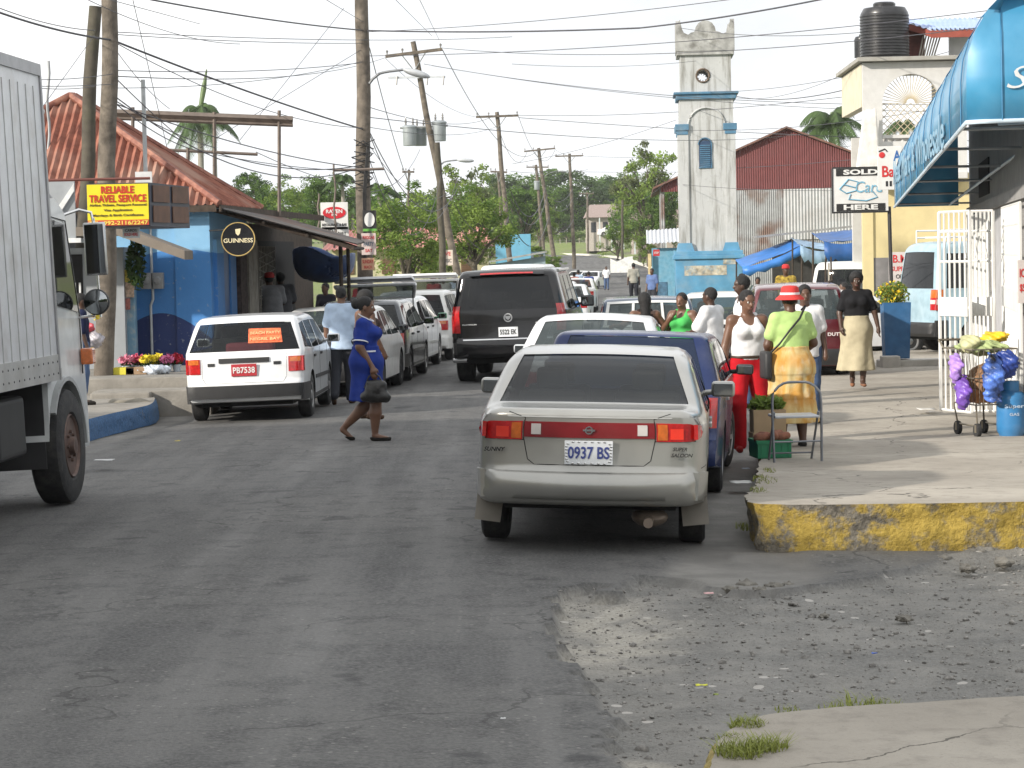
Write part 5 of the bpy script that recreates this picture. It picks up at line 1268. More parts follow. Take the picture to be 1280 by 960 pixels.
bm = bmesh.new(); box(bm, .3, 2.2, 3.2, 3.25, .15, 1.05); obj('counter_panel', bm, mat('counter', (.10, .04, .035), .7), B)
# meter boxes and conduit
for k, xo in enumerate((-1.03, -.84)):
    bm = bmesh.new(); bbox(bm, xo-.085, xo+.085, -.13, -.005, 1.62, 1.88, .01); lathe(bm, [(.06, 0), (.06, .06), (.04, .08), (0, .08)], 16, Matrix.Translation((xo, -.13, 1.76)) @ Matrix.Rotation(PI/2, 4, 'X')); obj('electricity_meter', bm, mat('meter_grey', (.3, .3, .3), .5), B, 40)
bm = bmesh.new(); add_tube(bm, [(-.94, -.05, 1.62), (-.94, -.05, 1.45), (-.98, -.05, 1.35), (-.98, -.05, .1)], .022, 8); add_tube(bm, [(-.95, -.04, 1.88), (-.95, -.04, 3.0)], .022, 8); add_tube(bm, [(-1.0, -.06, 3.0), (-1.0, -.06, 5.0)], .035, 8); obj('conduit', bm, mat('conduit_grey', (.42, .44, .45), .5), B)
# round black sign
Gs = thing('round_bar_sign', 'round black GUINNESS sign with gold harp on the corner of the blue bar', 'sign', P(298, 299, 38.45));
bm = bmesh.new(); lathe(bm, [(0, -.03), (.27, -.03), (.275, 0), (.27, .03), (0, .03)], 40, Matrix.Rotation(PI/2, 4, 'X')); obj('disc', bm, mat('sign_black', (.008, .008, .01), .25, coat=.5), Gs, 40)
gold = mat('sign_gold', (.45, .33, .12), .5); crm = mat('sign_cream', (.7, .62, .40), .6)
bm = bmesh.new(); lathe(bm, [(.262, -.036), (.272, -.036), (.272, -.03), (.262, -.03), (.262, -.036)], 40, Matrix.Rotation(PI/2, 4, 'X') @ Matrix.Diagonal((1, 1, -1, 1))); add_tube(bm, [(.262*math.cos(i*PI/20), -.033, .262*math.sin(i*PI/20)) for i in range(41)], .006, 4, False); obj('gold_ring', bm, gold, Gs)
text('lettering', 'GUINNESS', crm, Gs, frame_mat((0, -.034, -.02), (1, 0, 0), (0, 0, 1)), .47, .07, .015)
bm = bmesh.new(); prism(bm, [(-.045, -.034, .16), (.045, -.034, .17), (.03, -.034, .09), (.0, -.034, .055), (-.035, -.034, .09)], (0, -.004, 0)); obj('harp', bm, crm, Gs)
bm = bmesh.new(); add_tube(bm, [(-.2, .02, .15), (-.5, .35, .15)], .015, 6); obj('bracket', bm, BLK, Gs)
# blue tarpaulin hanging under the awning
S_ = Field((-.8, -1.2, -.5), (.8, 1.2, .3), .035)
def tarp(x, y, z):
    r = (np.abs(x/.56)**3+np.abs(y/1.0)**3+np.abs((z-.2)/.58)**2.6)**.36-1; return np.maximum(np.abs(r*.45)-.02+np.sin(x*9+z*5+np.sin(y*6))*.01, z-.18+.10*np.sin(x*5))
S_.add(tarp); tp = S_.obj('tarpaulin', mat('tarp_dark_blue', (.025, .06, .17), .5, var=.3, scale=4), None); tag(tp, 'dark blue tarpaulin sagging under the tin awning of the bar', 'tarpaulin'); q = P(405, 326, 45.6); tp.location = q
# pale shop behind the truck
Bp = thing('small_shop', 'small grey shop with white zigzag gable trim between truck and wooden poles', 'building', P(60, 330, 38.3)*1.0); Bp.location.z = 0
greyw = mat('shop_grey_wall', (.30, .32, .34), .7, var=.1, dirt=.3)
bm = bmesh.new(); box(bm, -3, 1.2, 0, 3, 0, 2.3); obj('wall', bm, greyw, Bp)
bm = bmesh.new(); box(bm, -3, .62, -.9, -.85, 2.45, 3.35); obj('fascia', bm, greyw, Bp)
bm = bmesh.new(); prism(bm, [(-.05, -.95, 3.45), (.35, -.95, 2.92), (.62, -.95, 3.30), (.62, -.95, 3.18), (.35, -.95, 2.78), (-.05, -.95, 3.30)], (0, .05, 0)); box(bm, -3, .7, -.93, -.2, 2.38, 2.45); obj('zigzag_trim', bm, mat('trim_white', (.65, .66, .66), .6), Bp)
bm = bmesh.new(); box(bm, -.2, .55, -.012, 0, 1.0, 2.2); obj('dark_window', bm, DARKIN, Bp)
bm = bmesh.new()
for i in range(9): box(bm, -.15+i*.08, -.12+i*.08, -.05, -.03, 1.0, 1.75)
obj('window_bars', bm, mat('trim_white', (.6, .6, .6)), Bp)
bm = bmesh.new(); prism(bm, [(1.2, -.9, 2.66), (2.3, -.9, 2.22), (2.3, -.9, 2.08), (1.2, -.9, 2.50)], (0, 1.0, 0)); box(bm, .62, 1.2, -.9, .1, 2.48, 2.62); fixn(bm); obj('canopy', bm, mat('canopy_board', (.20, .17, .14), .8, dirt=.6), Bp)
# narrow blue column and notices beside the pole
o = thing('door_post', 'pale blue flaking post beside the wooden pole', 'post', (P(163, 400, 38.7).x, 38.6, .37)); bm = bmesh.new(); bbox(bm, -.11, .11, -.11, .11, 0, 1.75, .01); obj('shaft', bm, mat('post_flaky', (.16, .30, .42), .7, dirt=.8, dcol=(.45, .42, .36), dscale=6), o)
for (x, y, w, h, colr) in ((159, 345, .16, .2, (.55, .45, .08)), (162, 362, .14, .25, (.45, .33, .25)), (158, 380, .12, .18, (.35, .12, .1))):
    q = P(x, y, 38.4); bm = bmesh.new(); box(bm, -w/2, w/2, -.005, .005, -h/2, h/2); obj('poster', bm, mat('poster_%d' % x, colr, .7, var=.6, scale=18), o).location = q-o.location
# ---- signs at left
Sg = thing('travel_agency_sign', 'yellow RELIABLE TRAVEL SERVICE box sign with red lettering', 'sign', P(147.5, 256, 33.0))
s = 3000/33.0; w, h = 79/s, 54/s
bm = bmesh.new(); prism(bm, [(-w/2, 0, -h/2), (w/2, 0, -h/2), (w/2+.33, 1.6, -h/2-.02), (-w/2+.33, 1.6, -h/2-.02)], (0, 0, h)); obj('casing', bm, mat('sign_casing', (.035, .04, .06), .5), Sg)
bm = bmesh.new(); box(bm, -w/2+.015, w/2-.015, -.012, -.002, -h/2+.015, h/2-.015); obj('yellow_panel', bm, mat('sign_yellow', (.74, .60, .02), .45, var=.05), Sg)
bm = bmesh.new(); box(bm, -w/2+.015, w/2-.015, -.016, -.010, -h/2+.015, -h/2+.09); obj('red_band', bm, mat('sign_red_band', (.50, .06, .03), .5), Sg)
sr = mat('sign_letter_red', (.48, .03, .015), .5); sk_ = mat('sign_letter_dark', (.06, .045, .02), .5)
def st(t, zc, ww, hh, m, bold=.02): text('lettering', t, m, Sg, frame_mat((0, -.020, zc), (1, 0, 0), (0, 0, 1)), ww, hh, bold)
st('RELIABLE', h/2-.09, w*.52, .10, sr, .035); st('TRAVEL SERVICE', h/2-.21, w*.90, .105, sr, .03); st('Airline Tickets, Passport Renewal', -.005, w*.90, .042, sk_); st('Visa Application', -.075, w*.45, .042, sk_); st('Marriage & Birth Certificates', -.145, w*.80, .042, sk_); st('TEL: 992-2116/2247', -h/2+.05, w*.94, .055, mat('sign_letter_yellow', (.75, .6, .1)), .02)
bm = bmesh.new()
for k in range(2):
    for j in range(2):
        a = Vector((w/2+.01+.33*(.06+.48*k), 1.6*(.06+.48*k), -h/2+.05+.28*j)); b2 = Vector((w/2+.01+.33*(.06+.48*k+.40), 1.6*(.06+.48*k+.40), -h/2+.05+.28*j)); prism(bm, [a, b2, b2+Vector((0, 0, .23)), a+Vector((0, 0, .23))], (.012, 0, 0))
obj('side_panel', bm, mat('sign_side_brown', (.10, .045, .025), .6, var=.3), Sg)
bm = bmesh.new(); add_tube(bm, [(-1.0, .1, h/2+.06), (w/2, .1, h/2+.06)], .022, 6); obj('hanging_bar', bm, mat('bar_red', (.13, .04, .03), .6), Sg)
bm = bmesh.new(); box(bm, .20, .43, .3, .34, h/2+.0, h/2+.16); obj('white_board', bm, mat('board_white', (.6, .6, .6), .6), Sg)
def board(name, label, px, py, Y, wpx, hpx, colr, texts=(), cat='sign', group=None, extra=None, rz=0):
    s = 3000/Y; w, h = wpx/s, hpx/s; r = thing(name, label, cat, P(px, py, Y), rz, group); bm = bmesh.new(); bbox(bm, -w/2, w/2, -.02, .02, -h/2, h/2, .004); obj('panel', bm, mat('board_'+'_'.join('%02d' % int(c*99) for c in colr), colr, .5, var=.06), r)
    for (t, cx, cz, tw, th, cc) in texts: text('lettering', t, mat('ink_'+'_'.join('%02d' % int(c*99) for c in cc), cc, .5), r, frame_mat((cx*w, -.024, cz*h), (1, 0, 0), (0, 0, 1)), tw*w, th*h, .02)
    if extra: extra(r, w, h)
    return r
WH = (.66, .66, .64); RD = (.5, .03, .03); BK = (.02, .02, .02)
board('shop_notice', 'small white SOLD HERE notice under the yellow sign', 164, 291, 33.4, 21, 13, (.55, .6, .62), [('CARDS', 0, .22, .7, .25, BK), ('SOLD HERE', 0, -.15, .8, .3, RD)])
def oval(r, w, h):
    bm = bmesh.new(); lathe(bm, [(0, 0), (w*.42, 0), (w*.42, .006), (0, .006)], 32, Matrix.Translation((0, -.028, h*.12)) @ Matrix.Rotation(PI/2, 4, 'X') @ Matrix.Diagonal((1, .52, 1, 1))); obj('red_oval', bm, mat('oval_red', (.5, .02, .03), .4), r)
    text('lettering', 'RAVEN', mat('ink_66', WH), r, frame_mat((0, -.038, h*.17), (1, 0, 0), (0, 0, 1)), w*.6, h*.14, .03); text('lettering', 'INN', mat('ink_66', WH), r, frame_mat((0, -.038, h*.04), (1, 0, 0), (0, 0, 1)), w*.2, h*.08, .03)
board('hotel_sign', 'white sign with red oval above the bar awning', 418, 270, 50, 34, 34, WH, [('RESTAURANT & BAR', 0, -.32, .9, .10, BK)], extra=oval)
board('price_board', 'white board hanging under the red oval sign', 419, 291, 50, 34, 15, (.6, .6, .58), [('OPEN', -.2, .1, .35, .4, BK), ('DAILY', .25, -.1, .3, .35, BK)])
def fig(r, w, h):
    bm = bmesh.new(); lathe(bm, [(0, 0), (w*.38, 0), (w*.38, .006), (0, .006)], 24, Matrix.Translation((0, -.028, h*.05)) @ Matrix.Rotation(PI/2, 4, 'X') @ Matrix.Diagonal((1, 1.4, 1, 1))); obj('white_oval', bm, mat('ink_66', WH), r); bm = bmesh.new(); box(bm, -w/2, w/2, -.03, -.02, -h/2, -h/2+.12*h); obj('green_band', bm, mat('band_green', (.12, .35, .06), .5), r)
board('pole_poster', 'black framed poster with white oval and green foot on the tall pole', 462, 276, 49.5, 17, 26, BK, extra=fig, cat='poster')
board('pole_poster', 'pale printed poster below the black framed one on the tall pole', 461, 305, 49.5, 18, 27, (.55, .45, .42), [('REGGAE', 0, .3, .8, .15, RD), ('PARTY', 0, 0, .7, .2, (.1, .15, .2)), ('SAT', 0, -.3, .5, .15, RD)], cat='poster')
board('pole_poster', 'small orange-red printed poster lowest on the tall pole', 460, 330, 49.5, 16, 15, (.6, .35, .22), [('SUNDAY', 0, .2, .85, .3, RD), ('BEACH', 0, -.25, .6, .25, RD)], cat='poster')
board('pole_poster', 'printed poster on the leaning transformer pole', 558, 322, 80, 16, 19, (.6, .52, .45), [('LIVE', 0, .25, .7, .25, RD), ('MUSIC', 0, -.2, .8, .25, (.1, .1, .1))], cat='poster')
def boolean(o, cutter):
    md = o.modifiers.new('b', 'BOOLEAN'); md.object = cutter; md.operation = 'DIFFERENCE'; md.solver = 'EXACT'
    dg = bpy.context.evaluated_depsgraph_get(); me = bpy.data.meshes.new_from_object(o.evaluated_get(dg)); o.modifiers.remove(md); o.data = me; bpy.data.objects.remove(cutter)
# ------------------------------------------------------------------ clock tower
s = 28.8; YT = 104.0
def tz_(py): return 2.03+(315.3-py)/s
pc = P(885, 330, YT)
Tw = thing('clock_tower', 'tall weathered white clock tower with blue base and louvred window', 'tower', (pc.x, pc.y, -.35), rad(-3))
def twall():
    m, nt, b = newmat('tower_render'); v = texco(nt); v2 = texco(nt, 'Object', (1, 1, .10)); n = tnoise(nt, v, 1.1, 7, .65); n2 = tnoise(nt, v2, 4.5, 7, .65); n3 = tnoise(nt, v, 9, 5)
    c = mix_rgb(nt, n, (.37, .38, .38), (.50, .505, .505)); c = mix_rgb(nt, rng_(nt, n2, .48, .68, 0, .85), c, (.17, .165, .145)); c = mix_rgb(nt, rng_(nt, n3, .62, .75, 0, .4), c, (.25, .24, .22)); nt.links.new(c, b.inputs['Base Color']); b.inputs['Roughness'].default_value = .9; bumpn(nt, b, n3, .4, .02); return m
TWM = twall(); TBL = mat('tower_blue', (.06, .16, .26), .7, var=.15, scale=3, dirt=.35, dcol=(.3, .33, .33), dscale=2); TBB = mat('tower_base_blue', (.085, .26, .42), .7, var=.15, scale=2, dirt=.35, dcol=(.3, .35, .36), dscale=1.4)
zo = .35
def T_box(bm, w, z0, z1, mi=0, b=.0): box(bm, -w/2, w/2, -w/2, w/2, z0+zo, z1+zo, mi)
bm = bmesh.new(); T_box(bm, 2.30, 0, tz_(124)); obj('shaft', bm, TWM, Tw)
bm = bmesh.new()
for sx in (-1, 1):
    for sy in (-1, 1): b2 = bmesh.new(); bbox(b2, sx*1.0-.22, sx*1.0+.22, sy*1.0-.22, sy*1.0+.22, zo, tz_(167)+zo, .01); obj('corner_pilaster', b2, TWM, Tw)
bm.free()
bm = bmesh.new()
for sx in (-1, 1):
    for sy in (-1, 1): bm = bmesh.new(); bbox(bm, sx*1.02-.32, sx*1.02+.27, sy*1.02-.27, sy*1.02+.27, tz_(166)+zo, tz_(158)+zo, .02); bbox(bm, sx*1.02-.25, sx*1.02+.23, sy*1.02-.23, sy*1.02+.23, tz_(171)+zo, tz_(166)+zo, .02); obj('impost_block', bm, TBL, Tw)
bm = bmesh.new(); bbox(bm, -1.38, 1.38, -1.38, 1.38, tz_(122)+zo, tz_(119)+zo, .03); bbox(bm, -1.28, 1.28, -1.28, 1.28, tz_(128)+zo, tz_(122)+zo, .03); obj('cornice', bm, TBL, Tw)
bm = bmesh.new(); add_tube(bm, [(.78*math.cos(a), -1.17, tz_(160)+zo+.75*math.sin(a)) for a in [PI*i/16 for i in range(17)]], .05, 6); obj('blind_arch', bm, TWM, Tw, 60)
bm = bmesh.new(); T_box(bm, 2.16, tz_(119), tz_(70)); bf = obj('clock_stage', bm, TWM, Tw)
ct = bmesh.new(); lathe(ct, [(.24, -2), (.24, 2)], 24, Matrix.Translation((-.12, 0, tz_(99)+zo)) @ Matrix.Rotation(PI/2, 4, 'X')); fixn(ct); cto = obj('cutter', ct, None, Tw)
bpy.context.view_layer.update(); boolean(bf, cto)
bm = bmesh.new()
for sy in (-1, 1):
    add_tube(bm, [(-.12+.28*math.cos(a), sy*1.09, tz_(99)+zo+.28*math.sin(a)) for a in [2*PI*i/24 for i in range(25)]], .045, 6, False)
    for k in range(12):
        a = k*PI/6; add_tube(bm, [(-.12+.19*math.cos(a), sy*1.08, tz_(99)+zo+.19*math.sin(a)), (-.12+.25*math.cos(a), sy*1.08, tz_(99)+zo+.25*math.sin(a))], .018, 4)
obj('clock_ring', bm, mat('clock_rust', (.12, .085, .06), .8, var=.4), Tw, 60)
bm = bmesh.new(); bbox(bm, -1.22, 1.22, -1.22, 1.22, tz_(74)+zo, tz_(69)+zo, .03); zb = tz_(69)+zo
prof = [(-1.24, 0), (1.24, 0), (1.24, 1.10), (1.08, 1.30), (1.0, .95), (.93, .78), (.74, .70), (.62, .78), (.46, .82), (.42, 1.0), (.30, 1.18), (.12, 1.27), (-.10, 1.27), (-.28, 1.18), (-.40, 1.0), (-.44, .82), (-.60, .78), (-.72, .70), (-.90, .78), (-.98, .95), (-1.06, 1.34), (-1.24, 1.12)]
for k in range(4):
    R4 = Matrix.Rotation(k*PI/2, 4, 'Z'); prism(bm, [R4 @ Vector((x, -1.245+.001*k, zb+z)) for x, z in prof], R4.to_3x3() @ Vector((0, .18, 0)))
obj('parapet', bm, mat('parapet_grime', (.33, .33, .32), .9, var=.35, scale=2.5, bump=.4, dirt=.9, dcol=(.10, .095, .08), dscale=2.2), Tw)
wz0, wz1 = tz_(212)+zo, tz_(176)+zo
def archp(w, z0, z1, y, n=12, cx=0): return [(cx-w/2, y, z0), (cx+w/2, y, z0)]+[(cx+w/2*math.cos(a), y, z1-w/2+w/2*math.sin(a)) for a in [PI*i/n for i in range(n+1)]]
bm = bmesh.new(); prism(bm, archp(.52, wz0, wz1, -1.17, cx=-.08), (0, .03, 0)); lv = obj('louvred_window', bm, mat('louvre_dark', (.02, .05, .11), .6), Tw)
bm = bmesh.new()
for i in range(11): box(bm, -.30, .14, -1.205, -1.175, wz0+.05+i*.088, wz0+.095+i*.088)
obj('slat', bm, TBL, lv); bm = bmesh.new(); add_tube(bm, [Vector(p)+Vector((0, -.02, 0)) for p in archp(.56, wz0, wz1+.02, -1.17, cx=-.08)], .03, 5); obj('frame', bm, TBL, lv)
bm = bmesh.new(); bbox(bm, -1.42, 1.42, -1.42, 1.42, 0, tz_(324)+zo, .02); bbox(bm, -1.52, 1.52, -1.52, 1.52, tz_(324)+zo, tz_(319)+zo, .03); bbox(bm, -1.46, 1.46, -1.46, 1.46, tz_(319)+zo, tz_(314)+zo, .02)
for sx in (-1, 1): prism(bm, [(sx*1.34, -1.3, tz_(314)+zo), (sx*.60, -1.3, tz_(314)+zo), (sx*.72, -1.3, tz_(304)+zo), (sx*1.26, -1.3, tz_(304)+zo)], (0, 2.6, 0))
fixn(bm); obj('base', bm, TBB, Tw)
bm = bmesh.new(); bb = mat('poster_remains', (.42, .38, .30), .9, var=.5, scale=5, dirt=1, dcol=(.10, .26, .40), dscale=4)
box(bm, -1.05, .75, -1.432, -1.42, tz_(344)+zo, tz_(332)+zo); box(bm, .6, 1.2, -1.436, -1.42, tz_(331)+zo, tz_(322)+zo); obj('torn_posters', bm, bb, Tw)
# ------------------------------------------------------------------ red barn behind
RB = corrugated('barn_red', (.13, .034, .036), (.17, .048, .048), 'X', 2.6, (.15, .05, .05), .4, .8); GT = corrugated('barn_tin', (.34, .35, .36), (.22, .22, .22), 'X', 2.8, (.16, .085, .06), .85, .5, .2, 1.2)
Bn = thing('tin_barn', 'large red gabled tin warehouse with grey corrugated lower walls behind the tower', 'building', (P(985, 320, 126).x, 126, -.5), rad(-3))
s2 = 3000/126; bz = lambda py: 2.03+(313-py)/s2+.5
bm = bmesh.new(); prism(bm, [(-6.6, 0, bz(237)), (-6.6, 0, bz(228)), (0, 0, bz(162)), (6.8, 0, bz(225)), (6.8, 0, bz(236))], (0, .2, 0)); obj('gable', bm, RB, Bn)
bm = bmesh.new(); box(bm, -2.8, 6.8, .02, .2, 0, bz(236)); obj('wall', bm, GT, Bn)
bm = bmesh.new(); box(bm, -.2, 3.4, -.05, .0, bz(300), bz(237)); obj('tin_sheet', bm, corrugated('tin_bright', (.46, .47, .48), (.38, .38, .38), 'X', 1.9, (.2, .15, .12), .2, .4, .3), Bn)
for x_ in (-6.6, 6.6): bm = bmesh.new(); box(bm, x_, x_+.2, .2, 9, 0, bz(228)); obj('side_wall', bm, GT, Bn)
bm = bmesh.new(); prism(bm, [(-7.0, -.3, bz(231)), (0, -.3, bz(159)), (0, -.3, bz(161.5)), (-7.0, -.3, bz(233.5))], (0, 20, 0)); prism(bm, [(0, -.3, bz(159)), (7.2, -.3, bz(228)), (7.2, -.3, bz(230.5)), (0, -.3, bz(161.5))], (0, 20, 0)); fixn(bm); obj('roof', bm, mat('barn_roof', (.16, .08, .06), .7, var=.3), Bn)
# blue shack left of the tower base
Sk = thing('blue_kiosk', 'small pale blue kiosk with tin roof just left of the tower', 'building', (P(836, 330, 110).x, 110, -.5), rad(-3))
bm = bmesh.new(); box(bm, -.75, 1.2, 0, 3, 0, 2.75); obj('wall', bm, mat('kiosk_blue', (.13, .33, .46), .7, dirt=.5, dcol=(.3, .35, .36)), Sk)
bm = bmesh.new(); wavy_sheet(bm, (-1.0, -.5, 2.95), (1.2, -.5, 3.05), (1.2, 3, 3.7), (-1.0, 3, 3.6), 12, .03); obj('roof', bm, mat('kiosk_tin', (.55, .57, .6), .4, .3), Sk)
bm = bmesh.new(); box(bm, -.95, -.80, -.25, -.1, 0, 2.5); obj('yellow_post', bm, mat('post_cream', (.6, .48, .26), .7), Sk)
bm = bmesh.new(); box(bm, -.7, -.1, -.03, 0, .0, 1.2); obj('lower_panel', bm, mat('panel_blue', (.06, .14, .22), .7, var=.4), Sk)
board('red_road_sign', 'small red sign with white border on the kiosk corner', 820.5, 316, 107, 8, 8, RD, [('STOP', 0, 0, .7, .35, WH)])
# ------------------------------------------------------------------ market stalls with blue tarpaulins
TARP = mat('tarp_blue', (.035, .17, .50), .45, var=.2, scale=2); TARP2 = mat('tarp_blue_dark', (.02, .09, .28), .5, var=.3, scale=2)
def sheet(pts, name='tarpaulin_roof', m=TARP, n=10, sag=.25, parent=None):
    a, b_, c_, d = (Vector(p) for p in pts); bm = bmesh.new(); g = []
    for i in range(n+1):
        r = []
        for j in range(n+1):
            u, v = i/n, j/n; p = a.lerp(b_, u).lerp(d.lerp(c_, u), v); p.z -= sag*4*u*(1-u)*(.3+.7*v*(1-v)*4)*.6+.05*noise.noise((u*5, v*5, a.x)); r.append(bm.verts.new(p))
        g.append(r)
    for i in range(n):
        for j in range(n): bm.faces.new((g[i][j], g[i+1][j], g[i+1][j+1], g[i][j+1]))
    o = obj(name, bm, m, parent, 60); md = o.modifiers.new('s', 'SOLIDIFY'); md.thickness = .012; return o
def stall(label, x0, x1, Y, pyl, pyr, m, depth=3, hang=None):
    a = P(x0, pyl, Y); r = thing('market_stall', label, 'stall', (a.x, Y, -.35)); s = 3000/Y; w = (x1-x0)/s; zl = a.z+.35; zr = P(x1, pyr, Y).z+.35
    sheet(((0, 0, zl), (w, 0, zr), (w, depth, zr+.3), (0, depth, zl+.3)), m=m, parent=r)
    for x, z in ((0.03, zl), (w-.03, zr)):
        for y in (0.03, depth): bm = bmesh.new(); add_tube(bm, [(x, y, 0), (x+.04, y, z+(.3 if y > 1 else 0))], .035, 6); obj('pole', bm, WOODD, r)
    if hang:
        bm = bmesh.new(); n = 8; g = []
        for i in range(n+1):
            u = i/n; z = zl+(zr-zl)*u-.14*4*u*(1-u); g.append((bm.verts.new((w*u, -.02, z)), bm.verts.new((w*u+.04*math.sin(i*3), -.05+.06*math.sin(i*2.2), z-hang*(.7+.5*abs(math.sin(i*1.7)))))))
        for A, B_ in zip(g, g[1:]): bm.faces.new((A[0], B_[0], B_[1], A[1]))
        obj('hanging_flap', bm, m, r, 60).modifiers.new('s', 'SOLIDIFY').thickness = .01
    bm = bmesh.new(); bbox(bm, .1, w-.1, .3, 1.2, .7, .76, .01)
    for x in (.15, w-.15): box(bm, x-.03, x+.03, .4, .46, 0, .7)
    obj('table', bm, WOODP, r)
    return r
stall('long stall under a bright blue sloping tarpaulin right of the tower', 928, 1003, 96, 334, 306, TARP, 3.2, .35)
stall('stall under a faded blue and white tarpaulin in the middle of the market', 1000, 1040, 92, 306, 312, mat('tarp_faded', (.22, .33, .45), .6, var=.4, scale=2), 3, .5)
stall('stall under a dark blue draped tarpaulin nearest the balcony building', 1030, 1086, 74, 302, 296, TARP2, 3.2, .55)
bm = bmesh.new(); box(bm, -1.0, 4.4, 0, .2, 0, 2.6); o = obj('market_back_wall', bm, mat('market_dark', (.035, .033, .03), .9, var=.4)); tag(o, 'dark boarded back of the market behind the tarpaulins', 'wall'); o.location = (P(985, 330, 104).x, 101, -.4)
bm = bmesh.new(); prism(bm, [(-2.2, 0, 2.75), (2.8, 0, 3.2), (2.8, 0, 3.28), (-2.2, 0, 2.83)], (0, 2, 0)); o = obj('tin_lean_to_roof', bm, mat('grey_tin', (.25, .25, .25), .6, dirt=.6)); tag(o, 'grey tin roof sheet over the market stalls', 'roof sheet'); o.location = (P(1010, 330, 99).x, 98, -.2)
# lashed pole fence with upright sticks
r = thing('stick_barrier', 'rough wooden pole barrier with upright sticks in front of the market', 'barrier', (P(930, 380, 58).x, 58, -.2)); s3 = 3000/58
bm = bmesh.new(); add_tube(bm, [(0, 0, 1.02), (.9, 0, 1.0), (1.6, 0, 1.15), (2.15, 0, 1.5)], .035, 6); obj('rail', bm, WOODD, r)
for i, (x, h) in enumerate([(i*.12, .95+.1*math.sin(i*2)) for i in range(8)]+[(1.95, 2.0), (2.05, 1.9), (2.14, 2.05)]):
    bm = bmesh.new(); add_tube(bm, [(x, .02, 0), (x+.04*math.sin(i), .02, h)], .022, 5); obj('stick', bm, WOODP if i % 2 else WOODD, r)
# ------------------------------------------------------------------ balcony building
s4 = 3000/58; Yb = 58; bx = lambda px: (px-640)/s4; bzz = lambda py: 2.03+(308.5-py)/s4+.15
Bb = thing('balcony_house', 'cream two-storey house with arched lattice balcony and blue tin roof', 'building', (bx(1084), Yb, -.15), rad(-2))
BW = mat('house_cream', (.55, .545, .53), .8, var=.06, dirt=.35, dcol=(.4, .38, .33), dscale=1); BY = mat('house_yellow', (.62, .52, .28), .8, var=.06, dirt=.2)
x0 = bx(1072); w = bx(1200)-x0
bm = bmesh.new(); box(bm, 0, w, 0, .22, bzz(215), bzz(78)); fr = obj('front_wall', bm, BW, Bb)
ct = bmesh.new(); prism(ct, archp(bx(1167)-bx(1096), bzz(176), bzz(93), -1, 16, cx=bx(1131.5)-x0), (0, 2, 0)); fixn(ct); cto = obj('cutter', ct, None, Bb); bpy.context.view_layer.update(); boolean(fr, cto)
for x_ in (w-.2,): bm = bmesh.new(); box(bm, x_, x_+.2, .22, 4.5, bzz(215), bzz(78)); obj('side_wall', bm, BW, Bb)
bm = bmesh.new(); box(bm, .2, w-.2, 4.5, 4.7, 0, bzz(160)); obj('back_wall', bm, BW, Bb)
bm = bmesh.new(); bbox(bm, -.14, w+.4, -.25, 5, bzz(77), bzz(72), .01); obj('roof_slab', bm, mat('roof_slab', (.34, .33, .3), .85, dirt=.5), Bb)
bm = bmesh.new(); box(bm, -.02, .2, .225, 4.7, bzz(132), bzz(78.5)); obj('side_fascia', bm, mat('fascia_pale', (.60, .55, .42), .8, var=.1, dirt=.3), Bb)
# lattice: sunburst in the arch head and diamonds below
cx = bx(1131.5)-x0; zt = bzz(93); rw = (bx(1167)-bx(1096))/2; zc = zt-rw; bm = bmesh.new(); LT = mat('lattice_tan', (.50, .43, .30), .8)
for i in range(25):
    a = PI*i/24; add_tube(bm, [(cx+.10*math.cos(a), .1, zc+.0+.10*math.sin(a)), (cx+rw*math.cos(a), .1, zc+rw*math.sin(a))], .009, 4)
zb_ = bzz(170)
for i in range(-12, 13):
    for sg in (-1, 1):
        xa = i*.16; p1 = Vector((xa, 0, zb_)); p2 = Vector((xa+sg*(zc-zb_), 0, zc))
        lo, hi = -rw, rw; d = p2-p1; t0, t1 = 0.0, 1.0
        ta, tb = sorted(((lo-p1.x)/d.x, (hi-p1.x)/d.x)); t0 = max(t0, ta); t1 = min(t1, tb)
        if t1 > t0: add_tube(bm, [p1+d*t0+Vector((cx, .1, 0)), p1+d*t1+Vector((cx, .1, 0))], .009, 4)
obj('lattice', bm, LT, Bb)
for i in range(7):
    bm = bmesh.new(); lathe(bm, [(.03, 0), (.055, .08), (.03, .16), (.045, .28), (.03, .34)], 8, Matrix.Translation((cx-.6+i*.2, .1, bzz(190)))); obj('baluster', bm, BW, Bb, 50)
bm = bmesh.new(); box(bm, cx-rw-.03, cx+rw+.03, .0, .2, bzz(172), bzz(168)); obj('rail', bm, BW, Bb)
bm = bmesh.new(); box(bm, .25, 2.8, .45, .6, 0, bzz(216)); obj('ground_wall', bm, BY, Bb); bm = bmesh.new(); box(bm, .24, 2.81, .44, .45, 0, 1.95); obj('grey_dado', bm, mat('dado_grey', (.20, .19, .19), .8), Bb)
bm = bmesh.new(); bbox(bm, -.0, w, -.1, 4.6, bzz(224), bzz(215), .02); obj('balcony_floor', bm, BW, Bb)
bm = bmesh.new(); box(bm, .0, .25, .4, .65, 0, bzz(224)); obj('corner_pillar', bm, BY, Bb)
# cloth hanging at the balcony corner
o = sheet(((0, 0, 1.55), (.30, .0, 1.6), (.42, .05, .0), (-.22, .0, .0)), 'white_cloth', mat('cloth_white_sheet', (.72, .70, .66), .9), 8, .05); tag(o, 'white sheet hanging at the left corner of the balcony', 'cloth'); o.location = (bx(1082), Yb-.3, bzz(218)-.15)
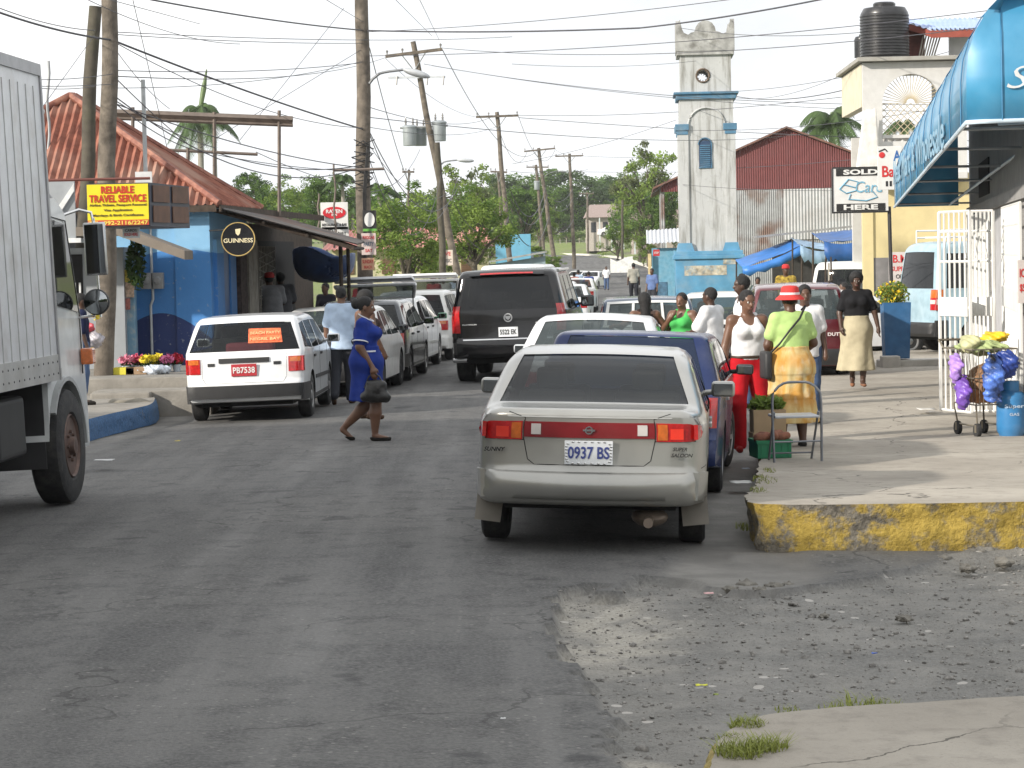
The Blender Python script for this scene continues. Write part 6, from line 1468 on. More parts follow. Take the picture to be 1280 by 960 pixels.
# penthouse with blue roof
Pn = []
bm = bmesh.new(); wavy_sheet(bm, (bx(1160)-x0, .4, bzz(37)), (bx(1240)-x0, .4, bzz(38)), (bx(1240)-x0, 3, bzz(12)), (bx(1150)-x0, 3, bzz(12)), 14, .04); wavy_sheet(bm, (bx(1134)-x0, 1.2, bzz(22)), (bx(1160)-x0, .42, bzz(38)), (bx(1150)-x0, 3, bzz(12)), (bx(1140)-x0, 3, bzz(12)), 4, .03); obj('tin_roof', bm, corrugated('roof_blue', (.24, .34, .60), (.36, .46, .70), 'X', .001, (.3, .4, .6), .1, .4, .2), Bb)
bm = bmesh.new(); box(bm, bx(1160)-x0, bx(1240)-x0, .42, .47, bzz(47), bzz(38)); prism(bm, [(bx(1135)-x0, 1.2, bzz(24)), (bx(1160)-x0, .44, bzz(38)), (bx(1160)-x0, .44, bzz(46)), (bx(1135)-x0, 1.2, bzz(32))], (0, .05, 0)); obj('fascia_board', bm, mat('fascia_red', (.26, .06, .04), .7), Bb)
bm = bmesh.new(); box(bm, bx(1136)-x0, bx(1158)-x0, 1.25, 1.3, bzz(70), bzz(30)); obj('board_wall', bm, mat('board_brown', (.14, .05, .04), .8, var=.3), Bb)
bm = bmesh.new(); box(bm, bx(1190)-x0, bx(1240)-x0, 1.3, 1.5, bzz(71), bzz(40)); obj('penthouse_wall', bm, BW, Bb)
bm = bmesh.new()
for i in range(7): add_tube(bm, [(bx(1148)-x0+i*.06, .9, bzz(70)), (bx(1154)-x0+i*.07, .9, bzz(42))], .02, 5)
obj('cane_bundle', bm, WOODP, Bb)
def tank(label, px, py0, py1, Y, wpx):
    s = 3000/Y; r = wpx/2/s; h = (py1-py0)/s; p = P(px, py1, Y); t = thing('water_tank', label, 'water tank', p); pr = [(r*.98, 0)]
    n = 14
    for i in range(n): z = h*.80*i/n; dz = h*.80/n; pr += [(r*.97, z), (r, z+dz*.25), (r, z+dz*.7), (r*.97, z+dz*.85)]
    pr += [(r*.97, h*.82), (r*.85, h*.92), (r*.45, h*.95)]
    bm = bmesh.new(); lathe(bm, pr, 32); obj('drum', bm, mat('tank_black', (.016, .016, .018), .35, var=.2, coat=.3, dirt=.2, dcol=(.1, .1, .1)), t, 35)
    bm = bmesh.new(); lathe(bm, [(r*.45, h*.93), (r*.46, h*1.0), (r*.40, h*1.03), (0, h*1.04)], 24); obj('lid', bm, mat('tank_black', (.02, .02, .02)), t, 35)
tank('large ribbed black water tank on the balcony house roof', 1106, 6, 71, 58.6, 61)
tank('second black water tank mostly hidden behind the large one', 1079, 44, 72, 61, 22)
# ------------------------------------------------------------------ roadside signs on the right
def cardart(r, w, h):
    m = mat('ink_cyan', (.16, .38, .52), .6); bm = bmesh.new()
    P_ = lambda x, z: (x*w, -.028, z*h)
    for ln in ([(-.38, .02), (-.22, .24), (-.05, .18), (-.08, -.02), (-.26, -.08), (-.38, .02)], [(-.18, -.10), (-.22, -.22), (.10, -.26), (.30, -.18), (.22, -.05)], [(-.30, .12), (-.1, .05)]): add_tube(bm, [P_(*q) for q in ln], .012, 4)
    obj('hand_drawing', bm, m, r)
    text('lettering', 'Card', m, r, frame_mat((w*.16, -.03, h*.06), (1, 0, 0), (0, 0, 1)), w*.50, h*.26, -.0, shear=.2)
    for z, t in ((.405, 'SOLD'), (-.405, 'HERE')):
        bm = bmesh.new(); box(bm, -w*.44, w*.44, -.030, -.02, (z-.085)*h, (z+.085)*h); bo = obj('black_band', bm, mat('ink_02', BK), r); text('lettering', t, mat('ink_66', WH), bo, frame_mat((0, -.036, z*h), (1, 0, 0), (0, 0, 1)), w*.62, h*.12, .04)
    bm = bmesh.new(); box(bm, -w*.5, w*.5, -.035, .03, -h*.5-.03, -h*.5); box(bm, -w*.5-.02, -w*.5, -.035, .03, -h*.5-.03, h*.5); box(bm, -w*.5, w*.5, -.035, .03, h*.5, h*.5+.02); obj('frame', bm, BLK, r)
    bm = bmesh.new(); add_tube(bm, [(w*.5+.02, .03, -h*.4), (w*.5+.06, .03, -2.75)], .035, 8); obj('post', bm, BLK, r)
board('phone_card_sign', 'white SOLD Card HERE sign with black bands on a black post', 1075.5, 237, 44, 69, 54, WH, extra=cardart)
def bar_art(r, w, h):
    bm = bmesh.new(); ellipsoid(bm, (-w*.32, -.026, h*.30), (w*.13, .006, h*.07), 14); obj('red_lips', bm, mat('ink_50', RD), r)
    bm = bmesh.new(); ellipsoid(bm, (w*.16, -.026, -h*.62), (.12, .05, .05), 10) if False else add_tube(bm, [(-w*.45, -.026, h*.38), (-w*.2, -.026, h*.44), (-w*.1, -.026, h*.38)], .012, 4); obj('outline', bm, BLK, r)
board('bar_sign', 'white sign with red Bar lettering beside the phone card sign', 1112, 210, 43.4, 30, 54, WH, [('A', .30, .28, .30, .24, (.03, .12, .35)), ('Bar', .05, -.08, .75, .26, RD), ('II', -.05, -.36, .25, .12, BK)], extra=bar_art)
board('shop_name_board', 'white board with red painted lettering low on the yellow wall', 1128, 250, 57.4, 2, 2, WH) if False else None
board('bakery_board', 'white board with red old-style lettering on the wall left of the pale blue minibus', 1128, 334, 55.5, 34, 38, (.55, .5, .48), [('B.M.', -.05, .28, .6, .26, RD), ('SUPPLIES', .0, -.05, .85, .16, RD), ('OPEN', 0, -.3, .5, .14, BK)])
# ------------------------------------------------------------------ shop with blue awning on the right
A0, A1 = Vector((4.2, 22.0)), Vector((6.42, 40.0)); fx = lambda y: 5.55+(y-26)*.151
Sh = thing('corner_shop', 'grey rendered corner shop with white grilles under the blue awning', 'building', (0, 0, 0))
SW = mat('shop_render', (.30, .29, .28), .8, var=.12, dirt=.5, dcol=(.18, .17, .16), dscale=1.2)
bm = bmesh.new(); prism(bm, [(fx(24.4), 24.4, -.1), (12, 24.4, -.1), (12, 40, -.1), (fx(40), 40, -.1)], (0, 0, 4.6)); fixn(bm); obj('wall', bm, SW, Sh)
def facequad(bm, y0, y1, z0, z1, off, th=.03): prism(bm, [(fx(y0)-off, y0, z0), (fx(y1)-off, y1, z0), (fx(y1)-off, y1, z1), (fx(y0)-off, y0, z1)], (-th, 0, 0))
bm = bmesh.new(); facequad(bm, 29.4, 31.6, .06, 2.5, -.008, .012); obj('doorway', bm, mat('doorway_grey', (.42, .42, .43), .8), Sh)
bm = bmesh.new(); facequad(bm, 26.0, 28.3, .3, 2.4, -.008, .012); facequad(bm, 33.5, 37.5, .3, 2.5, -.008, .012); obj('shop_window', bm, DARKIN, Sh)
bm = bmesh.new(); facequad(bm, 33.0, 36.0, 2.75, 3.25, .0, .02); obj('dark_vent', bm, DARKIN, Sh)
bm = bmesh.new(); facequad(bm, 24.4, 40, 2.52, 2.66, .004, .05); fixn(bm); obj('lintel', bm, SW, Sh)
WG = mat('grille_white', (.74, .74, .72), .45, var=.04, dirt=.25, dcol=(.4, .36, .3))
def grille(name, a, b_, z0, z1, nb, parent, lock=True, scroll=True):
    a = Vector((a[0], a[1], 0)); b_ = Vector((b_[0], b_[1], 0)); d = b_-a; L = d.length; u = d/L; q = lambda t, z: a+u*t+Vector((0, 0, z)); bm = bmesh.new()
    for t in [L*i/(nb-1) for i in range(nb)]: add_tube(bm, [q(t, z0), q(t, z1)], .022 if t in (0, L) else .013, 5)
    for z in (z0, z1, z0+(z1-z0)*.52, z0+(z1-z0)*.75, z0+(z1-z0)*.90): add_tube(bm, [q(0, z), q(L, z)], .016, 5)
    if scroll:
        zc = z0+(z1-z0)*.82; n = max(1, int(L/.30))
        for i in range(n):
            c = L*(i+.5)/n
            for sg in (-1, 1):
                pts = [q(c+sg*(.02+.055*(1-math.cos(a2))*.5+.0), zc+.13*math.cos(a2*.9)) for a2 in [k*PI/6 for k in range(8)]]
                add_tube(bm, pts, .009, 4)
    go = obj(name, bm, WG, parent, 60)
    if lock:
        n_ = u.cross(Vector((0, 0, 1))); bm = bmesh.new(); zc = z0+(z1-z0)*.52; prism(bm, [q(0, zc-.10)-n_*.025, q(L*.95, zc-.10)-n_*.025, q(L*.95, zc+.12)-n_*.025, q(0, zc+.12)-n_*.025], n_*.05); fixn(bm); obj('lock_plate', bm, WG, go)
    return go
for x_ in (6.1, 8.9): bm = bmesh.new(); box(bm, x_, x_+2.2, 24.36, 24.4, .05, 2.3); obj('roller_shutter', bm, corrugated('shutter_grey', (.34, .35, .36), (.28, .29, .3), 'Z', 3.5, (.25, .2, .15), .2, .5, .3), Sh)
gt = thing('grille_gate', 'open white iron gate with scrolls and lock plate in front of the corner shop', 'gate'); grille('leaf', (5.10, 28.5), (5.34, 27.85), .10, 2.44, 7, gt); grille('leaf', (5.38, 28.15), (5.64, 28.0), .10, 2.44, 7, gt)
g2 = thing('window_grille', 'white bar grille over the shop front at the right edge of the picture', 'grille'); grille('bars', (fx(25.2)-.07, 25.2), (fx(28.7)-.07, 28.7), .28, 2.48, 22, g2, True); grille('bars', (fx(32)-.07, 32), (fx(38)-.07, 38), .28, 2.5, 26, g2, False, False)
board('shop_price_board', 'red and white price notice on the shop grille at the right edge', 1279, 352, 25.0, 14, 54, (.55, .5, .48), [('ICE', 0, .2, .7, .2, RD), ('$50', 0, -.15, .7, .2, RD)])
# awning: barrel section sweeping along both street fronts
Aw = thing('blue_awning', 'large glossy blue rounded awning with white lettering on the corner shop', 'awning')
AM = mat('awning_blue', (.05, .25, .43), .42, var=.18, scale=1.5, coat=.3, dirt=.15, dcol=(.2, .35, .45))
def az(y): return 3.16+(y-22)*(2.71-3.16)/18
u = (A1-A0).normalized(); nin = Vector((u.y, -u.x))     # towards the shop
prof = [(0, 0), (0, .42), (.02, .62), (.08, .82), (.20, 1.02), (.38, 1.20), (.62, 1.34), (1.05, 1.44)]
bm = bmesh.new(); prev = None; N = 30
path = []
for i in range(N+1): p = A0.lerp(A1, i/N); path.append((Vector((p.x, p.y)), nin.copy(), az(p.y)))
# rounded corner then the front facing the side street
cdir = Vector((1, -.05)).normalized(); nfront = Vector((.05, 1)).normalized(); cr = .10
pre = [(A0+Vector((.12, -.10)), (nin+nfront).normalized(), az(22)), (A0+Vector((.30, -.13)), (nfront*.9+nin*.1).normalized(), az(22))]+[(A0+Vector((.30, -.13))+cdir*t, nfront, az(22)+.012*t) for t in (.4, 1, 1.8, 2.8, 4, 6)]
path = list(reversed(pre))+path
for p, n_, z in path:
    col = [bm.verts.new((p.x+n_.x*a, p.y+n_.y*a, z+b_)) for a, b_ in prof]
    if prev:
        for k in range(len(prof)-1): bm.faces.new((prev[k], col[k], col[k+1], prev[k+1]))
    prev = col
# far end cap
p, n_, z = path[-1]; bm.faces.new([bm.verts.new((p.x+n_.x*a, p.y+n_.y*a, z+b_)) for a, b_ in prof]+[bm.verts.new((p.x+n_.x*1.05, p.y+n_.y*1.05, z))])
fixn(bm); ao = obj('canopy', bm, AM, Aw, 40); md = ao.modifiers.new('s', 'SOLIDIFY'); md.thickness = .02
bm = bmesh.new()
for p, n_, z in [path[-1]]: pass
for p_, n_, z_ in path[::3]: bm = bmesh.new(); add_tube(bm, [(p_.x+n_.x*a-n_.x*.012, p_.y+n_.y*a-n_.y*.012, z_+b_) for a, b_ in prof], .007, 4); obj('canopy_seam', bm, mat('seam_blue', (.03, .17, .32), .5), Aw, 60)
bm = bmesh.new(); add_tube(bm, [(p.x, p.y, z) for p, n_, z in path], .022, 6); add_tube(bm, [(p.x+n_.x*.9, p.y+n_.y*.9, z+.02) for p, n_, z in path[6:]], .02, 6)
obj('edge_tube', bm, mat('tube_pale', (.5, .6, .68), .4), Aw, 60)
bm = bmesh.new()
for t in (0.06, .22, .40, .58, .78, .97):
    p = A0.lerp(A1, t); z = az(p.y); bm = bmesh.new(); add_tube(bm, [(p.x, p.y, z+.02), (fx(p.y), p.y, z+.02)], .018, 6); obj('frame_bar', bm, mat('bar_grey', (.35, .36, .37), .5), Aw, 60)
aw_t = mat('awning_letter', (.62, .64, .64), .5); aw_f = mat('awning_letter_faded', (.22, .38, .50), .5)
text('lettering', 'Super', aw_t, Aw, frame_mat((A0.x+.86, A0.y-.18, az(22)+.36), (cdir.x, cdir.y, 0), (0, 0, 1)), 1.05, .27, -.01, shear=.35)
text('lettering', 'Meat Mart & Wholesale', aw_f, Aw, frame_mat((A0.x*.42+A1.x*.58-.025, A0.y*.42+A1.y*.58, az(32.4)+.36), (-u.x, -u.y, 0), (0, 0, 1)), 14.5, .40, 0.01)
bm = bmesh.new(); box(bm, -.02, .0, 0, 2, -.6, 0)
bm.free()
# blue planter with yellow flowers, on its concrete base
Pb = thing('tall_planter', 'tall blue planter box with yellow flowering plant beside the pale blue minibus', 'planter', (P(1120, 440, 42).x, 42, .10));
bm = bmesh.new(); vs = box(bm, -.24, .24, -.2, .2, 0, .98)
for v in vs:
    if v.co.z < .1: v.co.x *= .88; v.co.y *= .88
obj('box', bm, mat('planter_blue', (.03, .12, .27), .5, var=.15, dirt=.2, dcol=(.2, .25, .3)), Pb)
bm = bmesh.new(); bbox(bm, -.32, .0, -.28, .0, 0, .22, .02); bbox(bm, -.32, 1.15, .0, .4, 0, .14, .02); o = obj('plinth', bm, mat('base_white', (.5, .48, .44), .8, dirt=.4)); tag(o, 'low whitewashed concrete base under the blue planter', 'plinth'); o.location = (P(1120, 440, 42).x, 41.8, -.06)
def leafy(name, center, r, n, size, m, parent=None, seed=1, flat=.8, m2=None, frac=0, shell=.35):
    g = np.random.default_rng(seed); d = g.normal(size=(n, 3)); d /= np.linalg.norm(d, axis=1)[:, None]; rad_ = g.random(n)**shell; c = d*rad_[:, None]*np.array(r)+np.array(center)
    a = g.normal(size=(n, 3)); a /= np.linalg.norm(a, axis=1)[:, None]; b_ = np.cross(a, g.normal(size=(n, 3))); b_ /= np.linalg.norm(b_, axis=1)[:, None]; sz_ = size*(.6+.8*g.random(n))[:, None]
    v = np.stack([c-a*sz_, c+b_*sz_*.5, c+a*sz_, c-b_*sz_*.5], 1).reshape(-1, 3); f = np.arange(n*4).reshape(-1, 4); me = np_mesh(v, f); o = link(name, me, m, parent)
    if m2: me.materials.append(m2); me.polygons.foreach_set('material_index', (g.random(n) < frac).astype(np.int32))
    return o
def leafmat(name, c, var=.5, tr=.4):
    m, nt, b = newmat(name); v = texco(nt); n = tnoise(nt, v, .8, 4); gi = nt.nodes.new('ShaderNodeNewGeometry'); rp = gi.outputs['Random Per Island']
    f = mth(nt, 'ADD', mth(nt, 'MULTIPLY', rng_(nt, n, .3, .7), .6), mth(nt, 'MULTIPLY', rp, .4)); cc = mix_rgb(nt, f, tuple(x*(1-var) for x in c), tuple(x*(1+var) for x in c)); nt.links.new(cc, b.inputs['Base Color']); b.inputs['Roughness'].default_value = .6; b.inputs['Specular IOR Level'].default_value = .3
    t = nt.nodes.new('ShaderNodeBsdfTranslucent'); nt.links.new(cc, t.inputs[0]); mx = nt.nodes.new('ShaderNodeMixShader'); mx.inputs[0].default_value = tr; nt.links.new(b.outputs[0], mx.inputs[1]); nt.links.new(t.outputs[0], mx.inputs[2]); nt.links.new(mx.outputs[0], nt.nodes['Material Output'].inputs[0]); return m
LF1 = leafmat('leaf_mid', (.10, .175, .035)); LF2 = leafmat('leaf_dark', (.055, .10, .03)); LF3 = leafmat('leaf_light', (.19, .27, .055)); LF4 = leafmat('leaf_olive', (.13, .155, .07)); YF = mat('flower_yellow', (.75, .52, .02), .6, var=.3, scale=30)
leafy('foliage', (-.05, 0, 1.12), (.30, .25, .24), 900, .035, LF3, Pb, 3, m2=YF, frac=.22, shell=.5); bm = bmesh.new()
for i in range(10): a = i*.63; add_tube(bm, [(0, 0, .9), (.2*math.cos(a)-.05, .15*math.sin(a), 1.15+.1*math.sin(i))], .006, 4)
obj('stem', bm, mat('stem', (.08, .09, .03), .8), Pb)
# ------------------------------------------------------------------ people
def at(px, Y, z=None, dz=0):
    p = P(px, 400, Y); return (p.x, Y, (zg(p.x, Y) if z is None else z)+dz)
cw = lambda n, c, **k: cloth(n, c, **k)
SHB = cw('shoe_black', (.02, .018, .016)); SHBR = cw('shoe_brown', (.09, .05, .03)); TRD = cw('trouser_dark', (.035, .037, .045)); TRJ = cw('jeans', (.07, .11, .20)); WHT = cw('white', (.72, .72, .73)); SKB = cw('sky_shirt', (.42, .52, .66)); GRY = cw('grey', (.25, .25, .26))
# woman in blue, walking to the right
J = skeleton(1.66, hipL=(-.085, -.01, .90), hipR=(.085, .01, .90), knL=(-.08, .06, .50), anL=(-.07, -.30, .14), toL=(-.07, -.20, .03), knR=(.08, .12, .49), anR=(.08, .10, .08), toR=(.09, .25, .03),
    elR=(.225, -.03, 1.10), wrR=(.22, .11, .87), haR=(.235, .13, .79), elL=(-.24, -.06, 1.10), wrL=(-.25, -.02, .86), haL=(-.24, 0, .78))
BLD = cw('blue_dress', (.014, .034, .21))
w = person('person', 'woman in blue dress with white trim walking across the street with a black handbag', at(456, 27.6), rad(-96), J, [('dress', 'dress', BLD, dict(hem=.47, flare=.215, t=.016, sleeve=.72, pleats=5, amp=.012, cy=.02, shift=(0, .02))), ('sandals', 'shoes', SHB, dict(top=.045))], res=.0105, skin=1, fat=1.22, hair='bun', female=True, detail=True, look=(rad(0), rad(-4)))
k = 1.66/1.68; wt = cw('trim_white', (.75, .75, .78)); bm = bmesh.new()
for s in (-1, 1): add_tube(bm, [(s*(.155+.0)+s*.02*math.cos(a)*0, 0, 0) for a in (0,)]*1, .01) if False else None
a, b_ = Vector(J[0]['shR']), Vector(J[0]['elR']); d = (b_-a).normalized(); c0 = a+(b_-a)*.76; u_ = d.orthogonal().normalized(); v_ = d.cross(u_); add_tube(bm, [c0+(u_*math.cos(q)+v_*math.sin(q))*.088 for q in [i*PI/10 for i in range(21)]], .008, 5, False)
n0 = Vector(J[0]['nk']); add_tube(bm, [n0+Vector((.078*math.cos(q), .03+.088*math.sin(q), .026-.045*math.sin(q))) for q in [i*PI/10 for i in range(21)]], .007, 5, False)
add_tube(bm, [Vector((.205*math.cos(q), .02+.155*math.sin(q), 1.035)) for q in [-.55+i*.2 for i in range(8)]], .010, 5); obj('white_trim', bm, wt, w)
hb = thing('handbag', 'black soft handbag carried by the woman in blue', 'handbag', tuple(w.matrix_basis @ Vector(J[0]['haR']))); hb.rotation_euler.z = rad(-96)
S_ = Field((-.16, -.26, -.36), (.16, .26, .02), .012); S_.ell((0, .01, -.20), (.065, .13, .12), .03); S_.cone((0, -.11, -.26), (0, .13, -.27), .055, .06, .03); S_.cone((0, -.06, -.10), (0, .10, -.12), .03, .04, .03); S_.V += (np.sin(S_.X*40+S_.Z*30)*np.sin(S_.Y*35)*.005).astype(np.float32); S_.obj('bag', mat('leather_black', (.015, .014, .013), .35, bump=.4), hb)
bm = bmesh.new(); add_tube(bm, [(0, -.11, -.16), (0, -.06, -.03), (0, 0, .01), (0, .06, -.03), (0, .12, -.15)], .010, 6); obj('strap', bm, mat('leather_black', (.015, .014, .013)), hb, 60)
# man in pale blue shirt seen from behind
J = skeleton(1.74, knL=(-.10, -.02, .49), anL=(-.10, -.24, .14), toL=(-.11, -.16, .03), knR=(.10, .04, .49), anR=(.11, .02, .08), toR=(.12, .16, .03), wrR=(.235, .12, .87), haR=(.22, .15, .79))
person('person', 'man in pale blue shirt and dark trousers walking away beside the left row of cars', at(427, 35.6, dz=.0), rad(-4), J, [('shirt', 'top', SKB, dict(hem=.78, sleeve=.75, t=.026)), ('trousers', 'trousers', TRD, dict(t=.016, flare=.012)), ('shoes', 'shoes', SHBR, dict(top=.085))], .016, 1, 1.08, 'crop')
J = skeleton(1.60, elR=(.26, .0, 1.10), wrR=(.27, .12, .88), haR=(.26, .15, .80)); person('person', 'woman with tied hair walking just behind the woman in blue, bare arm showing', at(457, 30.0, dz=.10), rad(-60), J, [('top', 'tank', cw('dark_brown', (.06, .04, .035)), dict(hem=.9)), ('skirt', 'skirt', TRD, dict(hem=.45, flare=.2, waist=1.0)), ('sandals', 'shoes', SHBR, dict(top=.05))], .016, 1, 1.1, 'afro', female=True)
# men leaning at the bar
for (px, Y, dz, rz, sh, hat, lab, hr) in ((341, 43.5, .16, 20, GRY, cap_hat(mat('cap_red', (.50, .03, .03), .8)), 'man in grey shirt and red cap standing at the bar front', 'crop'), (353, 45.2, .16, 10, cw('grey_dark', (.12, .12, .13)), None, 'man in dark grey shirt beside the man in the red cap', 'short')):
    J = skeleton(1.70, chs=(0, .08, 1.22), nk=(0, .14, 1.38), hd=(0, .18, 1.51), shL=(-.18, .10, 1.34), shR=(.18, .10, 1.34), elL=(-.23, .12, 1.09), elR=(.23, .12, 1.09), wrL=(-.15, .3, 1.02), wrR=(.15, .3, 1.02), haL=(-.1, .36, 1.02), haR=(.1, .36, 1.02))
    person('person', lab, at(px, Y, .16), rad(rz), J, [('shirt', 'top', sh, dict(hem=.82, sleeve=.8, t=.026)), ('trousers', 'trousers', TRD, {}), ('shoes', 'shoes', SHB, dict(top=.085))], .02, 0, 1.1, hr, hatfn=hat)
# boy at the left pavement, half behind the truck mirror
J = skeleton(1.52); person('person', 'boy in navy shirt and blue jeans standing by the truck mirror', at(101, 32.6, .13), rad(-70), J, [('shirt', 'top', cw('navy', (.012, .016, .045)), dict(hem=.86, sleeve=.9, t=.02)), ('trousers', 'trousers', TRJ, dict(hem=.16)), ('shoes', 'shoes', SHB, dict(top=.07))], .018, 2, .95, 'crop')
# two women in vest tops, man in white
J = skeleton(1.60, elL=(-.34, .02, 1.20), wrL=(-.46, -.12, 1.22), haL=(-.52, -.14, 1.20), elR=(.33, .02, 1.14), wrR=(.42, .15, 1.05), haR=(.45, .2, 1.0)); person('person', 'woman in dark brown vest top with long black hair beside the green-topped woman', at(806, 32.4, dz=.02), rad(8), J, [('vest', 'tank', cw('brown_vest', (.035, .022, .02)), dict(hem=.88, t=.012)), ('skirt', 'skirt', TRJ, dict(hem=.5, flare=.18, waist=1.0)), ('shoes', 'shoes', SHB, dict(top=.06))], .013, 1, 1.1, 'long', female=True)
J = skeleton(1.60, elR=(.28, .10, 1.14), wrR=(.07, .20, 1.34), haR=(.03, .16, 1.42), elL=(-.30, .02, 1.13), wrL=(-.40, .12, 1.02), haL=(-.44, .16, .98)); person('person', 'woman in bright green vest top with one hand raised to her mouth', at(853, 32.4, dz=.02), rad(150), J, [('vest', 'tank', cw('green_vest', (.07, .42, .10)), dict(hem=.85, t=.014, scoop=.09)), ('trousers', 'trousers', TRJ, {}), ('shoes', 'shoes', SHB, dict(top=.06))], .013, 1, 1.2, 'tied', female=True)
J = skeleton(1.68, elL=(-.25, .08, 1.12), wrL=(-.16, .25, 1.08), haL=(-.10, .32, 1.08), elR=(.25, .06, 1.12)); person('person', 'man in white short-sleeved shirt looking left, behind the blue estate car', at(889, 31.5, dz=.02), rad(55), J, [('shirt', 'top', WHT, dict(hem=.8, sleeve=.8, t=.03)), ('trousers', 'trousers', TRD, {}), ('shoes', 'shoes', SHB, dict(top=.085))], .013, 2, 1.15, 'crop')
J = skeleton(1.68); person('person', 'young man in white vest standing just behind the woman in red trousers', at(929, 30.5, .04), rad(100), J, [('vest', 'tank', WHT, dict(hem=.85, t=.014)), ('trousers', 'trousers', TRJ, {}), ('shoes', 'shoes', SHB, dict(top=.085))], .014, 2, 1.0, 'short')
# woman in white vest and red trousers
J = skeleton(1.66, knL=(-.12, .06, .49), knR=(.14, .12, .50), anR=(.12, .02, .08), toR=(.14, .15, .03), elL=(-.23, -.02, 1.08), wrL=(-.22, .0, .84), haL=(-.2, .02, .76), elR=(.24, -.02, 1.08), wrR=(.26, .05, .85), haR=(.25, .08, .77))
RT = cw('red_trousers', (.42, .008, .015)); w = person('person', 'woman in white vest and bright red trousers standing by the parked cars', at(934, 24.7, -.03), rad(-170), J, [('vest', 'tank', WHT, dict(hem=.955, t=.014, scoop=.085)), ('trousers', 'trousers', RT, dict(t=.012, flare=.03, hem=.03, waist=.99)), ('shoes', 'shoes', cw('red_shoe', (.25, .02, .02)), dict(top=.07))], .0105, 1, 1.14, 'tied', female=True, detail=True, look=(rad(12), rad(-6)))
bm = bmesh.new(); k = 1.66/1.68; add_tube(bm, [(.172*math.cos(q), .13*math.sin(q), .975) for q in [i*PI/12 for i in range(25)]], .016, 6, False); obj('belt', bm, mat('belt_brown', (.05, .03, .02), .5), w, 60)
bm = bmesh.new(); q0 = Vector(J[0]['wrL']); add_tube(bm, [q0+Vector((.034*math.cos(q), .034*math.sin(q), .01)) for q in [i*PI/8 for i in range(17)]], .006, 5, False); obj('bracelet', bm, CHR, w)
# woman in lime shirt, tie-dyed skirt and red bucket hat
m, nt, b = newmat('skirt_tiedye'); v = texco(nt, 'Object', (6, 6, 1.6)); n = tnoise(nt, v, 1.6, 5, .6, .8); sp = nt.nodes.new('ShaderNodeSeparateXYZ'); nt.links.new(texco(nt), sp.inputs[0])
c_ = mix_rgb(nt, rng_(nt, n, .35, .65), (.62, .50, .24), (.50, .26, .05)); w2 = mth(nt, 'SINE', mth(nt, 'MULTIPLY', sp.outputs[2], 16)); c_ = mix_rgb(nt, rng_(nt, w2, .2, 1, 0, .55), c_, (.52, .22, .03)); c_ = mix_rgb(nt, rng_(nt, tnoise(nt, texco(nt), 9, 4), .55, .7, 0, .5), c_, (.62, .55, .38)); nt.links.new(c_, b.inputs['Base Color']); b.inputs['Roughness'].default_value = .85
J = skeleton(1.60, elL=(-.24, .02, 1.09), wrL=(-.20, .15, .90), haL=(-.17, .2, .84), elR=(.25, .03, 1.10), wrR=(.2, .2, 1.0), haR=(.16, .27, .98))
w = person('person', 'woman in lime shirt, orange tie-dyed skirt and red bucket hat behind the folding chair', at(988, 24.0, .05), rad(8), J, [('skirt', 'skirt', MATS['skirt_tiedye'], dict(hem=.27, flare=.25, waist=1.04, pleats=13, amp=.012, tiers=3)), ('shirt', 'top', cw('lime', (.40, .56, .20)), dict(hem=.96, sleeve=.62, t=.018)), ('shoes', 'shoes', SHB, dict(top=.07))], .0105, 0, 1.18, 'crop', female=True, detail=True, hatfn=cap_hat(mat('hat_red', (.55, .035, .03), .8, bump=.3), bucket=True))
bm = bmesh.new(); add_tube(bm, [(.14, -.06, 1.42), (.06, -.135, 1.3), (-.05, -.150, 1.18), (-.15, -.13, 1.05), (-.22, -.05, .96)], .011, 6); add_tube(bm, [(.14, -.06, 1.42), (.13, .06, 1.38)], .011, 6); so = obj('bag_strap', bm, BLK, w, 60)
bm = bmesh.new(); bbox(bm, -.30, -.22, -.14, .12, .70, .98, .03); obj('shoulder_bag', bm, BLK, w, 60)
J = skeleton(1.58, elR=(.27, .03, 1.14), wrR=(.2, .18, 1.0)); person('person', 'person in white T-shirt mostly hidden behind the woman in the red bucket hat', at(1006, 27.5, .05), rad(185), J, [('shirt', 'top', WHT, dict(hem=.8, sleeve=.75, t=.024)), ('trousers', 'trousers', TRJ, {}), ('shoes', 'shoes', SHB, dict(top=.08))], .014, 0, 1.1, 'short')
# woman walking towards us
J = skeleton(1.64, knL=(-.09, .10, .50), anL=(-.07, .10, .09), toL=(-.08, .24, .04), knR=(.09, -.02, .49), anR=(.06, -.20, .13), toR=(.07, -.10, .03), elL=(-.26, .0, 1.10), wrL=(-.31, .04, .86), haL=(-.31, .07, .78), elR=(.25, -.02, 1.09), wrR=(.24, .10, .89), haR=(.23, .13, .82))
person('person', 'woman in black T-shirt and long beige skirt walking towards us on the forecourt', at(1071, 34.6, .045), rad(176), J, [('skirt', 'skirt', cw('beige_skirt', (.42, .37, .25), var=.1), dict(hem=.24, flare=.25, waist=1.02, pleats=7, amp=.014, shift=(.02, .02))), ('shirt', 'top', cw('black_tee', (.012, .012, .014)), dict(hem=.95, sleeve=.72, t=.018)), ('sandals', 'shoes', cw('sandal_tan', (.25, .12, .07)), dict(top=.045))], .0125, 2, 1.08, 'afro', female=True, detail=True)
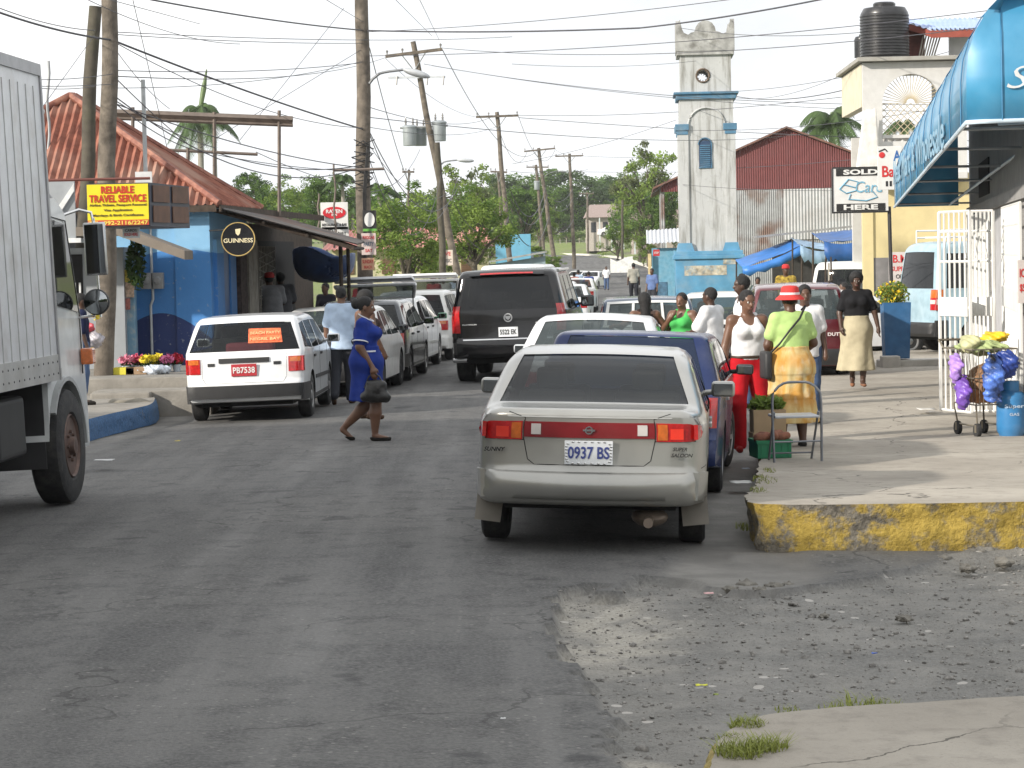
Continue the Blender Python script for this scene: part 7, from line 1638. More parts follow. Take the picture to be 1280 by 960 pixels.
# background people, coarser
def bgp(label, px, Y, dz, rz, H, top_m, bot_m, hair='short', hat=None, skirt=False, sk=0, sleeve=.8, pose=None):
    J = skeleton(H, **(pose or {})); z = (zg(P(px, 400, Y).x, Y)+dz)
    w = [('shirt', 'top', top_m, dict(hem=.84, sleeve=sleeve, t=.024)), ('skirt', 'skirt', bot_m, dict(hem=.45, flare=.2, waist=1.0)) if skirt else ('trousers', 'trousers', bot_m, {}), ('shoes', 'shoes', SHB, dict(top=.085))]
    return person('person', label, at(px, Y, z), rad(rz), J, w, .024, sk, 1.08, hair, hatfn=hat)
walk = dict(knL=(-.1, .12, .5), anL=(-.1, .14, .09), toL=(-.1, .29, .04), knR=(.1, -.02, .49), anR=(.1, -.22, .13), toR=(.1, -.1, .03))
bgp('distant person in blue jacket with an orange bag on the back, near the black SUV', 737, 108, .0, 4, 1.64, cw('blue_jacket', (.03, .06, .25)), TRJ, 'crop', pose=walk)
q = at(736, 107.7, zg(3.5, 107.7)+1.08); bm = bmesh.new(); bbox(bm, -.14, .14, -.10, .06, -.2, .2, .06, 3); o = obj('backpack', bm, mat('bag_orange', (.6, .17, .06), .7), None, 60); tag(o, 'orange bag on the back of the distant person in blue', 'bag'); o.location = q
bgp('distant person in pink top in the group beyond the black SUV', 719, 113, .0, 20, 1.62, cw('pink', (.6, .28, .24)), cw('maroon_skirt', (.2, .02, .03)), 'tied', skirt=True)
bgp('distant person in pale cream top left of the pink-topped one', 712, 112, .0, -30, 1.55, cw('cream', (.55, .42, .36)), TRJ, 'tied')
bgp('distant person in pale blue shirt behind the pink-topped one', 724, 118, .0, 10, 1.70, SKB, TRD, 'crop')
bgp('distant man in white shirt and jeans standing in the road ahead of the far cars', 759, 171, .08, 180, 1.70, WHT, TRJ, 'crop')
bgp('man in grey-beige shirt walking away up the middle of the far street carrying a bag', 793, 104, .22, 2, 1.76, cw('khaki_grey', (.30, .29, .25)), TRD, 'crop', pose=walk)
q = at(800, 103.8, zg(5.5, 104)+.92); bm = bmesh.new(); bbox(bm, -.05, .05, -.17, .17, -.34, 0, .03); o = obj('shopping_bag', bm, BLK, None); tag(o, 'black bag in the hand of the man walking up the far street', 'bag'); o.location = q
bgp('person in red cap and mustard patterned top in front of the market barrier', 983, 54, .28, 180, 1.66, cw('mustard', (.30, .21, .04), var=.7, scale=18), TRD, 'crop', cap_hat(MATS['cap_red']))
bgp('person in grey shirt near the white van, right of the stick barrier', 1056, 50, .0, 100, 1.60, cw('grey_shirt', (.28, .30, .32)), TRD, 'crop')
bgp('person in dark clothes in the shade of the market stalls', 948, 66, .0, 170, 1.55, cw('dark_green', (.04, .06, .05)), TRD, 'short')
bgp('person in dark top bent over a stall under the blue tarpaulin', 908+20, 72, .0, 90, 1.6, cw('maroon_top', (.1, .03, .04)), TRD, 'short')
for px, Y, hc, lab in ((543, 68, 'r', 'person in red cap seen through the raised tailgate, left one'), (556, 70, 'r', 'person in red cap seen through the raised tailgate, right one'), (570, 72, 'w', 'person in white cap right of the two red caps'), (452, 60, None, 'person with bare head in dark red seen behind the raised tailgate of the white estate'), (408, 50, None, 'person in dark clothes under the bar awning beside the blue tarpaulin'), (816, 92, None, 'person in blue shirt at the door of the blue kiosk')):
    bgp(lab, px, Y, .1, 150, 1.66, cw('m%d' % px, {543: (.3, .05, .05), 556: (.4, .38, .36), 570: (.35, .4, .5), 452: (.25, .03, .04), 408: (.03, .03, .04), 816: (.1, .15, .3)}[px]), TRD, 'crop', cap_hat(MATS['cap_red'] if hc == 'r' else mat('cap_white', (.7, .7, .72), .8)) if hc else None)
# ------------------------------------------------------------------ street things on the right
# folding chair (bare metal frame)
CH = thing('folding_chair', 'grey metal folding chair frame standing at the pavement edge', 'chair', (P(997, 585, 21.9).x, 21.9, .09), rad(4))
CM = mat('chair_grey', (.20, .21, .23), .45, .6); CM2 = mat('chair_seat', (.42, .44, .47), .4, .3)
bm = bmesh.new(); arc = [(-.215, 0, 0), (-.225, 0, .55), (-.20, 0, .66), (-.12, 0, .725), (0, 0, .735), (.12, 0, .725), (.20, 0, .66), (.225, 0, .55), (.225, 0, 0)]
add_tube(bm, [tuple(p) for p in smooth_line(arc, .04)], .012, 8); obj('back_frame', bm, CM, CH, 60)
for s in (-1, 1): bm = bmesh.new(); add_tube(bm, [(s*.20, .36, 0), (s*.205, .03, .46)], .011, 8); obj('leg', bm, CM, CH, 60)
bm = bmesh.new(); bbox(bm, -.205, .205, -.02, .36, .405, .43, .01); obj('seat', bm, CM2, CH)
bm = bmesh.new(); add_tube(bm, [(-.22, 0, .19), (.22, 0, .19)], .009, 6); obj('stretcher', bm, CM, CH); bm = bmesh.new(); add_tube(bm, [(-.2, .33, .06), (.2, .33, .06)], .009, 6); obj('stretcher', bm, CM, CH)
# crate and box of produce
GC = mat('crate_green', (.02, .22, .10), .45, var=.1)
cr_ = thing('plastic_crate', 'green plastic crate of brown yams on the pavement edge', 'crate', (P(963, 578, 22.6).x, 22.6, .085), rad(6))
bm = bmesh.new(); w_, d_, h_ = .32, .40, .17
for x0_, x1_, y0_, y1_ in ((-w_/2, w_/2, -.2, -.185), (-w_/2, w_/2, .185, .2), (-w_/2, -w_/2+.015, -.185, .185), (w_/2-.015, w_/2, -.185, .185)): box(bm, x0_, x1_, y0_, y1_, 0, h_)
box(bm, -w_/2, w_/2, -.2, .2, 0, .012); box(bm, -w_/2-.012, w_/2+.012, -.215, -.2, h_-.03, h_+.002); box(bm, w_/2, w_/2+.012, -.2, .2, h_-.03, h_+.002); box(bm, -w_/2-.012, -w_/2, -.2, .2, h_-.03, h_+.002)
for i in range(5): box(bm, -w_/2+.03+i*.065, -w_/2+.036+i*.065, -.206, -.2, .02, h_-.03)
obj('shell', bm, GC, cr_)
YM = mat('yam_brown', (.22, .085, .05), .85, var=.4, scale=14, bump=.8)
for i, (x, y, z, a) in enumerate(((-.09, -.12, .19, .2), (.02, -.10, .20, 1.2), (.11, -.05, .19, .5), (-.05, .05, .19, 2.0), (.09, .10, .20, .9))):
    S_ = Field((-.14, -.14, -.08), (.14, .14, .08), .012); S_.cone((-.05*math.cos(a), -.05*math.sin(a), 0), (.05*math.cos(a), .05*math.sin(a), .01), .048, .036, .01); o = S_.obj('yam', YM, None); tag(o, 'brown yam lying on top of the green crate', 'yam', 'yams in the green crate'); o.location = cr_.matrix_basis @ Vector((x, y, z))
bx_ = thing('cardboard_box', 'brown cardboard box of green leaves standing behind the green crate', 'box', (P(960, 545, 23.3).x-.0, 23.3, .07), rad(5))
KB = mat('cardboard', (.34, .24, .14), .85, var=.1); bm = bmesh.new(); bbox(bm, -.17, .17, -.12, .12, 0, .20, .006); bbox(bm, -.16, .16, -.11, .11, .2, .42, .004); obj('carton', bm, KB, bx_); leafy('leaves', (0, 0, .47), (.17, .11, .07), 260, .05, LF3, bx_, 5)
# shopping cart of a street seller
Ct = thing('market_cart', 'wire shopping cart loaded with parcels, purple and blue plastic bags by the gate', 'cart', (P(1226, 540, 25.2).x, 25.2, .04), rad(14)); CW = mat('cart_wire', (.25, .22, .17), .5, .6, dirt=.5)
bm = bmesh.new()
for z, wx, wy in ((.34, .17, .26), (.62, .21, .32), (.92, .25, .36)): add_tube(bm, [(-wx, -wy, z), (wx, -wy, z), (wx, wy, z), (-wx, wy, z), (-wx, -wy, z)], .008, 5, False)
for i in range(9):
    t = -1+i/4; add_tube(bm, [(.17*t, -.26, .34), (.25*t, -.36, .92)], .004, 4); add_tube(bm, [(-.17, .26*t, .34), (-.25, .36*t, .92)], .004, 4); add_tube(bm, [(.17, .26*t, .34), (.25, .36*t, .92)], .004, 4)
obj('basket', bm, CW, Ct)
bm = bmesh.new()
for s in (-1, 1): b2 = bmesh.new(); add_tube(b2, [(s*.17, -.26, .34), (s*.15, -.24, .12), (s*.15, .24, .12), (s*.17, .30, .34)], .012, 6); obj('leg_frame', b2, CW, Ct); add_tube(bm, [(s*.25, .36, .92), (s*.25, .48, 1.0)], .012, 6)
add_tube(bm, [(-.25, .48, 1.0), (.25, .48, 1.0)], .014, 6); obj('handle_bar', bm, CW, Ct)
for s in (-1, 1):
    for y in (-.24, .24):
        bm = bmesh.new(); lathe(bm, [(0, -.02), (.07, -.02), (.075, 0), (.07, .02), (0, .02)], 18, Matrix.Translation((s*.15, y, .075)) @ Matrix.Rotation(PI/2, 4, 'Y')); wo = obj('wheel', bm, RUB, Ct, 40); bm = bmesh.new(); box(bm, s*.15-.025, s*.15-.018, y-.02, y+.02, .05, .13); box(bm, s*.15+.018, s*.15+.025, y-.02, y+.02, .05, .13); obj('fork', bm, CW, wo)
def lump(name, label, cat, lo, r, m, loc, group=None, h=.012, am=.016, fq=26):
    S_ = Field(-np.array(r)*1.35, np.array(r)*1.35, h); S_.ell((0, 0, 0), r, 0); S_.V += (np.sin(S_.X*fq+S_.Y*9)*np.sin(S_.Z*fq*.8+S_.X*7)*np.sin(S_.Y*fq)*am*1.6+np.sin(S_.Z*fq*2.7+S_.X*31)*np.sin(S_.X*fq*2.1+S_.Y*40)*am*.7).astype(np.float32); o = S_.obj(name, m, None); tag(o, label, cat, group); o.location = loc; return o
cm = Ct.matrix_basis
PM = lambda n, c: mat('plastic_'+n, c, .35, var=.35, scale=9, bump=.8, bscale=24)
bm = bmesh.new(); bbox(bm, -.17, .15, -.24, .22, .36, .50, .01); o = obj('carton', bm, mat('carton_orange', (.34, .15, .05), .7, var=.4)); tag(o, 'orange-brown carton at the bottom of the market cart', 'box'); o.location = Ct.location; o.rotation_euler = Ct.rotation_euler
lump('parcel', 'brown woven basket inside the market cart', 'basket', 0, (.19, .25, .20), mat('wicker', (.22, .12, .06), .8, var=.5, scale=30, bump=1), cm @ Vector((.03, -.05, .55)))
lump('parcel', 'green vegetables heaped along the top of the market cart', 'vegetables', 0, (.22, .26, .07), mat('cabbage', (.30, .36, .16), .7, var=.4, scale=14, bump=1), cm @ Vector((.02, 0, .93)))
lump('parcel', 'round pale melon at the left end of the market cart top', 'melon', 0, (.10, .11, .09), mat('melon', (.45, .45, .25), .6, var=.4), cm @ Vector((-.17, -.12, .98)))
lump('plastic_bag', 'yellow bag lying on the right end of the market cart', 'bag', 0, (.13, .10, .06), PM('yellow', (.75, .48, .02)), cm @ Vector((.22, .12, 1.02)))
lump('plastic_bag', 'blue and white plastic bag hanging on the front of the market cart', 'bag', 0, (.11, .07, .24), mat('plastic_bluewhite', (.06, .13, .42), .35, var=1.2, scale=6, bump=.8), cm @ Vector((-.04, -.40, .62)))
lump('plastic_bag', 'small dark blue bag hanging beside the blue and white one', 'bag', 0, (.12, .06, .14), PM('navy', (.02, .05, .25)), cm @ Vector((.12, -.38, .76)))
lump('plastic_bag', 'purple plastic bag hanging highest at the left side of the market cart', 'bag', 0, (.06, .10, .15), PM('lilac', (.38, .22, .62)), cm @ Vector((-.33, -.12, .72)))
lump('plastic_bag', 'purple net bag hanging lowest at the left side of the market cart', 'bag', 0, (.07, .11, .17), PM('violet', (.18, .08, .42)), cm @ Vector((-.30, -.22, .46)))
# gas cylinder
def cylinder(label, px, Y, z, r, h, col, name):
    t = thing('gas_cylinder', label, 'gas cylinder', (P(px, 500, Y).x, Y, z)); bm = bmesh.new()
    lathe(bm, [(r*.75, .0), (r*.8, .02), (r*.82, .04), (r*.98, .08), (r, .14), (r, h*.68), (r*.95, h*.75), (r*.75, h*.81), (r*.35, h*.85), (0, h*.85)], 32); obj('tank', bm, mat(name, col, .35, var=.1, coat=.4, dirt=.3, dcol=(.2, .2, .2)), t, 45)
    bm = bmesh.new(); lathe(bm, [(r*.60, h*.80), (r*.60, h), (r*.56, h), (r*.56, h*.80)], 24, None, 0, .5, 5.6); obj('collar', bm, mat(name, col), t, 45)
    bm = bmesh.new(); lathe(bm, [(.02, h*.84), (.02, h*.93), (.035, h*.93), (.03, h*.96), (0, h*.96)], 12); obj('valve', bm, mat('brass', (.5, .35, .12), .35, .9), t, 45)
    return t
GB = cylinder('light blue gas cylinder standing nearest at the right edge of the picture', 1264, 25.0, .02, .155, .60, (.035, .19, .42), 'cylinder_blue')
text('lettering', 'Super', mat('cyl_white', (.45, .55, .65), .5), GB, frame_mat((0, -.158, .34), (1, 0, 0), (0, 0, 1)), .2, .05, .01); text('lettering', 'GAS', MATS['cyl_white'], GB, frame_mat((0, -.158, .26), (1, 0, 0), (0, 0, 1)), .1, .03, .01)
lump('plastic_bag', 'black and white bin bag leaning behind the light blue gas cylinder', 'bag', 0, (.18, .15, .20), mat('bag_blackwhite', (.10, .10, .10), .35, var=1.2, scale=7, bump=.8), (P(1288, 510, 25.6).x, 25.6, .36))
o = thing('plank', 'pale wooden plank leaning on the shop behind the gas cylinder', 'plank', (P(1268, 490, 25.9).x, 25.9, .03), rad(-20), rx=rad(8), ry=rad(16)); bm = bmesh.new(); bbox(bm, -.04, .04, -.015, .015, 0, .95, .003); obj('board', bm, WOODP, o)
# flowers for sale on the walkway
FL = lambda n, c: mat('petal_'+n, c, .6, var=.35, scale=30)
for i, (px, c, n) in enumerate(((158, (.65, .22, .32), 'pink'), (172, (.60, .10, .18), 'rose'), (185, (.75, .62, .03), 'yellow'), (196, (.72, .58, .03), 'gold'), (209, (.68, .18, .36), 'magenta'), (221, (.50, .02, .05), 'red'))):
    cx_ = P(px, 455, 36.6+.1*(i % 2)); t = thing('flower_pot', '%s flowers in a pot in the row on the walkway' % n, 'flower pot', (cx_.x, 36.6+.1*(i % 2), .37)); bm = bmesh.new(); lathe(bm, [(.05, 0), (.07, .10), (.075, .10), (.07, .11), (0, .10)], 12); obj('pot', bm, mat('pot_pale', (.45, .5, .55), .5), t, 40)
    leafy('blossom', (0, 0, .20), (.12, .11, .08), 170, .035, FL(n, c), t, 20+i, shell=.5); leafy('leaves', (0, 0, .14), (.09, .09, .05), 70, .03, LF2, t, 50+i)
for i, (px, c, lab) in enumerate(((156, (.62, .55, .05), 'low yellow box in front of the pink flowers'), (171, (.30, .20, .12), 'low brown carton in front of the rose flowers'))):
    bm = bmesh.new(); bbox(bm, -.16, .16, -.12, .12, 0, .11, .01); o = obj('small_box', bm, mat('sbox%d' % i, c, .6)); tag(o, lab, 'box'); o.location = (P(px, 455, 36.1).x, 36.1, .37)
lump('plastic_bag', 'white and blue plastic wrapping on the walkway under the yellow flowers', 'bag', 0, (.22, .1, .08), mat('wrap_white', (.5, .55, .62), .4, var=.5, scale=14), (P(195, 462, 36.0).x, 36.0, .43))
# stuff hanging on the light pole at left
for (px, py, c, r_, lab) in ((120, 388, (.7, .55, .03), (.06, .04, .13), 'yellow garment hanging beside the dark pole'), (115, 425, (.35, .33, .36), (.16, .1, .13), 'grey and purple bundle stacked behind the boy'), (110, 410, (.45, .06, .08), (.10, .08, .08), 'red bundle above the grey one behind the boy')):
    lump('bundle', lab, 'bundle', 0, r_, PM('b%d' % px, c), P(px, py, 35.2))
# climbing plant on the bar corner near the pole
pl_ = thing('hanging_plant', 'dark green creeper hanging under the plank canopy beside the pole', 'plant', P(170, 335, 38.2)); leafy('foliage', (0, 0, .05), (.16, .12, .42), 420, .05, LF2, pl_, 9); bm = bmesh.new(); add_tube(bm, [(0, 0, .45), (.03, .02, 0), (-.03, 0, -.35)], .012, 5); obj('stem', bm, WOODD, pl_)
# grass tufts by the near kerb, scattered weeds and litter
def grass_mesh(n, cx, cy, cz, r, hmin, hmax, seed, zf=None, aniso=1.0):
    g = np.random.default_rng(seed); out = []; fs = []
    for i in range(n):
        rr = r*math.sqrt(g.random()); a = g.random()*2*PI; x, y = cx+rr*math.cos(a), cy+rr*math.sin(a)*aniso; z = zf(x, y) if zf else cz; h = hmin+(hmax-hmin)*g.random(); th = g.random()*2*PI; ln = h*(.3+.9*g.random()); wv = .0022+.002*g.random(); dx, dy = math.cos(th), math.sin(th); b0 = len(out)
        for t in (0, .5, 1):
            px_, py_, pz_ = x+dx*ln*t*t, y+dy*ln*t*t, z+h*t*(1-.25*t); w_ = wv*(1-t*.9); out += [(px_-dy*w_, py_+dx*w_, pz_), (px_+dy*w_, py_-dx*w_, pz_)]
        fs += [(b0, b0+1, b0+3, b0+2), (b0+2, b0+3, b0+5, b0+4)]
    return out, fs
GRS = leafmat('grass_blade', (.24, .27, .06), .45, .2)
vs_, fs_ = [], []
for (px, py, z, r, n, h0, h1, an) in ((935, 908, .14, .075, 260, .02, .06, 1.2), (925, 945, .14, .09, 380, .03, .10, 1.4), (960, 938, .14, .07, 260, .03, .10, 1.4), (915, 925, .13, .05, 140, .02, .05, 1), (985, 888, .12, .05, 60, .01, .03, 3), (1075, 884, -.02, .10, 110, .03, .09, 1.5), (1040, 887, -.02, .07, 60, .02, .06, 1.5), (1110, 884, -.02, .09, 60, .02, .05, 1.5), (955, 600, .15, .10, 120, .01, .05, 4), (948, 614, .2, .07, 120, .01, .05, 4), (962, 588, .12, .05, 60, .01, .04, 4), (930, 660, -.05, .06, 90, .02, .07, 3), (200, 492, .0, .4, 260, .03, .09, 1), (150, 497, .0, .35, 200, .03, .08, 1), (120, 497, .0, .3, 200, .03, .10, 1), (1020, 676, -.09, .15, 60, .01, .04, 1), (1190, 672, -.09, .2, 60, .01, .04, 1)):
    p = G(px, py, z); o_, f_ = grass_mesh(n, p.x, p.y, z-.005, r, h0, h1, px, aniso=an); b0 = len(vs_); vs_ += o_; fs_ += [tuple(i+b0 for i in f) for f in f_]
tag(link('grass', np_mesh(vs_, fs_), GRS), 'tufts of grass growing along the kerbs', 'grass', kind='stuff')
# loose gravel (small stones) over the broken surface
g = np.random.default_rng(3); vs_, fs_ = [], []; ico = bmesh.new(); bmesh.ops.create_icosphere(ico, subdivisions=1, radius=1); iv = np.array([v.co[:] for v in ico.verts]); ifc = np.array([[v.index for v in f.verts] for f in ico.faces]); ico.free()
n = 0; V_, F_ = [], []
xs0 = g.uniform(.1, 5.5, 9000); ys0 = g.uniform(9.6, 16.6, 9000)
ok = np_inpoly(xs0, ys0, gp)
ix = np.clip(((xs0+9.5)/.05).round().astype(int), 0, len(xs)-1); iy = np.clip(((ys0-8.2)/.04).round().astype(int), 0, len(ys)-1)
for x, y, z, k_ in zip(xs0, ys0, Z[ix, iy], ok):
    if not k_: continue
    s_ = .004+.010*g.random()**3*(1 if g.random() < .9 else 2.5); sc = np.array([1, .7+.5*g.random(), .45+.3*g.random()])*s_; a = g.random()*6.28; R2 = np.array([[math.cos(a), -math.sin(a), 0], [math.sin(a), math.cos(a), 0], [0, 0, 1]]); v = (iv*(1+.25*g.normal(size=(len(iv), 1)))*sc) @ R2.T+np.array([x, y, z+s_*.2]); V_.append(v); F_.append(ifc+12*n); n += 1
me = np_mesh(np.concatenate(V_), np.concatenate(F_)); tag(link('gravel', me, mat('gravel_stone', (.22, .21, .195), .9, var=.5, scale=35)), 'loose stones scattered over the broken road edge', 'gravel', kind='stuff')
# bigger broken chunks by the kerb
CHK = mat('chunk', (.17, .16, .14), .9, var=.3, scale=9, bump=.8); rr_ = np.random.default_rng(11)
k = 0
for (px, py, s_) in ((912, 739, .05), (932, 735, .07), (950, 741, .05), (968, 736, .06), (985, 733, .04), (1150, 690, .07), (1230, 695, .09), (1180, 700, .05), (1210, 712, .06), (1130, 775, .045), (1030, 771, .03), (1255, 705, .07)):
    p = G(px, py, -.1); S_ = Field((-s_*1.7,)*3, (s_*1.7,)*3, s_/5); S_.ell((0, 0, 0), (s_, s_*.8, s_*.5), 0); f_ = 9/s_/2; S_.V += (np.sin(S_.X*f_+k)*np.sin(S_.Y*f_*1.1+2*k)*np.sin(S_.Z*f_*1.3+k)*s_*.3).astype(np.float32); o = S_.obj('concrete_chunk', CHK, None)
    for pl2 in o.data.polygons: pl2.use_smooth = False
    tag(o, 'grey broken concrete chunk in the rubble below the yellow kerb', 'rubble', 'broken chunks below the yellow kerb'); o.location = (p.x, p.y, -.10+s_*.2); k += 1
# litter
for (px, py, z, sx, sy, c, lab) in ((877, 861, -.05, .028, .018, (.62, .62, .02), 'bright yellow-green wrapper on the gravel'), (895, 873, -.05, .012, .012, (.2, .25, .03), 'small green seed pod on the gravel'), (1093, 821, -.06, .014, .014, (.05, .12, .5), 'tiny blue cap on the gravel'), (886, 745, -.1, .03, .03, (.6, .35, .35), 'pink paper scrap beside the rubble'), (926, 605, -.03, .09, .12, (.65, .66, .64), 'white paper flattened in the gutter'), (932, 588, -.02, .035, .05, (.25, .30, .36), 'grey plastic cup in the gutter by the kerb'), (1158, 513, .06, .10, .15, (.62, .6, .56), 'white paper scrap on the forecourt'), (1165, 516, .06, .04, .05, (.6, .58, .55), 'smaller paper scrap on the forecourt'), (222, 553, 0, .03, .06, (.35, .28, .02), 'yellow scrap on the asphalt'), (130, 577, 0, .10, .09, (.5, .5, .5), 'white smear of paper beside the truck wheel'), (629, 903, 0, .012, .01, (.6, .6, .6), 'white paper fleck in the foreground road')):
    p = G(px, py, z); bm = bmesh.new(); bmesh.ops.create_grid(bm, x_segments=4, y_segments=4, size=1)
    for v in bm.verts: v.co = Vector((v.co.x*sx*(1+.3*noise.noise(v.co*2+Vector((px, 0, 0)))), v.co.y*sy*(1+.3*noise.noise(v.co*3+Vector((0, px, 0)))), .006+.012*abs(noise.noise(v.co*1.7+Vector((px, py, 0))))))
    o = obj('litter', bm, mat('litter_%d' % px, c, .6), None, 60); o.modifiers.new('s', 'SOLIDIFY').thickness = .002; tag(o, lab, 'litter'); o.location = (p.x, p.y, z+.012)
# ------------------------------------------------------------------ poles
POLEM = mat('pole_wood_grey', (.145, .122, .098), .9, var=.45, scale=5, bump=1, dirt=.9, dcol=(.045, .038, .03), dscale=2.4); POLED = mat('pole_wood_dark', (.075, .065, .05), .9, var=.35, scale=5, bump=.6, dirt=.6, dcol=(.10, .10, .06), dscale=3)
INS = mat('insulator', (.20, .19, .18), .3, coat=.5); TRF = mat('transformer_grey', (.30, .33, .35), .45, .2, var=.06, dirt=.2); GALV = mat('galvanised', (.32, .33, .34), .45, .5)
def pole(label, base, topp, Y, wpx_b, wpx_t, m=POLEM, arms=(), name='utility_pole', Yt=None, extra=None, cat='pole'):
    """base/top = (px,py); arms: (py, x0px, x1px, tilt_py)"""
    Yt = Yt or Y; s = 3000/Y; b = P(*base, Y); t = P(*topp, Yt); r = thing(name, label, cat, b); t = t-b; z0 = min(0, -.3)
    bm = bmesh.new(); n = 10; pts = [t*(i/n)+Vector((.02*math.sin(i*1.3+Y), 0, 0)) for i in range(n+1)]; rs = [(wpx_b+(wpx_t-wpx_b)*i/n)/2/s for i in range(n+1)]; add_tube(bm, pts, rs, 12); obj('shaft', bm, m, r, 60)
    for (py0, xa, xb, dy) in arms:
        A = P(xa, py0+dy/2, Y)-b; B = P(xb, py0-dy/2, Y)-b; mid = (A+B)/2; bm = bmesh.new(); d = (B-A).normalized(); yv = Vector((0, 1, 0)); zv = d.cross(yv).normalized()
        rot = Matrix((d, yv, zv)).transposed(); add_box(bm, mid+Vector((0, -.14, 0)), ((B-A).length, .09, .11), rot); obj('crossarm', bm, m, r)
        bm = bmesh.new()
        for q in (.28, .72): w = A.lerp(B, q)+Vector((0, -.16, 0)); c = mid+Vector((0, -.10, -.62)); add_tube(bm, [w, c], .018, 4)
        obj('brace', bm, GALV, r)
        for q in (.03, .30, .97):
            w = A.lerp(B, q)+Vector((0, -.14, .05)); bm = bmesh.new(); lathe(bm, [(.02, 0), (.02, .06), (.05, .07), (.03, .10), (.05, .12), (.025, .16), (0, .17)], 10, Matrix.Translation(w)); obj('insulator', bm, INS, r, 40)
    if extra: extra(r, lambda px, py: P(px, py, Y)-b, s)
    return r
def transformer(r, c, w, h):
    bm = bmesh.new(); lathe(bm, [(0, -h/2), (w*.44, -h/2), (w*.46, -h/2+.03), (w*.48, h/2-.06), (w*.54, h/2-.06), (w*.54, h/2-.02), (w*.4, h/2+.03), (0, h/2+.05)], 24, Matrix.Translation(c)); o = obj('transformer', bm, TRF, r, 40)
    for dx in (-.25, .25): bm = bmesh.new(); lathe(bm, [(.03, 0), (.045, .05), (.025, .09), (.045, .13), (.025, .17), (.035, .21), (.01, .30), (0, .3)], 10, Matrix.Translation(c+Vector((dx*w, 0, h/2)))); obj('bushing', bm, INS, o, 40)
def lamp(r, a, b_, c, L):
    """curved arm a->b, head from b to c"""
    bm = bmesh.new(); add_tube(bm, [tuple(p) for p in smooth_line([a, a.lerp(b_, .3)+Vector((0, 0, .12)), b_], .1)], .03, 6); obj('lamp_arm', bm, GALV, r, 60)
    bm = bmesh.new(); d = (c-b_); ellipsoid(bm, (b_+c)/2, (d.length*.55, .13, .075), 14, Matrix.Rotation(-math.atan2(d.z, d.x), 3, 'Y')); obj('lamp_head', bm, mat('lamp_head', (.42, .44, .46), .4), r, 60)
pole('thick pale wooden pole wrapped in wires at the left, in front of the red roof', (131, 474), (138, -60), 36, 25, 19, POLEM)
pole('dark wooden pole leaning left beside the thick pale pole, cut off at the top', (97, 470), (118, 8), 38.5, 20, 16, POLED)
def wrap(r, q, s):
    bm = bmesh.new()
    for i in range(13):
        y = 175+i*5+3*math.sin(i*2.1); w = 12; add_tube(bm, [q(455-w+3*math.sin(i), y)+Vector((0, -.2, 0)), q(455, y+6*math.cos(i*1.7))+Vector((0, -.24, 0)), q(455+w+2*math.cos(i), y+5*math.sin(i))+Vector((0, -.2, 0))], .012, 4)
    for i in range(3): add_tube(bm, [q(460+i*1.3, 180)+Vector((0, -.22, 0)), q(455+i*1.6, 240)+Vector((0, -.26, 0)), q(456+i*1.2, 330)+Vector((0, -.2, 0))], .014, 4)
    obj('cable_bundle', bm, BLK, r)
    lamp(r, q(462, 105)+Vector((.0, -.1, 0)), q(505, 88)+Vector((0, -.2, 0)), q(537, 97)+Vector((0, -.2, 0)), 1)
pole('tallest wooden pole near the middle left, thick cable bundle round its waist', (456, 405), (452, -70), 50, 20, 16, POLEM, extra=wrap)
def lean(r, q, s):
    transformer(r, q(512, 170), .50, .68); transformer(r, q(549, 164)+Vector((0, .1, 0)), .50, .68); transformer(r, q(525, 170)+Vector((0, .5, 0)), .46, .64)
    bm = bmesh.new(); add_tube(bm, [q(500, 160), q(560, 157)], .04, 6); obj('mounting_bar', bm, GALV, r)
    bm = bmesh.new(); add_box(bm, q(521, 97)+Vector((0, -.2, 0)), (2.0, .07, .07)); obj('fuse_bar', bm, mat('bar_pale', (.5, .52, .55), .5), r)
    for px in (497, 535, 555): bm = bmesh.new(); add_tube(bm, [q(px, 96)+Vector((0, -.25, 0)), q(px-1, 107)+Vector((0, -.28, 0))], .03, 6); obj('fuse', bm, INS, r)
pole('leaning utility pole carrying three grey transformer drums', (572, 345), (516, 52), 84, 9.5, 6.5, POLEM, [(66.5, 482, 553, 9)], extra=lean)
pole('dark pole standing right of the leaning transformer pole', (554, 345), (547, 178), 80, 9, 7, POLED, extra=lambda r, q, s: lamp(r, q(548, 210), q(572, 200), q(592, 201), 1))
pole('utility pole with one crossarm right of the transformer poles', (638, 334), (621, 140), 122, 7, 5, POLEM, [(145.5, 595, 648, 2)])
pole('utility pole with crossarm, left of the pair in the middle distance', (694, 335), (673, 185), 170, 6, 4, POLEM, [(187.5, 655, 694, 4)], extra=lambda r, q, s: lamp(r, q(680, 222), q(698, 213), q(708, 215), 1))
pole('thin pole with short crossarm directly behind the middle-distance pair', (681, 330), (670, 206), 205, 4.5, 3.5, POLEM, [(209, 658, 686, 0)], extra=lambda r, q, s: transformer(r, q(671, 232), .5, .7))
pole('utility pole with crossarm, rightmost and lowest of the middle-distance ones', (718, 336), (712, 192), 194, 5, 3.5, POLEM, [(195, 694, 729, 1)])
pole('short far pole by the grassy bank left of the hill house', (735, 317), (734, 240), 255, 3, 2.5, POLEM, [(242, 724, 742, 0)])
pole('dark bare pole among the bushes below the far tree', (778, 330), (778, 250), 190, 3.5, 3, POLED)
pole('thin pole behind the single-crossarm pole', (629, 325), (623, 214), 150, 3.5, 3, POLEM, [(215, 613, 634, -1)])
pole('thin pole with tiny crossarm between the tall pole and transformer pole', (510, 330), (511, 212), 140, 3, 2.6, POLEM, [(215, 503, 518, 0)])
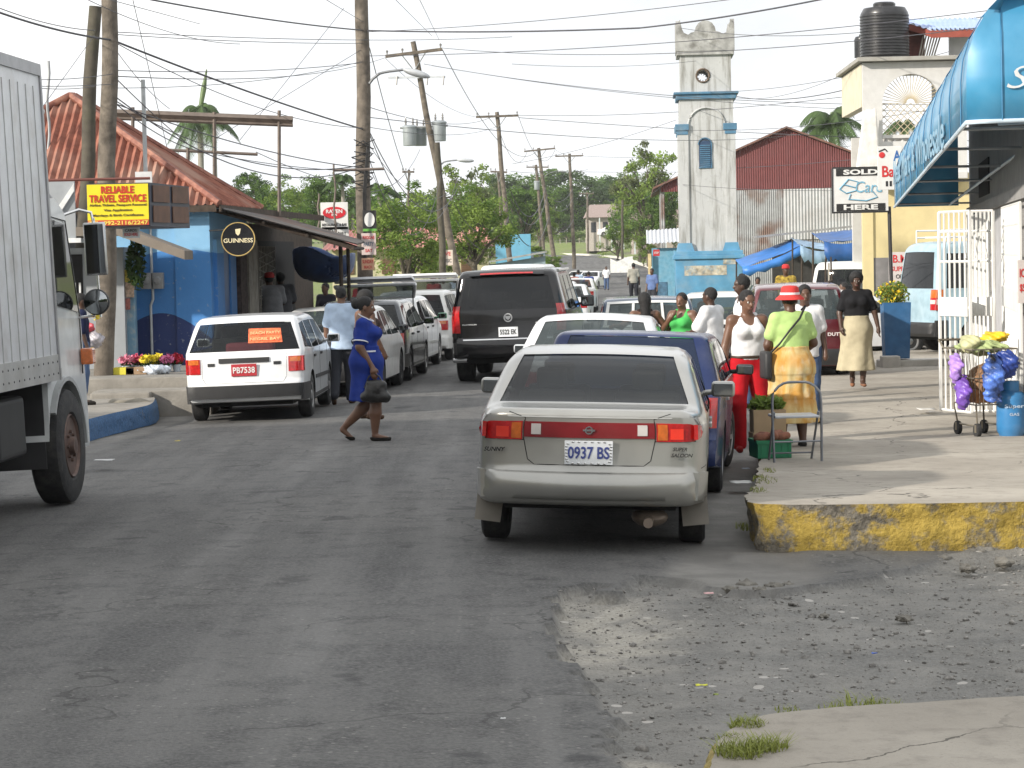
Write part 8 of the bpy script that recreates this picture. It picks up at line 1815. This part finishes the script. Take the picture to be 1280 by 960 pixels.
# tubular steel frame above the bar
fr = thing('sign_gantry', 'rusty horizontal steel girder on thin uprights above the bar roof', 'frame', P(148, 260, 44)); q = lambda x, y: P(x, y, 44)-P(148, 260, 44); RS = mat('rust_steel', (.16, .13, .11), .7, .3, var=.2)
bm = bmesh.new(); A = q(140, 141); B = q(366, 150); add_tube(bm, [A, B], .07, 4); add_tube(bm, [A-Vector((0, 0, .10)), B-Vector((0, 0, .10))], .03, 4); obj('girder', bm, RS, fr)
for x, y0, y1 in ((166, 134, 168), (349, 138, 270), (268, 140, 235), (235, 185, 250)): bm = bmesh.new(); add_tube(bm, [q(x, y0), q(x, y1)], .035, 6); obj('upright', bm, RS, fr)
bm = bmesh.new(); add_tube(bm, [q(200, 187), q(322, 193)], .03, 5); obj('lower_rail', bm, RS, fr)
for (lab, px, p0, p1, Y) in (('slim grey steel pole by the truck corner', 60, 76, 230, 40), ('slim pole behind the bar awning left of the red oval sign', 398, 242, 300, 52), ('rusty T-shaped pole in front of the red oval sign', 418, 205, 310, 49)):
    pole(lab, (px+1, p1), (px, p0), Y, 4 if Y == 40 else 2.6, 3.5 if Y == 40 else 2.4, GALV if Y == 40 else RS, name='steel_pole')
bm = bmesh.new(); A = P(418, 213, 49); add_tube(bm, [A, P(480, 211, 49)], .03, 5); o = obj('iron_bar', bm, RS); tag(o, 'thin rusty bar from the T-shaped pole to the tall wooden pole', 'bar')
# ------------------------------------------------------------------ cables
CBL = mat('cable_haze_grey', (.06, .06, .07), .6)  # black cable greyed in its colour to stand for aerial haze
CR_ = .72
def cable(a, b_, sag=.02, r=.012, label=None, cont=None, n=24):
    A, B = P(*a), P(*b_); L = (B-A).length; bm = bmesh.new(); pts = []
    for i in range(n+1):
        t = i/n; p = A.lerp(B, t); p.z -= sag*L*4*t*(1-t); pts.append(p)
    add_tube(bm, pts, r*CR_, 5, False); o = obj('overhead_cable', bm, CBL, None, 60)
    tag(o, label or 'thin black overhead cable strung between the street poles', 'cable', 'overhead cables')
# (px,py,Y) ends; the long spans run over the street
cable((-30, 5, 30), (140, 50, 36), .01, .022, 'thick twisted cable entering at the top left and reaching the pale wooden pole'); cable((140, 50, 36), (455, 162, 50), .004, .024, 'thick cable sloping down from the pale wooden pole to the tall middle pole')
cable((-30, -2, 30), (118, 38, 38), .01, .010); cable((142, 52, 36), (455, 160, 50), .02, .010); cable((165, -5, 36), (455, 38, 50), .004, .02, 'thick cable crossing the top of the sky from the left to the tall middle pole')
cable((455, 38, 50), (800, 35, 44), .006, .022, 'thick cable along the top of the sky right of the tall middle pole'); cable((800, 35, 44), (1080, -12, 36), .006, .020, 'thick cable leaving at the top right above the tower')
for a, b_, sg, r_ in (((455, 70, 50), (1300, 5, 40), .012, .010), ((482, 72, 84), (140, 95, 36), .006, .012), ((553, 60, 84), (1300, 25, 50), .012, .014), ((455, 40, 50), (1300, -60, 34), .01, .009),
    ((530, 80, 84), (1300, 140, 70), .02, .012), ((540, 82, 84), (1300, 128, 70), .022, .014), ((143, 88, 36), (455, 78, 50), .006, .010), ((143, 40, 36), (640, 46, 60), .004, .009), ((143, 43, 36), (455, 54, 50), .003, .009), ((143, 110, 36), (455, 76, 50), .01, .008),
    ((455, 132, 50), (621, 143, 122), .006, .013), ((455, 146, 50), (1000, 168, 110), .006, .013), ((455, 158, 50), (621, 158, 122), .004, .011), ((648, 144, 122), (1080, 118, 90), .008, .018), ((648, 147, 122), (1300, 178, 100), .006, .022), ((594, 146, 122), (482, 73, 84), .01, .012), ((553, 62, 84), (673, 187, 170), .02, .02), ((648, 145, 122), (694, 187, 170), .03, .018), ((620, 150, 122), (660, 187, 170), .03, .018),
    ((694, 187, 170), (729, 195, 194), .01, .014), ((729, 195, 194), (1300, 150, 120), .01, .018), ((673, 214, 170), (1300, 200, 130), .006, .018), ((638, 214, 150), (735, 212, 190), .005, .018),
    ((143, 92, 36), (-20, 96, 30), .01, .008), ((143, 105, 36), (-20, 105, 30), .005, .008), ((118, 108, 38), (-20, 98, 30), .01, .008), ((118, 44, 38), (40, 152, 34), .0, .007), ((165, -5, 36), (210, 190, 44), .0, .008), ((143, 60, 36), (212, 136, 44), .01, .008), ((143, 125, 36), (270, 185, 44), .01, .012), ((143, 128, 36), (268, 192, 44), .02, .012), ((143, 96, 36), (235, 180, 44), .004, .012), ((145, 130, 36), (455, 210, 50), .01, .014), ((268, 190, 44), (455, 206, 50), .03, .014), ((143, 120, 36), (455, 207, 50), .045, .014), ((268, 193, 44), (455, 214, 50), .01, .010), ((320, 190, 44), (440, 233, 50), .01, .010),
    ((462, 165, 50), (572, 235, 84), .035, .016), ((462, 168, 50), (572, 222, 84), .05, .014), ((462, 60, 50), (520, 250, 84), .01, .014), ((462, 182, 50), (560, 240, 80), .02, .010), ((462, 200, 50), (552, 215, 80), .06, .012), ((462, 240, 50), (525, 187, 84), .01, .012), ((462, 210, 50), (510, 260, 100), .01, .010), ((485, -10, 45), (540, 45, 84), .0, .009), ((520, -10, 45), (549, 50, 84), .0, .009), ((120, -5, 30), (250, 30, 44), .0, .008), ((100, -5, 30), (300, 55, 44), .01, .008), ((400, -5, 40), (455, 28, 50), .0, .008), ((300, 175, 44), (430, 10, 50), .0, .008), ((250, 185, 44), (455, 60, 50), .0, .008),
    ((880, 115, 104), (1300, 30, 60), .01, .014), ((845, 34, 104), (1300, 8, 60), .012, .016), ((880, 75, 104), (640, 80, 84), .008, .012), ((918, 120, 104), (1080, 106, 70), .008, .022), ((918, 122, 104), (1090, 75, 65), .01, .012), ((845, 150, 104), (640, 205, 120), .01, .014), ((845, 162, 104), (1300, 110, 70), .012, .014), ((921, 210, 104), (1300, 170, 80), .006, .016), ((845, 230, 104), (1070, 238, 80), .004, .012), ((760, 250, 190), (845, 215, 104), .01, .014)):
    cable(a, b_, sg, r_)
# drooping far bundles between the middle-distance poles
for i, (x0_, x1_, y_, Y0, Y1) in enumerate(((638, 682, 238, 122, 170), (638, 684, 248, 122, 170), (638, 686, 275, 122, 170), (682, 716, 240, 170, 194), (684, 716, 252, 170, 194), (686, 717, 278, 170, 194), (568, 634, 255, 84, 122), (570, 636, 275, 84, 122))): cable((x0_, y_, Y0), (x1_, y_-4, Y1), .035, .035 if i < 6 else .022, 'drooping cable bundle low between the middle-distance poles')
# ------------------------------------------------------------------ trees
BARK = mat('bark', (.10, .085, .065), .9, var=.3, scale=6, bump=.6)
def make_tree(label, W, H, trunk_h, seed, leafm, m2=None, n=7000, leaf=.16, open_=.0, group='trees beyond the street', clumps=60, limbs=9, name='broadleaf_tree', low=False):
    g = np.random.default_rng(seed); r = thing(name, label, 'tree', group=group); R_ = W/2; ch = H-trunk_h; bm = bmesh.new(); cen = []
    add_tube(bm, [(0, 0, -.5), (.06*R_, 0, trunk_h*.6), (0, .05*R_, trunk_h+ch*.35)], [R_*.07+.06, R_*.055+.05, R_*.03+.03], 8)
    for k in range(limbs):
        a = 2*PI*k/limbs+g.random()*.7; e = g.uniform(.15, 1.1); L = R_*g.uniform(.65, 1.0); z0 = trunk_h*g.uniform(.7, 1.0)+ch*.05; tip = Vector((math.cos(a)*math.cos(e)*L, math.sin(a)*math.cos(e)*L, z0+math.sin(e)*ch*.85)); mid = Vector((tip.x*.45, tip.y*.45, z0+(tip.z-z0)*.6)); add_tube(bm, [(0, 0, z0), mid, tip], [R_*.035+.03, R_*.022+.02, .015], 6)
        for j in range(3):
            q = mid.lerp(tip, .3+.3*j)+Vector(g.normal(size=3))*R_*.16; add_tube(bm, [mid.lerp(tip, .2+.25*j), q], [R_*.012+.012, .01], 4); cen.append(q)
        cen.append(tip)
    obj('trunk', bm, BARK, r, 60)
    while len(cen) < clumps:
        d = g.normal(size=3); d /= np.linalg.norm(d); rr = g.random()**.4; cen.append(Vector((d[0]*R_*rr*.92, d[1]*R_*rr*.92, trunk_h+ch*(.5+.48*d[2]*rr))))
    per = n//len(cen); V = []; cr = R_*(.20 if not open_ else .15)
    for c in cen:
        sc = g.uniform(.6, 1.35); d = g.normal(size=(per, 3)); d /= np.linalg.norm(d, axis=1)[:, None]; p = np.array(c[:])+d*(g.random(per)**.45)[:, None]*cr*sc*np.array([1.15, 1.15, .75])
        a = g.normal(size=(per, 3)); a[:, 2] *= .5; a /= np.linalg.norm(a, axis=1)[:, None]; b2 = np.cross(a, g.normal(size=(per, 3))); b2 /= np.linalg.norm(b2, axis=1)[:, None]; s_ = leaf*(.5+.9*g.random(per))[:, None]
        V.append(np.stack([p-a*s_, p+b2*s_*.45, p+a*s_, p-b2*s_*.45], 1).reshape(-1, 3))
    V = np.concatenate(V); V[:, 2] = np.maximum(V[:, 2], .02); me = np_mesh(V, np.arange(len(V)).reshape(-1, 4)); o = link('crown', me, leafm, r)
    if m2: me.materials.append(m2); me.polygons.foreach_set('material_index', (np.repeat(g.random(len(cen)) < .4, per)).astype(np.int32))
    return r
protos = {}
def tree_at(kind, label, px, py_top, py_base, wpx, Y, seed=0, rot=0, z=None):
    """kind picks a prototype 10 m high, 10 m wide"""
    s = 3000/Y; W = wpx/s; p = P(px, py_base, Y); H = (py_base-py_top)/s
    if kind not in protos:
        k = dict(round=(1.6, 5, LF1, LF2, 9000, .20, 0, 75), loose=(2.4, 8, LF3, LF4, 5200, .20, 1, 60), dark=(.8, 11, LF2, LF1, 10000, .20, 0, 80), light=(1.2, 14, LF3, LF1, 9500, .17, 0, 80), bush=(.1, 19, LF3, LF1, 5000, .22, 0, 50), sparse=(3.0, 23, LF4, LF3, 3000, .22, 1, 46))[kind]
        r = make_tree(label, 10, 10, k[0], k[1], k[2], k[3], k[4], k[5], k[6], clumps=k[7]); protos[kind] = r
    else: r = copy_tree(protos[kind])
    r['label'] = label; r.location = (p.x, Y, p.z); r.scale = (W/10, W/10, H/10); r.rotation_euler.z = rot; return r
for i, a in enumerate((
    ('dark', 'dark rounded tree behind the bar roof left of the steel upright', 316, 208, 300, 72, 170), ('light', 'bright green tree behind the bar awning right of the steel upright', 365, 218, 310, 90, 160), ('round', 'green tree behind the red oval sign', 408, 214, 315, 72, 150),
    ('light', 'leafy tree in front of the red-roofed cream house, left of the leaning pole', 508, 226, 372, 130, 92), ('light', 'leafy tree right of the leaning transformer pole', 592, 230, 352, 118, 98), ('sparse', 'open-crowned tree standing above the others behind the transformer poles', 585, 196, 330, 100, 190), ('loose', 'small loose tree above the red roof left of the transformer pole', 480, 252, 330, 70, 120),
    ('round', 'round green tree between the single-crossarm pole and the pair', 655, 228, 318, 84, 230), ('light', 'bright tree crown between the two crossarm poles', 676, 236, 318, 56, 240), ('dark', 'large dark tree on the ridge above the bend', 710, 203, 300, 130, 400), ('round', 'wide green tree on the ridge left of the far bend', 640, 212, 305, 120, 380), ('dark', 'dark tree closing the ridge above the hill house', 750, 214, 302, 100, 410), ('light', 'bright tree on the slope behind the blue low building', 612, 244, 335, 100, 210),
    ('loose', 'tall feathery tree right of the hill house, reaching the sky', 812, 176, 325, 100, 215), ('light', 'leafy tree below the feathery one, above the white wall', 800, 215, 322, 80, 240), ('round', 'green tree between the hill house and the kiosk', 790, 228, 312, 60, 290), ('round', 'green tree directly left of the barn', 828, 232, 325, 56, 190), ('light', 'tree deep behind the hill house', 770, 216, 300, 80, 430),
    ('dark', 'dense dark tree low on the rise behind the leaning transformer pole', 530, 232, 322, 110, 290), ('dark', 'dense dark tree low on the rise behind the low blue building', 618, 226, 318, 110, 310), ('round', 'dense green tree on the rise left of the transformer pole', 470, 244, 322, 100, 270), ('round', 'dense green tree on the rise in the middle of the far pole row', 690, 230, 312, 90, 370), ('dark', 'dark tree right of the grassy bank behind the feathery tree', 820, 216, 318, 80, 300), ('dark', 'dark tree behind the bar awning at the far left of the rise', 340, 228, 320, 110, 260), ('round', 'green tree behind the two palms right of the red oval sign', 440, 226, 320, 90, 210),
    ('bush', 'bushy shrub with broad leaves beside the dark bare pole', 772, 274, 322, 50, 215), ('bush', 'shrub at the edge of the grassy bank', 805, 290, 330, 34, 190), ('bush', 'hedge-like shrub along the fence of the far bend', 712, 288, 306, 50, 362), ('bush', 'hedge shrub below the hill house', 748, 290, 308, 36, 362), ('bush', 'shrub beside the blue low building', 668, 302, 340, 44, 150), ('bush', 'small bush by the grey shed roof', 690, 316, 345, 34, 130), ('round', 'dark green tree behind the low blue building', 560, 240, 330, 100, 240), ('dark', 'far dark tree at the left behind the palms', 455, 240, 320, 90, 260), ('bush', 'green bush against the cream house wall', 400, 318, 350, 60, 84), ('bush', 'bush under the leafy tree beside the cream house', 550, 322, 362, 50, 96)
    )): tree_at(*a, rot=i*1.3)
# hillside shrubs on the far ridge as one mass
bm_v = []; g = np.random.default_rng(77)
for i in range(34):
    x = -75+i*5.5+g.normal()*2; y = 430+g.random()*60; c = np.array([x, y, 3+g.random()*3]); n_ = 420; d = g.normal(size=(n_, 3)); d /= np.linalg.norm(d, axis=1)[:, None]; p = c+d*(g.random(n_)**.4)[:, None]*np.array([6, 4, 6+2*g.random()]); a = g.normal(size=(n_, 3)); a /= np.linalg.norm(a, axis=1)[:, None]; b2 = np.cross(a, g.normal(size=(n_, 3))); b2 /= np.linalg.norm(b2, axis=1)[:, None]; s_ = .45*(.5+g.random(n_))[:, None]; bm_v.append(np.stack([p-a*s_, p+b2*s_*.5, p+a*s_, p-b2*s_*.5], 1).reshape(-1, 3))
V = np.concatenate(bm_v); tag(link('far_woodland', np_mesh(V, np.arange(len(V)).reshape(-1, 4)), LF1), 'distant woodland closing the view beyond the bend', 'woodland', kind='stuff')
# ---- palms
PF = leafmat('palm_frond', (.065, .11, .035), .4, .2); PT = mat('palm_trunk', (.28, .26, .23), .9, var=.15, bump=.5)
def palm(label, px, py_c, py_base, r_px, Y, seed, nf=15, lean_=0, droop=1.0):
    s = 3000/Y; c = P(px, py_c, Y); b = P(px+lean_, py_base, Y); r = thing('palm_tree', label, 'palm', b, group='palms behind the roofs'); top = c-b; R_ = r_px/s; bm = bmesh.new(); add_tube(bm, [(0, 0, 0), top*.5+Vector((.1, 0, 0)), top*.93], [.022*R_*5, .018*R_*5, .016*R_*5], 10); obj('trunk', bm, PT, r, 60)
    bm = bmesh.new(); add_tube(bm, [top*.93-Vector((0, 0, .0)), top+Vector((0, 0, .15*R_))], [.07*R_, .035*R_], 8); obj('crown_shaft', bm, mat('palm_green', (.10, .15, .05), .5), r, 60)
    g = np.random.default_rng(seed); V = [];
    for k in range(nf):
        a = 2*PI*k/nf+g.random()*.4; e = g.uniform(-.5, 1.3); L = R_*g.uniform(1.05, 1.35); d = np.array([math.cos(a), math.sin(a), 0]); side = np.array([-d[1], d[0], 0]); o_ = np.array(top[:])
        v0 = d*math.cos(e)+np.array([0, 0, math.sin(e)]); m_ = 26; prev = o_; pts = []
        for i in range(m_+1):
            t = i/m_; p = o_+v0*L*t*.85+np.array([0, 0, -1])*L*droop*(.75 if e > .6 else .6)*t**2.2; pts.append(p)
        for i in range(1, m_+1):
            p = pts[i]; tg = pts[i]-pts[i-1]; tg /= np.linalg.norm(tg); ll = L*.34*math.sin(PI*min(1, .12+.88*i/m_))**.6+L*.03
            V += [pts[i-1]-side*.012*R_, pts[i-1]+side*.012*R_, pts[i]+side*.012*R_, pts[i]-side*.012*R_]
            for sg in (-1, 1):
                for h in (0, .33, .66):
                    q = pts[i-1]*(1-h)+pts[i]*h; dr = side*sg*.75+tg*.5+np.array([0, 0, -.55-.3*g.random()]); dr /= np.linalg.norm(dr); w_ = tg*L*.011; tip = q+dr*ll*(.8+.3*g.random()); V += [q-w_, q+w_, tip+w_*.2, tip-w_*.2]
    if seed == 1: bs_ = bmesh.new(); add_tube(bs_, [top, top+Vector((.3, 0, R_*.6)), top+Vector((.55, 0, R_*1.15))], [.06*R_, .085*R_, .02*R_], 6); obj('spear_leaf', bs_, MATS['palm_green'], r, 60)
    V = np.array(V); link('fronds', np_mesh(V, np.arange(len(V)).reshape(-1, 4)), PF, r)
palm('tall royal palm behind the bar roof with one upright spear leaf', 250, 138, 330, 44, 170, 1, 17, droop=1.25);
palm('second palm trunk and crown just right of the royal palm', 268, 152, 330, 30, 182, 2, 12, droop=1.3)
palm('small palm crown peeping over the rusty roof', 190, 183, 330, 14, 190, 3, 9)
palm('palm behind the tall wooden pole, right side', 474, 238, 335, 30, 130, 4, 12); palm('palm left of the tall wooden pole above the awning', 428, 225, 335, 28, 135, 5, 12); palm('low palm behind the red oval sign', 440, 262, 335, 26, 128, 6, 12)
palm('palm behind the barn and left of the balcony house', 1040, 148, 330, 52, 150, 7, 17, droop=.95); palm('lower palm crown glimpsed beside the balcony house', 1128, 158, 330, 30, 150, 8, 12)
# ------------------------------------------------------------------ middle-distance buildings
CR = mat('cream_wall', (.50, .47, .30), .8, var=.08, dirt=.25); RT_ = corrugated('roof_pink_red', (.45, .16, .14), (.50, .25, .22), 'X', .001, (.4, .3, .25), .2, .6)
Y_ = 100; s5 = 30
H_ = thing('cream_house', 'cream single-storey house with pinkish red tin roof behind the roadside trees', 'building', (P(415, 330, Y_).x, Y_, -.4)); w5 = (610-415)/s5
hz = lambda py: 2.03+(322-py)/s5+.4
bm = bmesh.new(); box(bm, 0, w5, 0, 5, 0, hz(309)); obj('wall', bm, CR, H_); bm = bmesh.new(); wavy_sheet(bm, (-.4, -.6, hz(310)), (w5+.3, -.6, hz(309)), (w5-.2, 2.4, hz(284)), (.2, 2.4, hz(285)), 36, .04); wavy_sheet(bm, (w5+.3, 5.5, hz(309)), (-.4, 5.5, hz(310)), (.2, 2.4, hz(285)), (w5-.2, 2.4, hz(284)), 36, .04); obj('roof', bm, RT_, H_)
for px in (434, 486, 534, 585):
    bm = bmesh.new(); x = (px-415)/s5; bbox(bm, x-.30, x+.30, -.05, .0, hz(341), hz(322), .01); wo = obj('window', bm, mat('shutter_brown', (.16, .09, .05), .7), H_); bm = bmesh.new()
    for i in range(8): box(bm, x-.27, x+.27, -.065, -.05, hz(340)+i*.075, hz(340)+i*.075+.04)
    obj('louvres', bm, mat('louvre_brown', (.12, .07, .04), .7), wo)
Sd = thing('low_blue_building', 'low flat-roofed light blue building below the ridge trees', 'building', (P(620, 335, 140).x, 140, -.5)); s6 = 3000/140
bm = bmesh.new(); bbox(bm, 0, 44/s6, 0, 5, 0, 2.03+(320-293)/s6+.5, .02); obj('wall', bm, mat('low_blue', (.13, .36, .52), .75, var=.08, dirt=.2), Sd); bm = bmesh.new(); box(bm, 44/s6, 62/s6, 1, 4, 2.6, 2.75); obj('porch_roof', bm, mat('porch_grey', (.3, .4, .45), .7), Sd)
for x in (46, 61): bm = bmesh.new(); box(bm, x/s6-.06, x/s6+.06, 1, 1.12, 0, 2.6); obj('porch_post', bm, WH and mat('post_pale', (.5, .55, .55), .7), Sd)
Sh2 = thing('grey_shed', 'low shed with sloping grey tin roof beyond the black SUV', 'building', (P(586, 345, 112).x, 112, -.45)); s7 = 3000/112
bm = bmesh.new(); prism(bm, [(0, 0, 0), (96/s7, 0, 0), (96/s7, 0, 2.03+(319-320)/s7+.45), (0, 0, 2.03+(320-334)/s7+.45)], (0, 3, 0)); obj('wall', bm, mat('shed_blue_grey', (.25, .33, .36), .8, dirt=.4), Sh2)
bm = bmesh.new(); prism(bm, [(-.2, -.4, 2.03+(320-334)/s7+.5), (98/s7, -.4, 2.03+(320-318)/s7+.5), (98/s7, -.4, 2.03+(320-318)/s7+.58), (-.2, -.4, 2.03+(320-334)/s7+.58)], (0, 4, 0)); obj('roof', bm, mat('shed_tin', (.30, .31, .30), .6, dirt=.5), Sh2)
def cottage(label, px, py_base, py_eave, py_top, wpx, Y, wallc, roofc, rz=0):
    s = 3000/Y; p = P(px, py_base, Y); w = wpx/s; he = (py_base-py_eave)/s; ht = (py_base-py_top)/s; r = thing('hill_house', label, 'building', p, rz); bm = bmesh.new(); box(bm, -w/2, w/2, 0, 5, -1.5, he); obj('wall', bm, mat('wall_%d' % px, wallc, .8, var=.1), r)
    bm = bmesh.new(); prism(bm, [(-w/2-.3, -.8, he), (w/2+.3, -.8, he), (w/2-.5, 2.5, ht), (-w/2+.5, 2.5, ht)], (0, 0, .08)); prism(bm, [(-w/2-.3, 5.8, he), (w/2+.3, 5.8, he), (w/2-.5, 2.5, ht), (-w/2+.5, 2.5, ht)], (0, 0, .08)); prism(bm, [(w/2+.3, -.8, he), (w/2+.3, 5.8, he), (w/2-.5, 2.5, ht)], (0, 0, .08)); prism(bm, [(-w/2-.3, -.8, he), (-w/2-.3, 5.8, he), (-w/2+.5, 2.5, ht)], (0, 0, .08)); fixn(bm); obj('roof', bm, mat('roof_%d' % px, roofc, .8, var=.15), r)
    for k in range(3):
        x = -w*.32+k*w*.32; bm = bmesh.new(); box(bm, x-.35, x+.35, -.03, .0, he*.35, he*.8); obj('window', bm, mat('far_window', (.04, .045, .05), .3), r)
    for k in range(4): bm = bmesh.new(); x = -w/2+.1+k*(w-.2)/3; box(bm, x-.08, x+.08, -.75, -.6, -1.5, he); obj('porch_post', bm, mat('post_pale', (.5, .5, .48)), r)
cottage('house on the hill with grey hipped roof left of the feathery tree', 757, 300, 272, 256, 46, 330, (.42, .38, .34), (.28, .22, .20)); cottage('brown-roofed house half hidden by the trees beside the barn', 822, 300, 275, 258, 60, 260, (.35, .30, .26), (.22, .17, .15)); cottage('pale-roofed house far left on the ridge behind the trees', 690, 300, 285, 272, 40, 400, (.4, .4, .36), (.3, .28, .27))
bm = bmesh.new(); w = 28/(3000/185); prism(bm, [(0, 0, -.5), (w, 0, -.5), (w, 0, .75), (w*.75, 0, .7), (w*.3, 0, .35), (0, 0, .6)], (0, .2, 0)); o = obj('white_wall', bm, mat('white_wall', (.68, .68, .66), .8)); tag(o, 'low white wall stepping down beside the far bend', 'wall'); o.location = (P(763, 330, 185).x, 185, P(763, 333, 185).z)
f_ = thing('wire_fence', 'thin wire fence on posts along the bank at the far bend', 'fence', (0, 0, 0)); bm = bmesh.new()
pts = [P(692+i*8, 300-.2*i, 352+i*.5) for i in range(10)]
for p in pts: b2 = bmesh.new(); add_tube(b2, [p-Vector((0, 0, 1.2)), p+Vector((0, 0, .2))], .06, 5); obj('post', b2, WOODP, f_)
for k in range(4): add_tube(bm, [p-Vector((0, 0, .1+k*.3)) for p in pts], .015, 4)
obj('wire', bm, GALV, f_)
# unseen buildings off the left edge, placed and sized to shade the near street
for (x0_, y0_, y1_, h_, lab, c) in ((-12.4, -40, 6, 7.6, 'two-storey rendered building on the left side of the street, outside the picture', (.42, .38, .30)), (-12.8, 6.05, 21, 7.3, 'tall plastered shop on the left side of the street, outside the picture', (.35, .36, .36))):
    r = thing('unseen_street_building', lab, 'building', (x0_, y0_, -.1)); bm = bmesh.new(); bbox(bm, -8, 0, 0, y1_-y0_, 0, h_, .03); obj('wall', bm, mat('wall_side_%d' % int(h_), c, .85, dirt=.3), r); bm = bmesh.new(); bbox(bm, -8.3, .4, -.3, y1_-y0_+.3, h_, h_+.18, .02); obj('roof', bm, CONC, r)
    for k in range(4):
        for zz in ((1.0, 4.4) if h_ > 6 else (1.0,)): bm = bmesh.new(); y = 1.5+k*(y1_-y0_)/4.2; box(bm, -.02, .02, y, y+1.3, zz, zz+1.4); obj('window', bm, GLD, r)
# unseen street behind the camera, buildings and trees added to darken reflections
for (x0_, y0_, w_, d_, h_, c, lab) in ((9, -44, 10, 20, 6.5, (.30, .28, .24), 'brown rendered shop row on the right behind the camera'), (8.6, -22, 10, 19, 5.2, (.26, .30, .30), 'grey-green shop on the right just behind the camera'), (-12, -75, 42, 8, 9, (.22, .20, .17), 'long dark market hall closing the street behind the camera')):
    r = thing('unseen_street_building', lab, 'building', (x0_, y0_, -.1)); bm = bmesh.new(); bbox(bm, 0, w_, 0, d_, 0, h_, .03); obj('wall', bm, mat('wall_back_%d' % int(h_*10), c, .85, dirt=.4), r); bm = bmesh.new(); bbox(bm, -.3, w_+.3, -.3, d_+.3, h_, h_+.2, .02); obj('roof', bm, CONC, r)
for i in range(8):
    r = copy_tree(protos['dark' if i % 2 else 'round']); r['label'] = 'tall shade tree number %s behind the camera' % ['one', 'two', 'three', 'four', 'five', 'six', 'seven', 'eight'][i]; r.location = (-26+i*8, -62-(i % 3)*5, -.2); r.scale = (1.2, 1.2, 1.35); r.rotation_euler.z = i
bs = bmesh.new(); quad(bs, (-12.4, -70, .0), (8.6, -70, .0), (8.6, 8.3, -.03), (-12.4, 8.3, -.03)); tag(obj('street', bs, ASP), kind='structure')
# ------------------------------------------------------------------ light
bm = bmesh.new(); box(bm, -700, 700, -90, 1150, -3, 24); hz_ = obj('haze', bm); m = bpy.data.materials.new('haze'); m.use_nodes = True; nt = m.node_tree; nt.nodes.clear(); o_ = nt.nodes.new('ShaderNodeOutputMaterial'); pv = nt.nodes.new('ShaderNodeVolumePrincipled')
pv.inputs['Color'].default_value = (.97, .98, 1, 1); pv.inputs['Density'].default_value = .00022; pv.inputs['Anisotropy'].default_value = .3; nt.links.new(pv.outputs[0], o_.inputs['Volume']); hz_.data.materials.append(m); tag(hz_, kind='stuff')
SUN_EL, SUN_AZ = 23.0, 236.0       # azimuth of the sun clockwise from +Y (north): low in the south-west, behind left
world = bpy.data.worlds.new('World'); scene.world = world; world.use_nodes = True; nt = world.node_tree; nt.nodes.clear()
out = nt.nodes.new('ShaderNodeOutputWorld'); bg = nt.nodes.new('ShaderNodeBackground'); sky = nt.nodes.new('ShaderNodeTexSky'); sky.sky_type = 'NISHITA'; sky.sun_disc = False; sky.sun_elevation = rad(SUN_EL); sky.sun_rotation = rad(SUN_AZ); sky.air_density = 1.2; sky.dust_density = 3.5; sky.ozone_density = 1
tcw = nt.nodes.new('ShaderNodeTexCoord').outputs['Generated']; mp = nt.nodes.new('ShaderNodeMapping'); mp.inputs['Scale'].default_value = (1, 1, 2.6); nt.links.new(tcw, mp.inputs['Vector']); cn = tnoise(nt, mp.outputs[0], 2.6, 8, .6, .4)
cl = mix_rgb(nt, rng_(nt, cn, .40, .72), (10.2, 10.5, 10.9), (14, 13.9, 13.6)); cov = rng_(nt, cn, .18, .42, .55, .97)
mxn = mix_rgb(nt, cov, sky.outputs[0], cl); nt.links.new(mxn, bg.inputs[0]); bg.inputs[1].default_value = .084; nt.links.new(bg.outputs[0], out.inputs[0])
sd = bpy.data.lights.new('sun', 'SUN'); sd.energy = 4.3; sd.angle = rad(1.5); sd.color = (1, .93, .83); so = bpy.data.objects.new('sun', sd); COL.objects.link(so)
d = Vector((math.sin(rad(SUN_AZ))*math.cos(rad(SUN_EL)), math.cos(rad(SUN_AZ))*math.cos(rad(SUN_EL)), math.sin(rad(SUN_EL)))); so.rotation_euler = d.to_track_quat('Z', 'Y').to_euler(); so.location = (-20, -10, 20)
scene.view_settings.view_transform = 'Standard'; scene.view_settings.look = 'None'; scene.view_settings.exposure = .36; scene.view_settings.gamma = 1
scene.cycles.max_bounces = 6; scene.cycles.transparent_max_bounces = 12
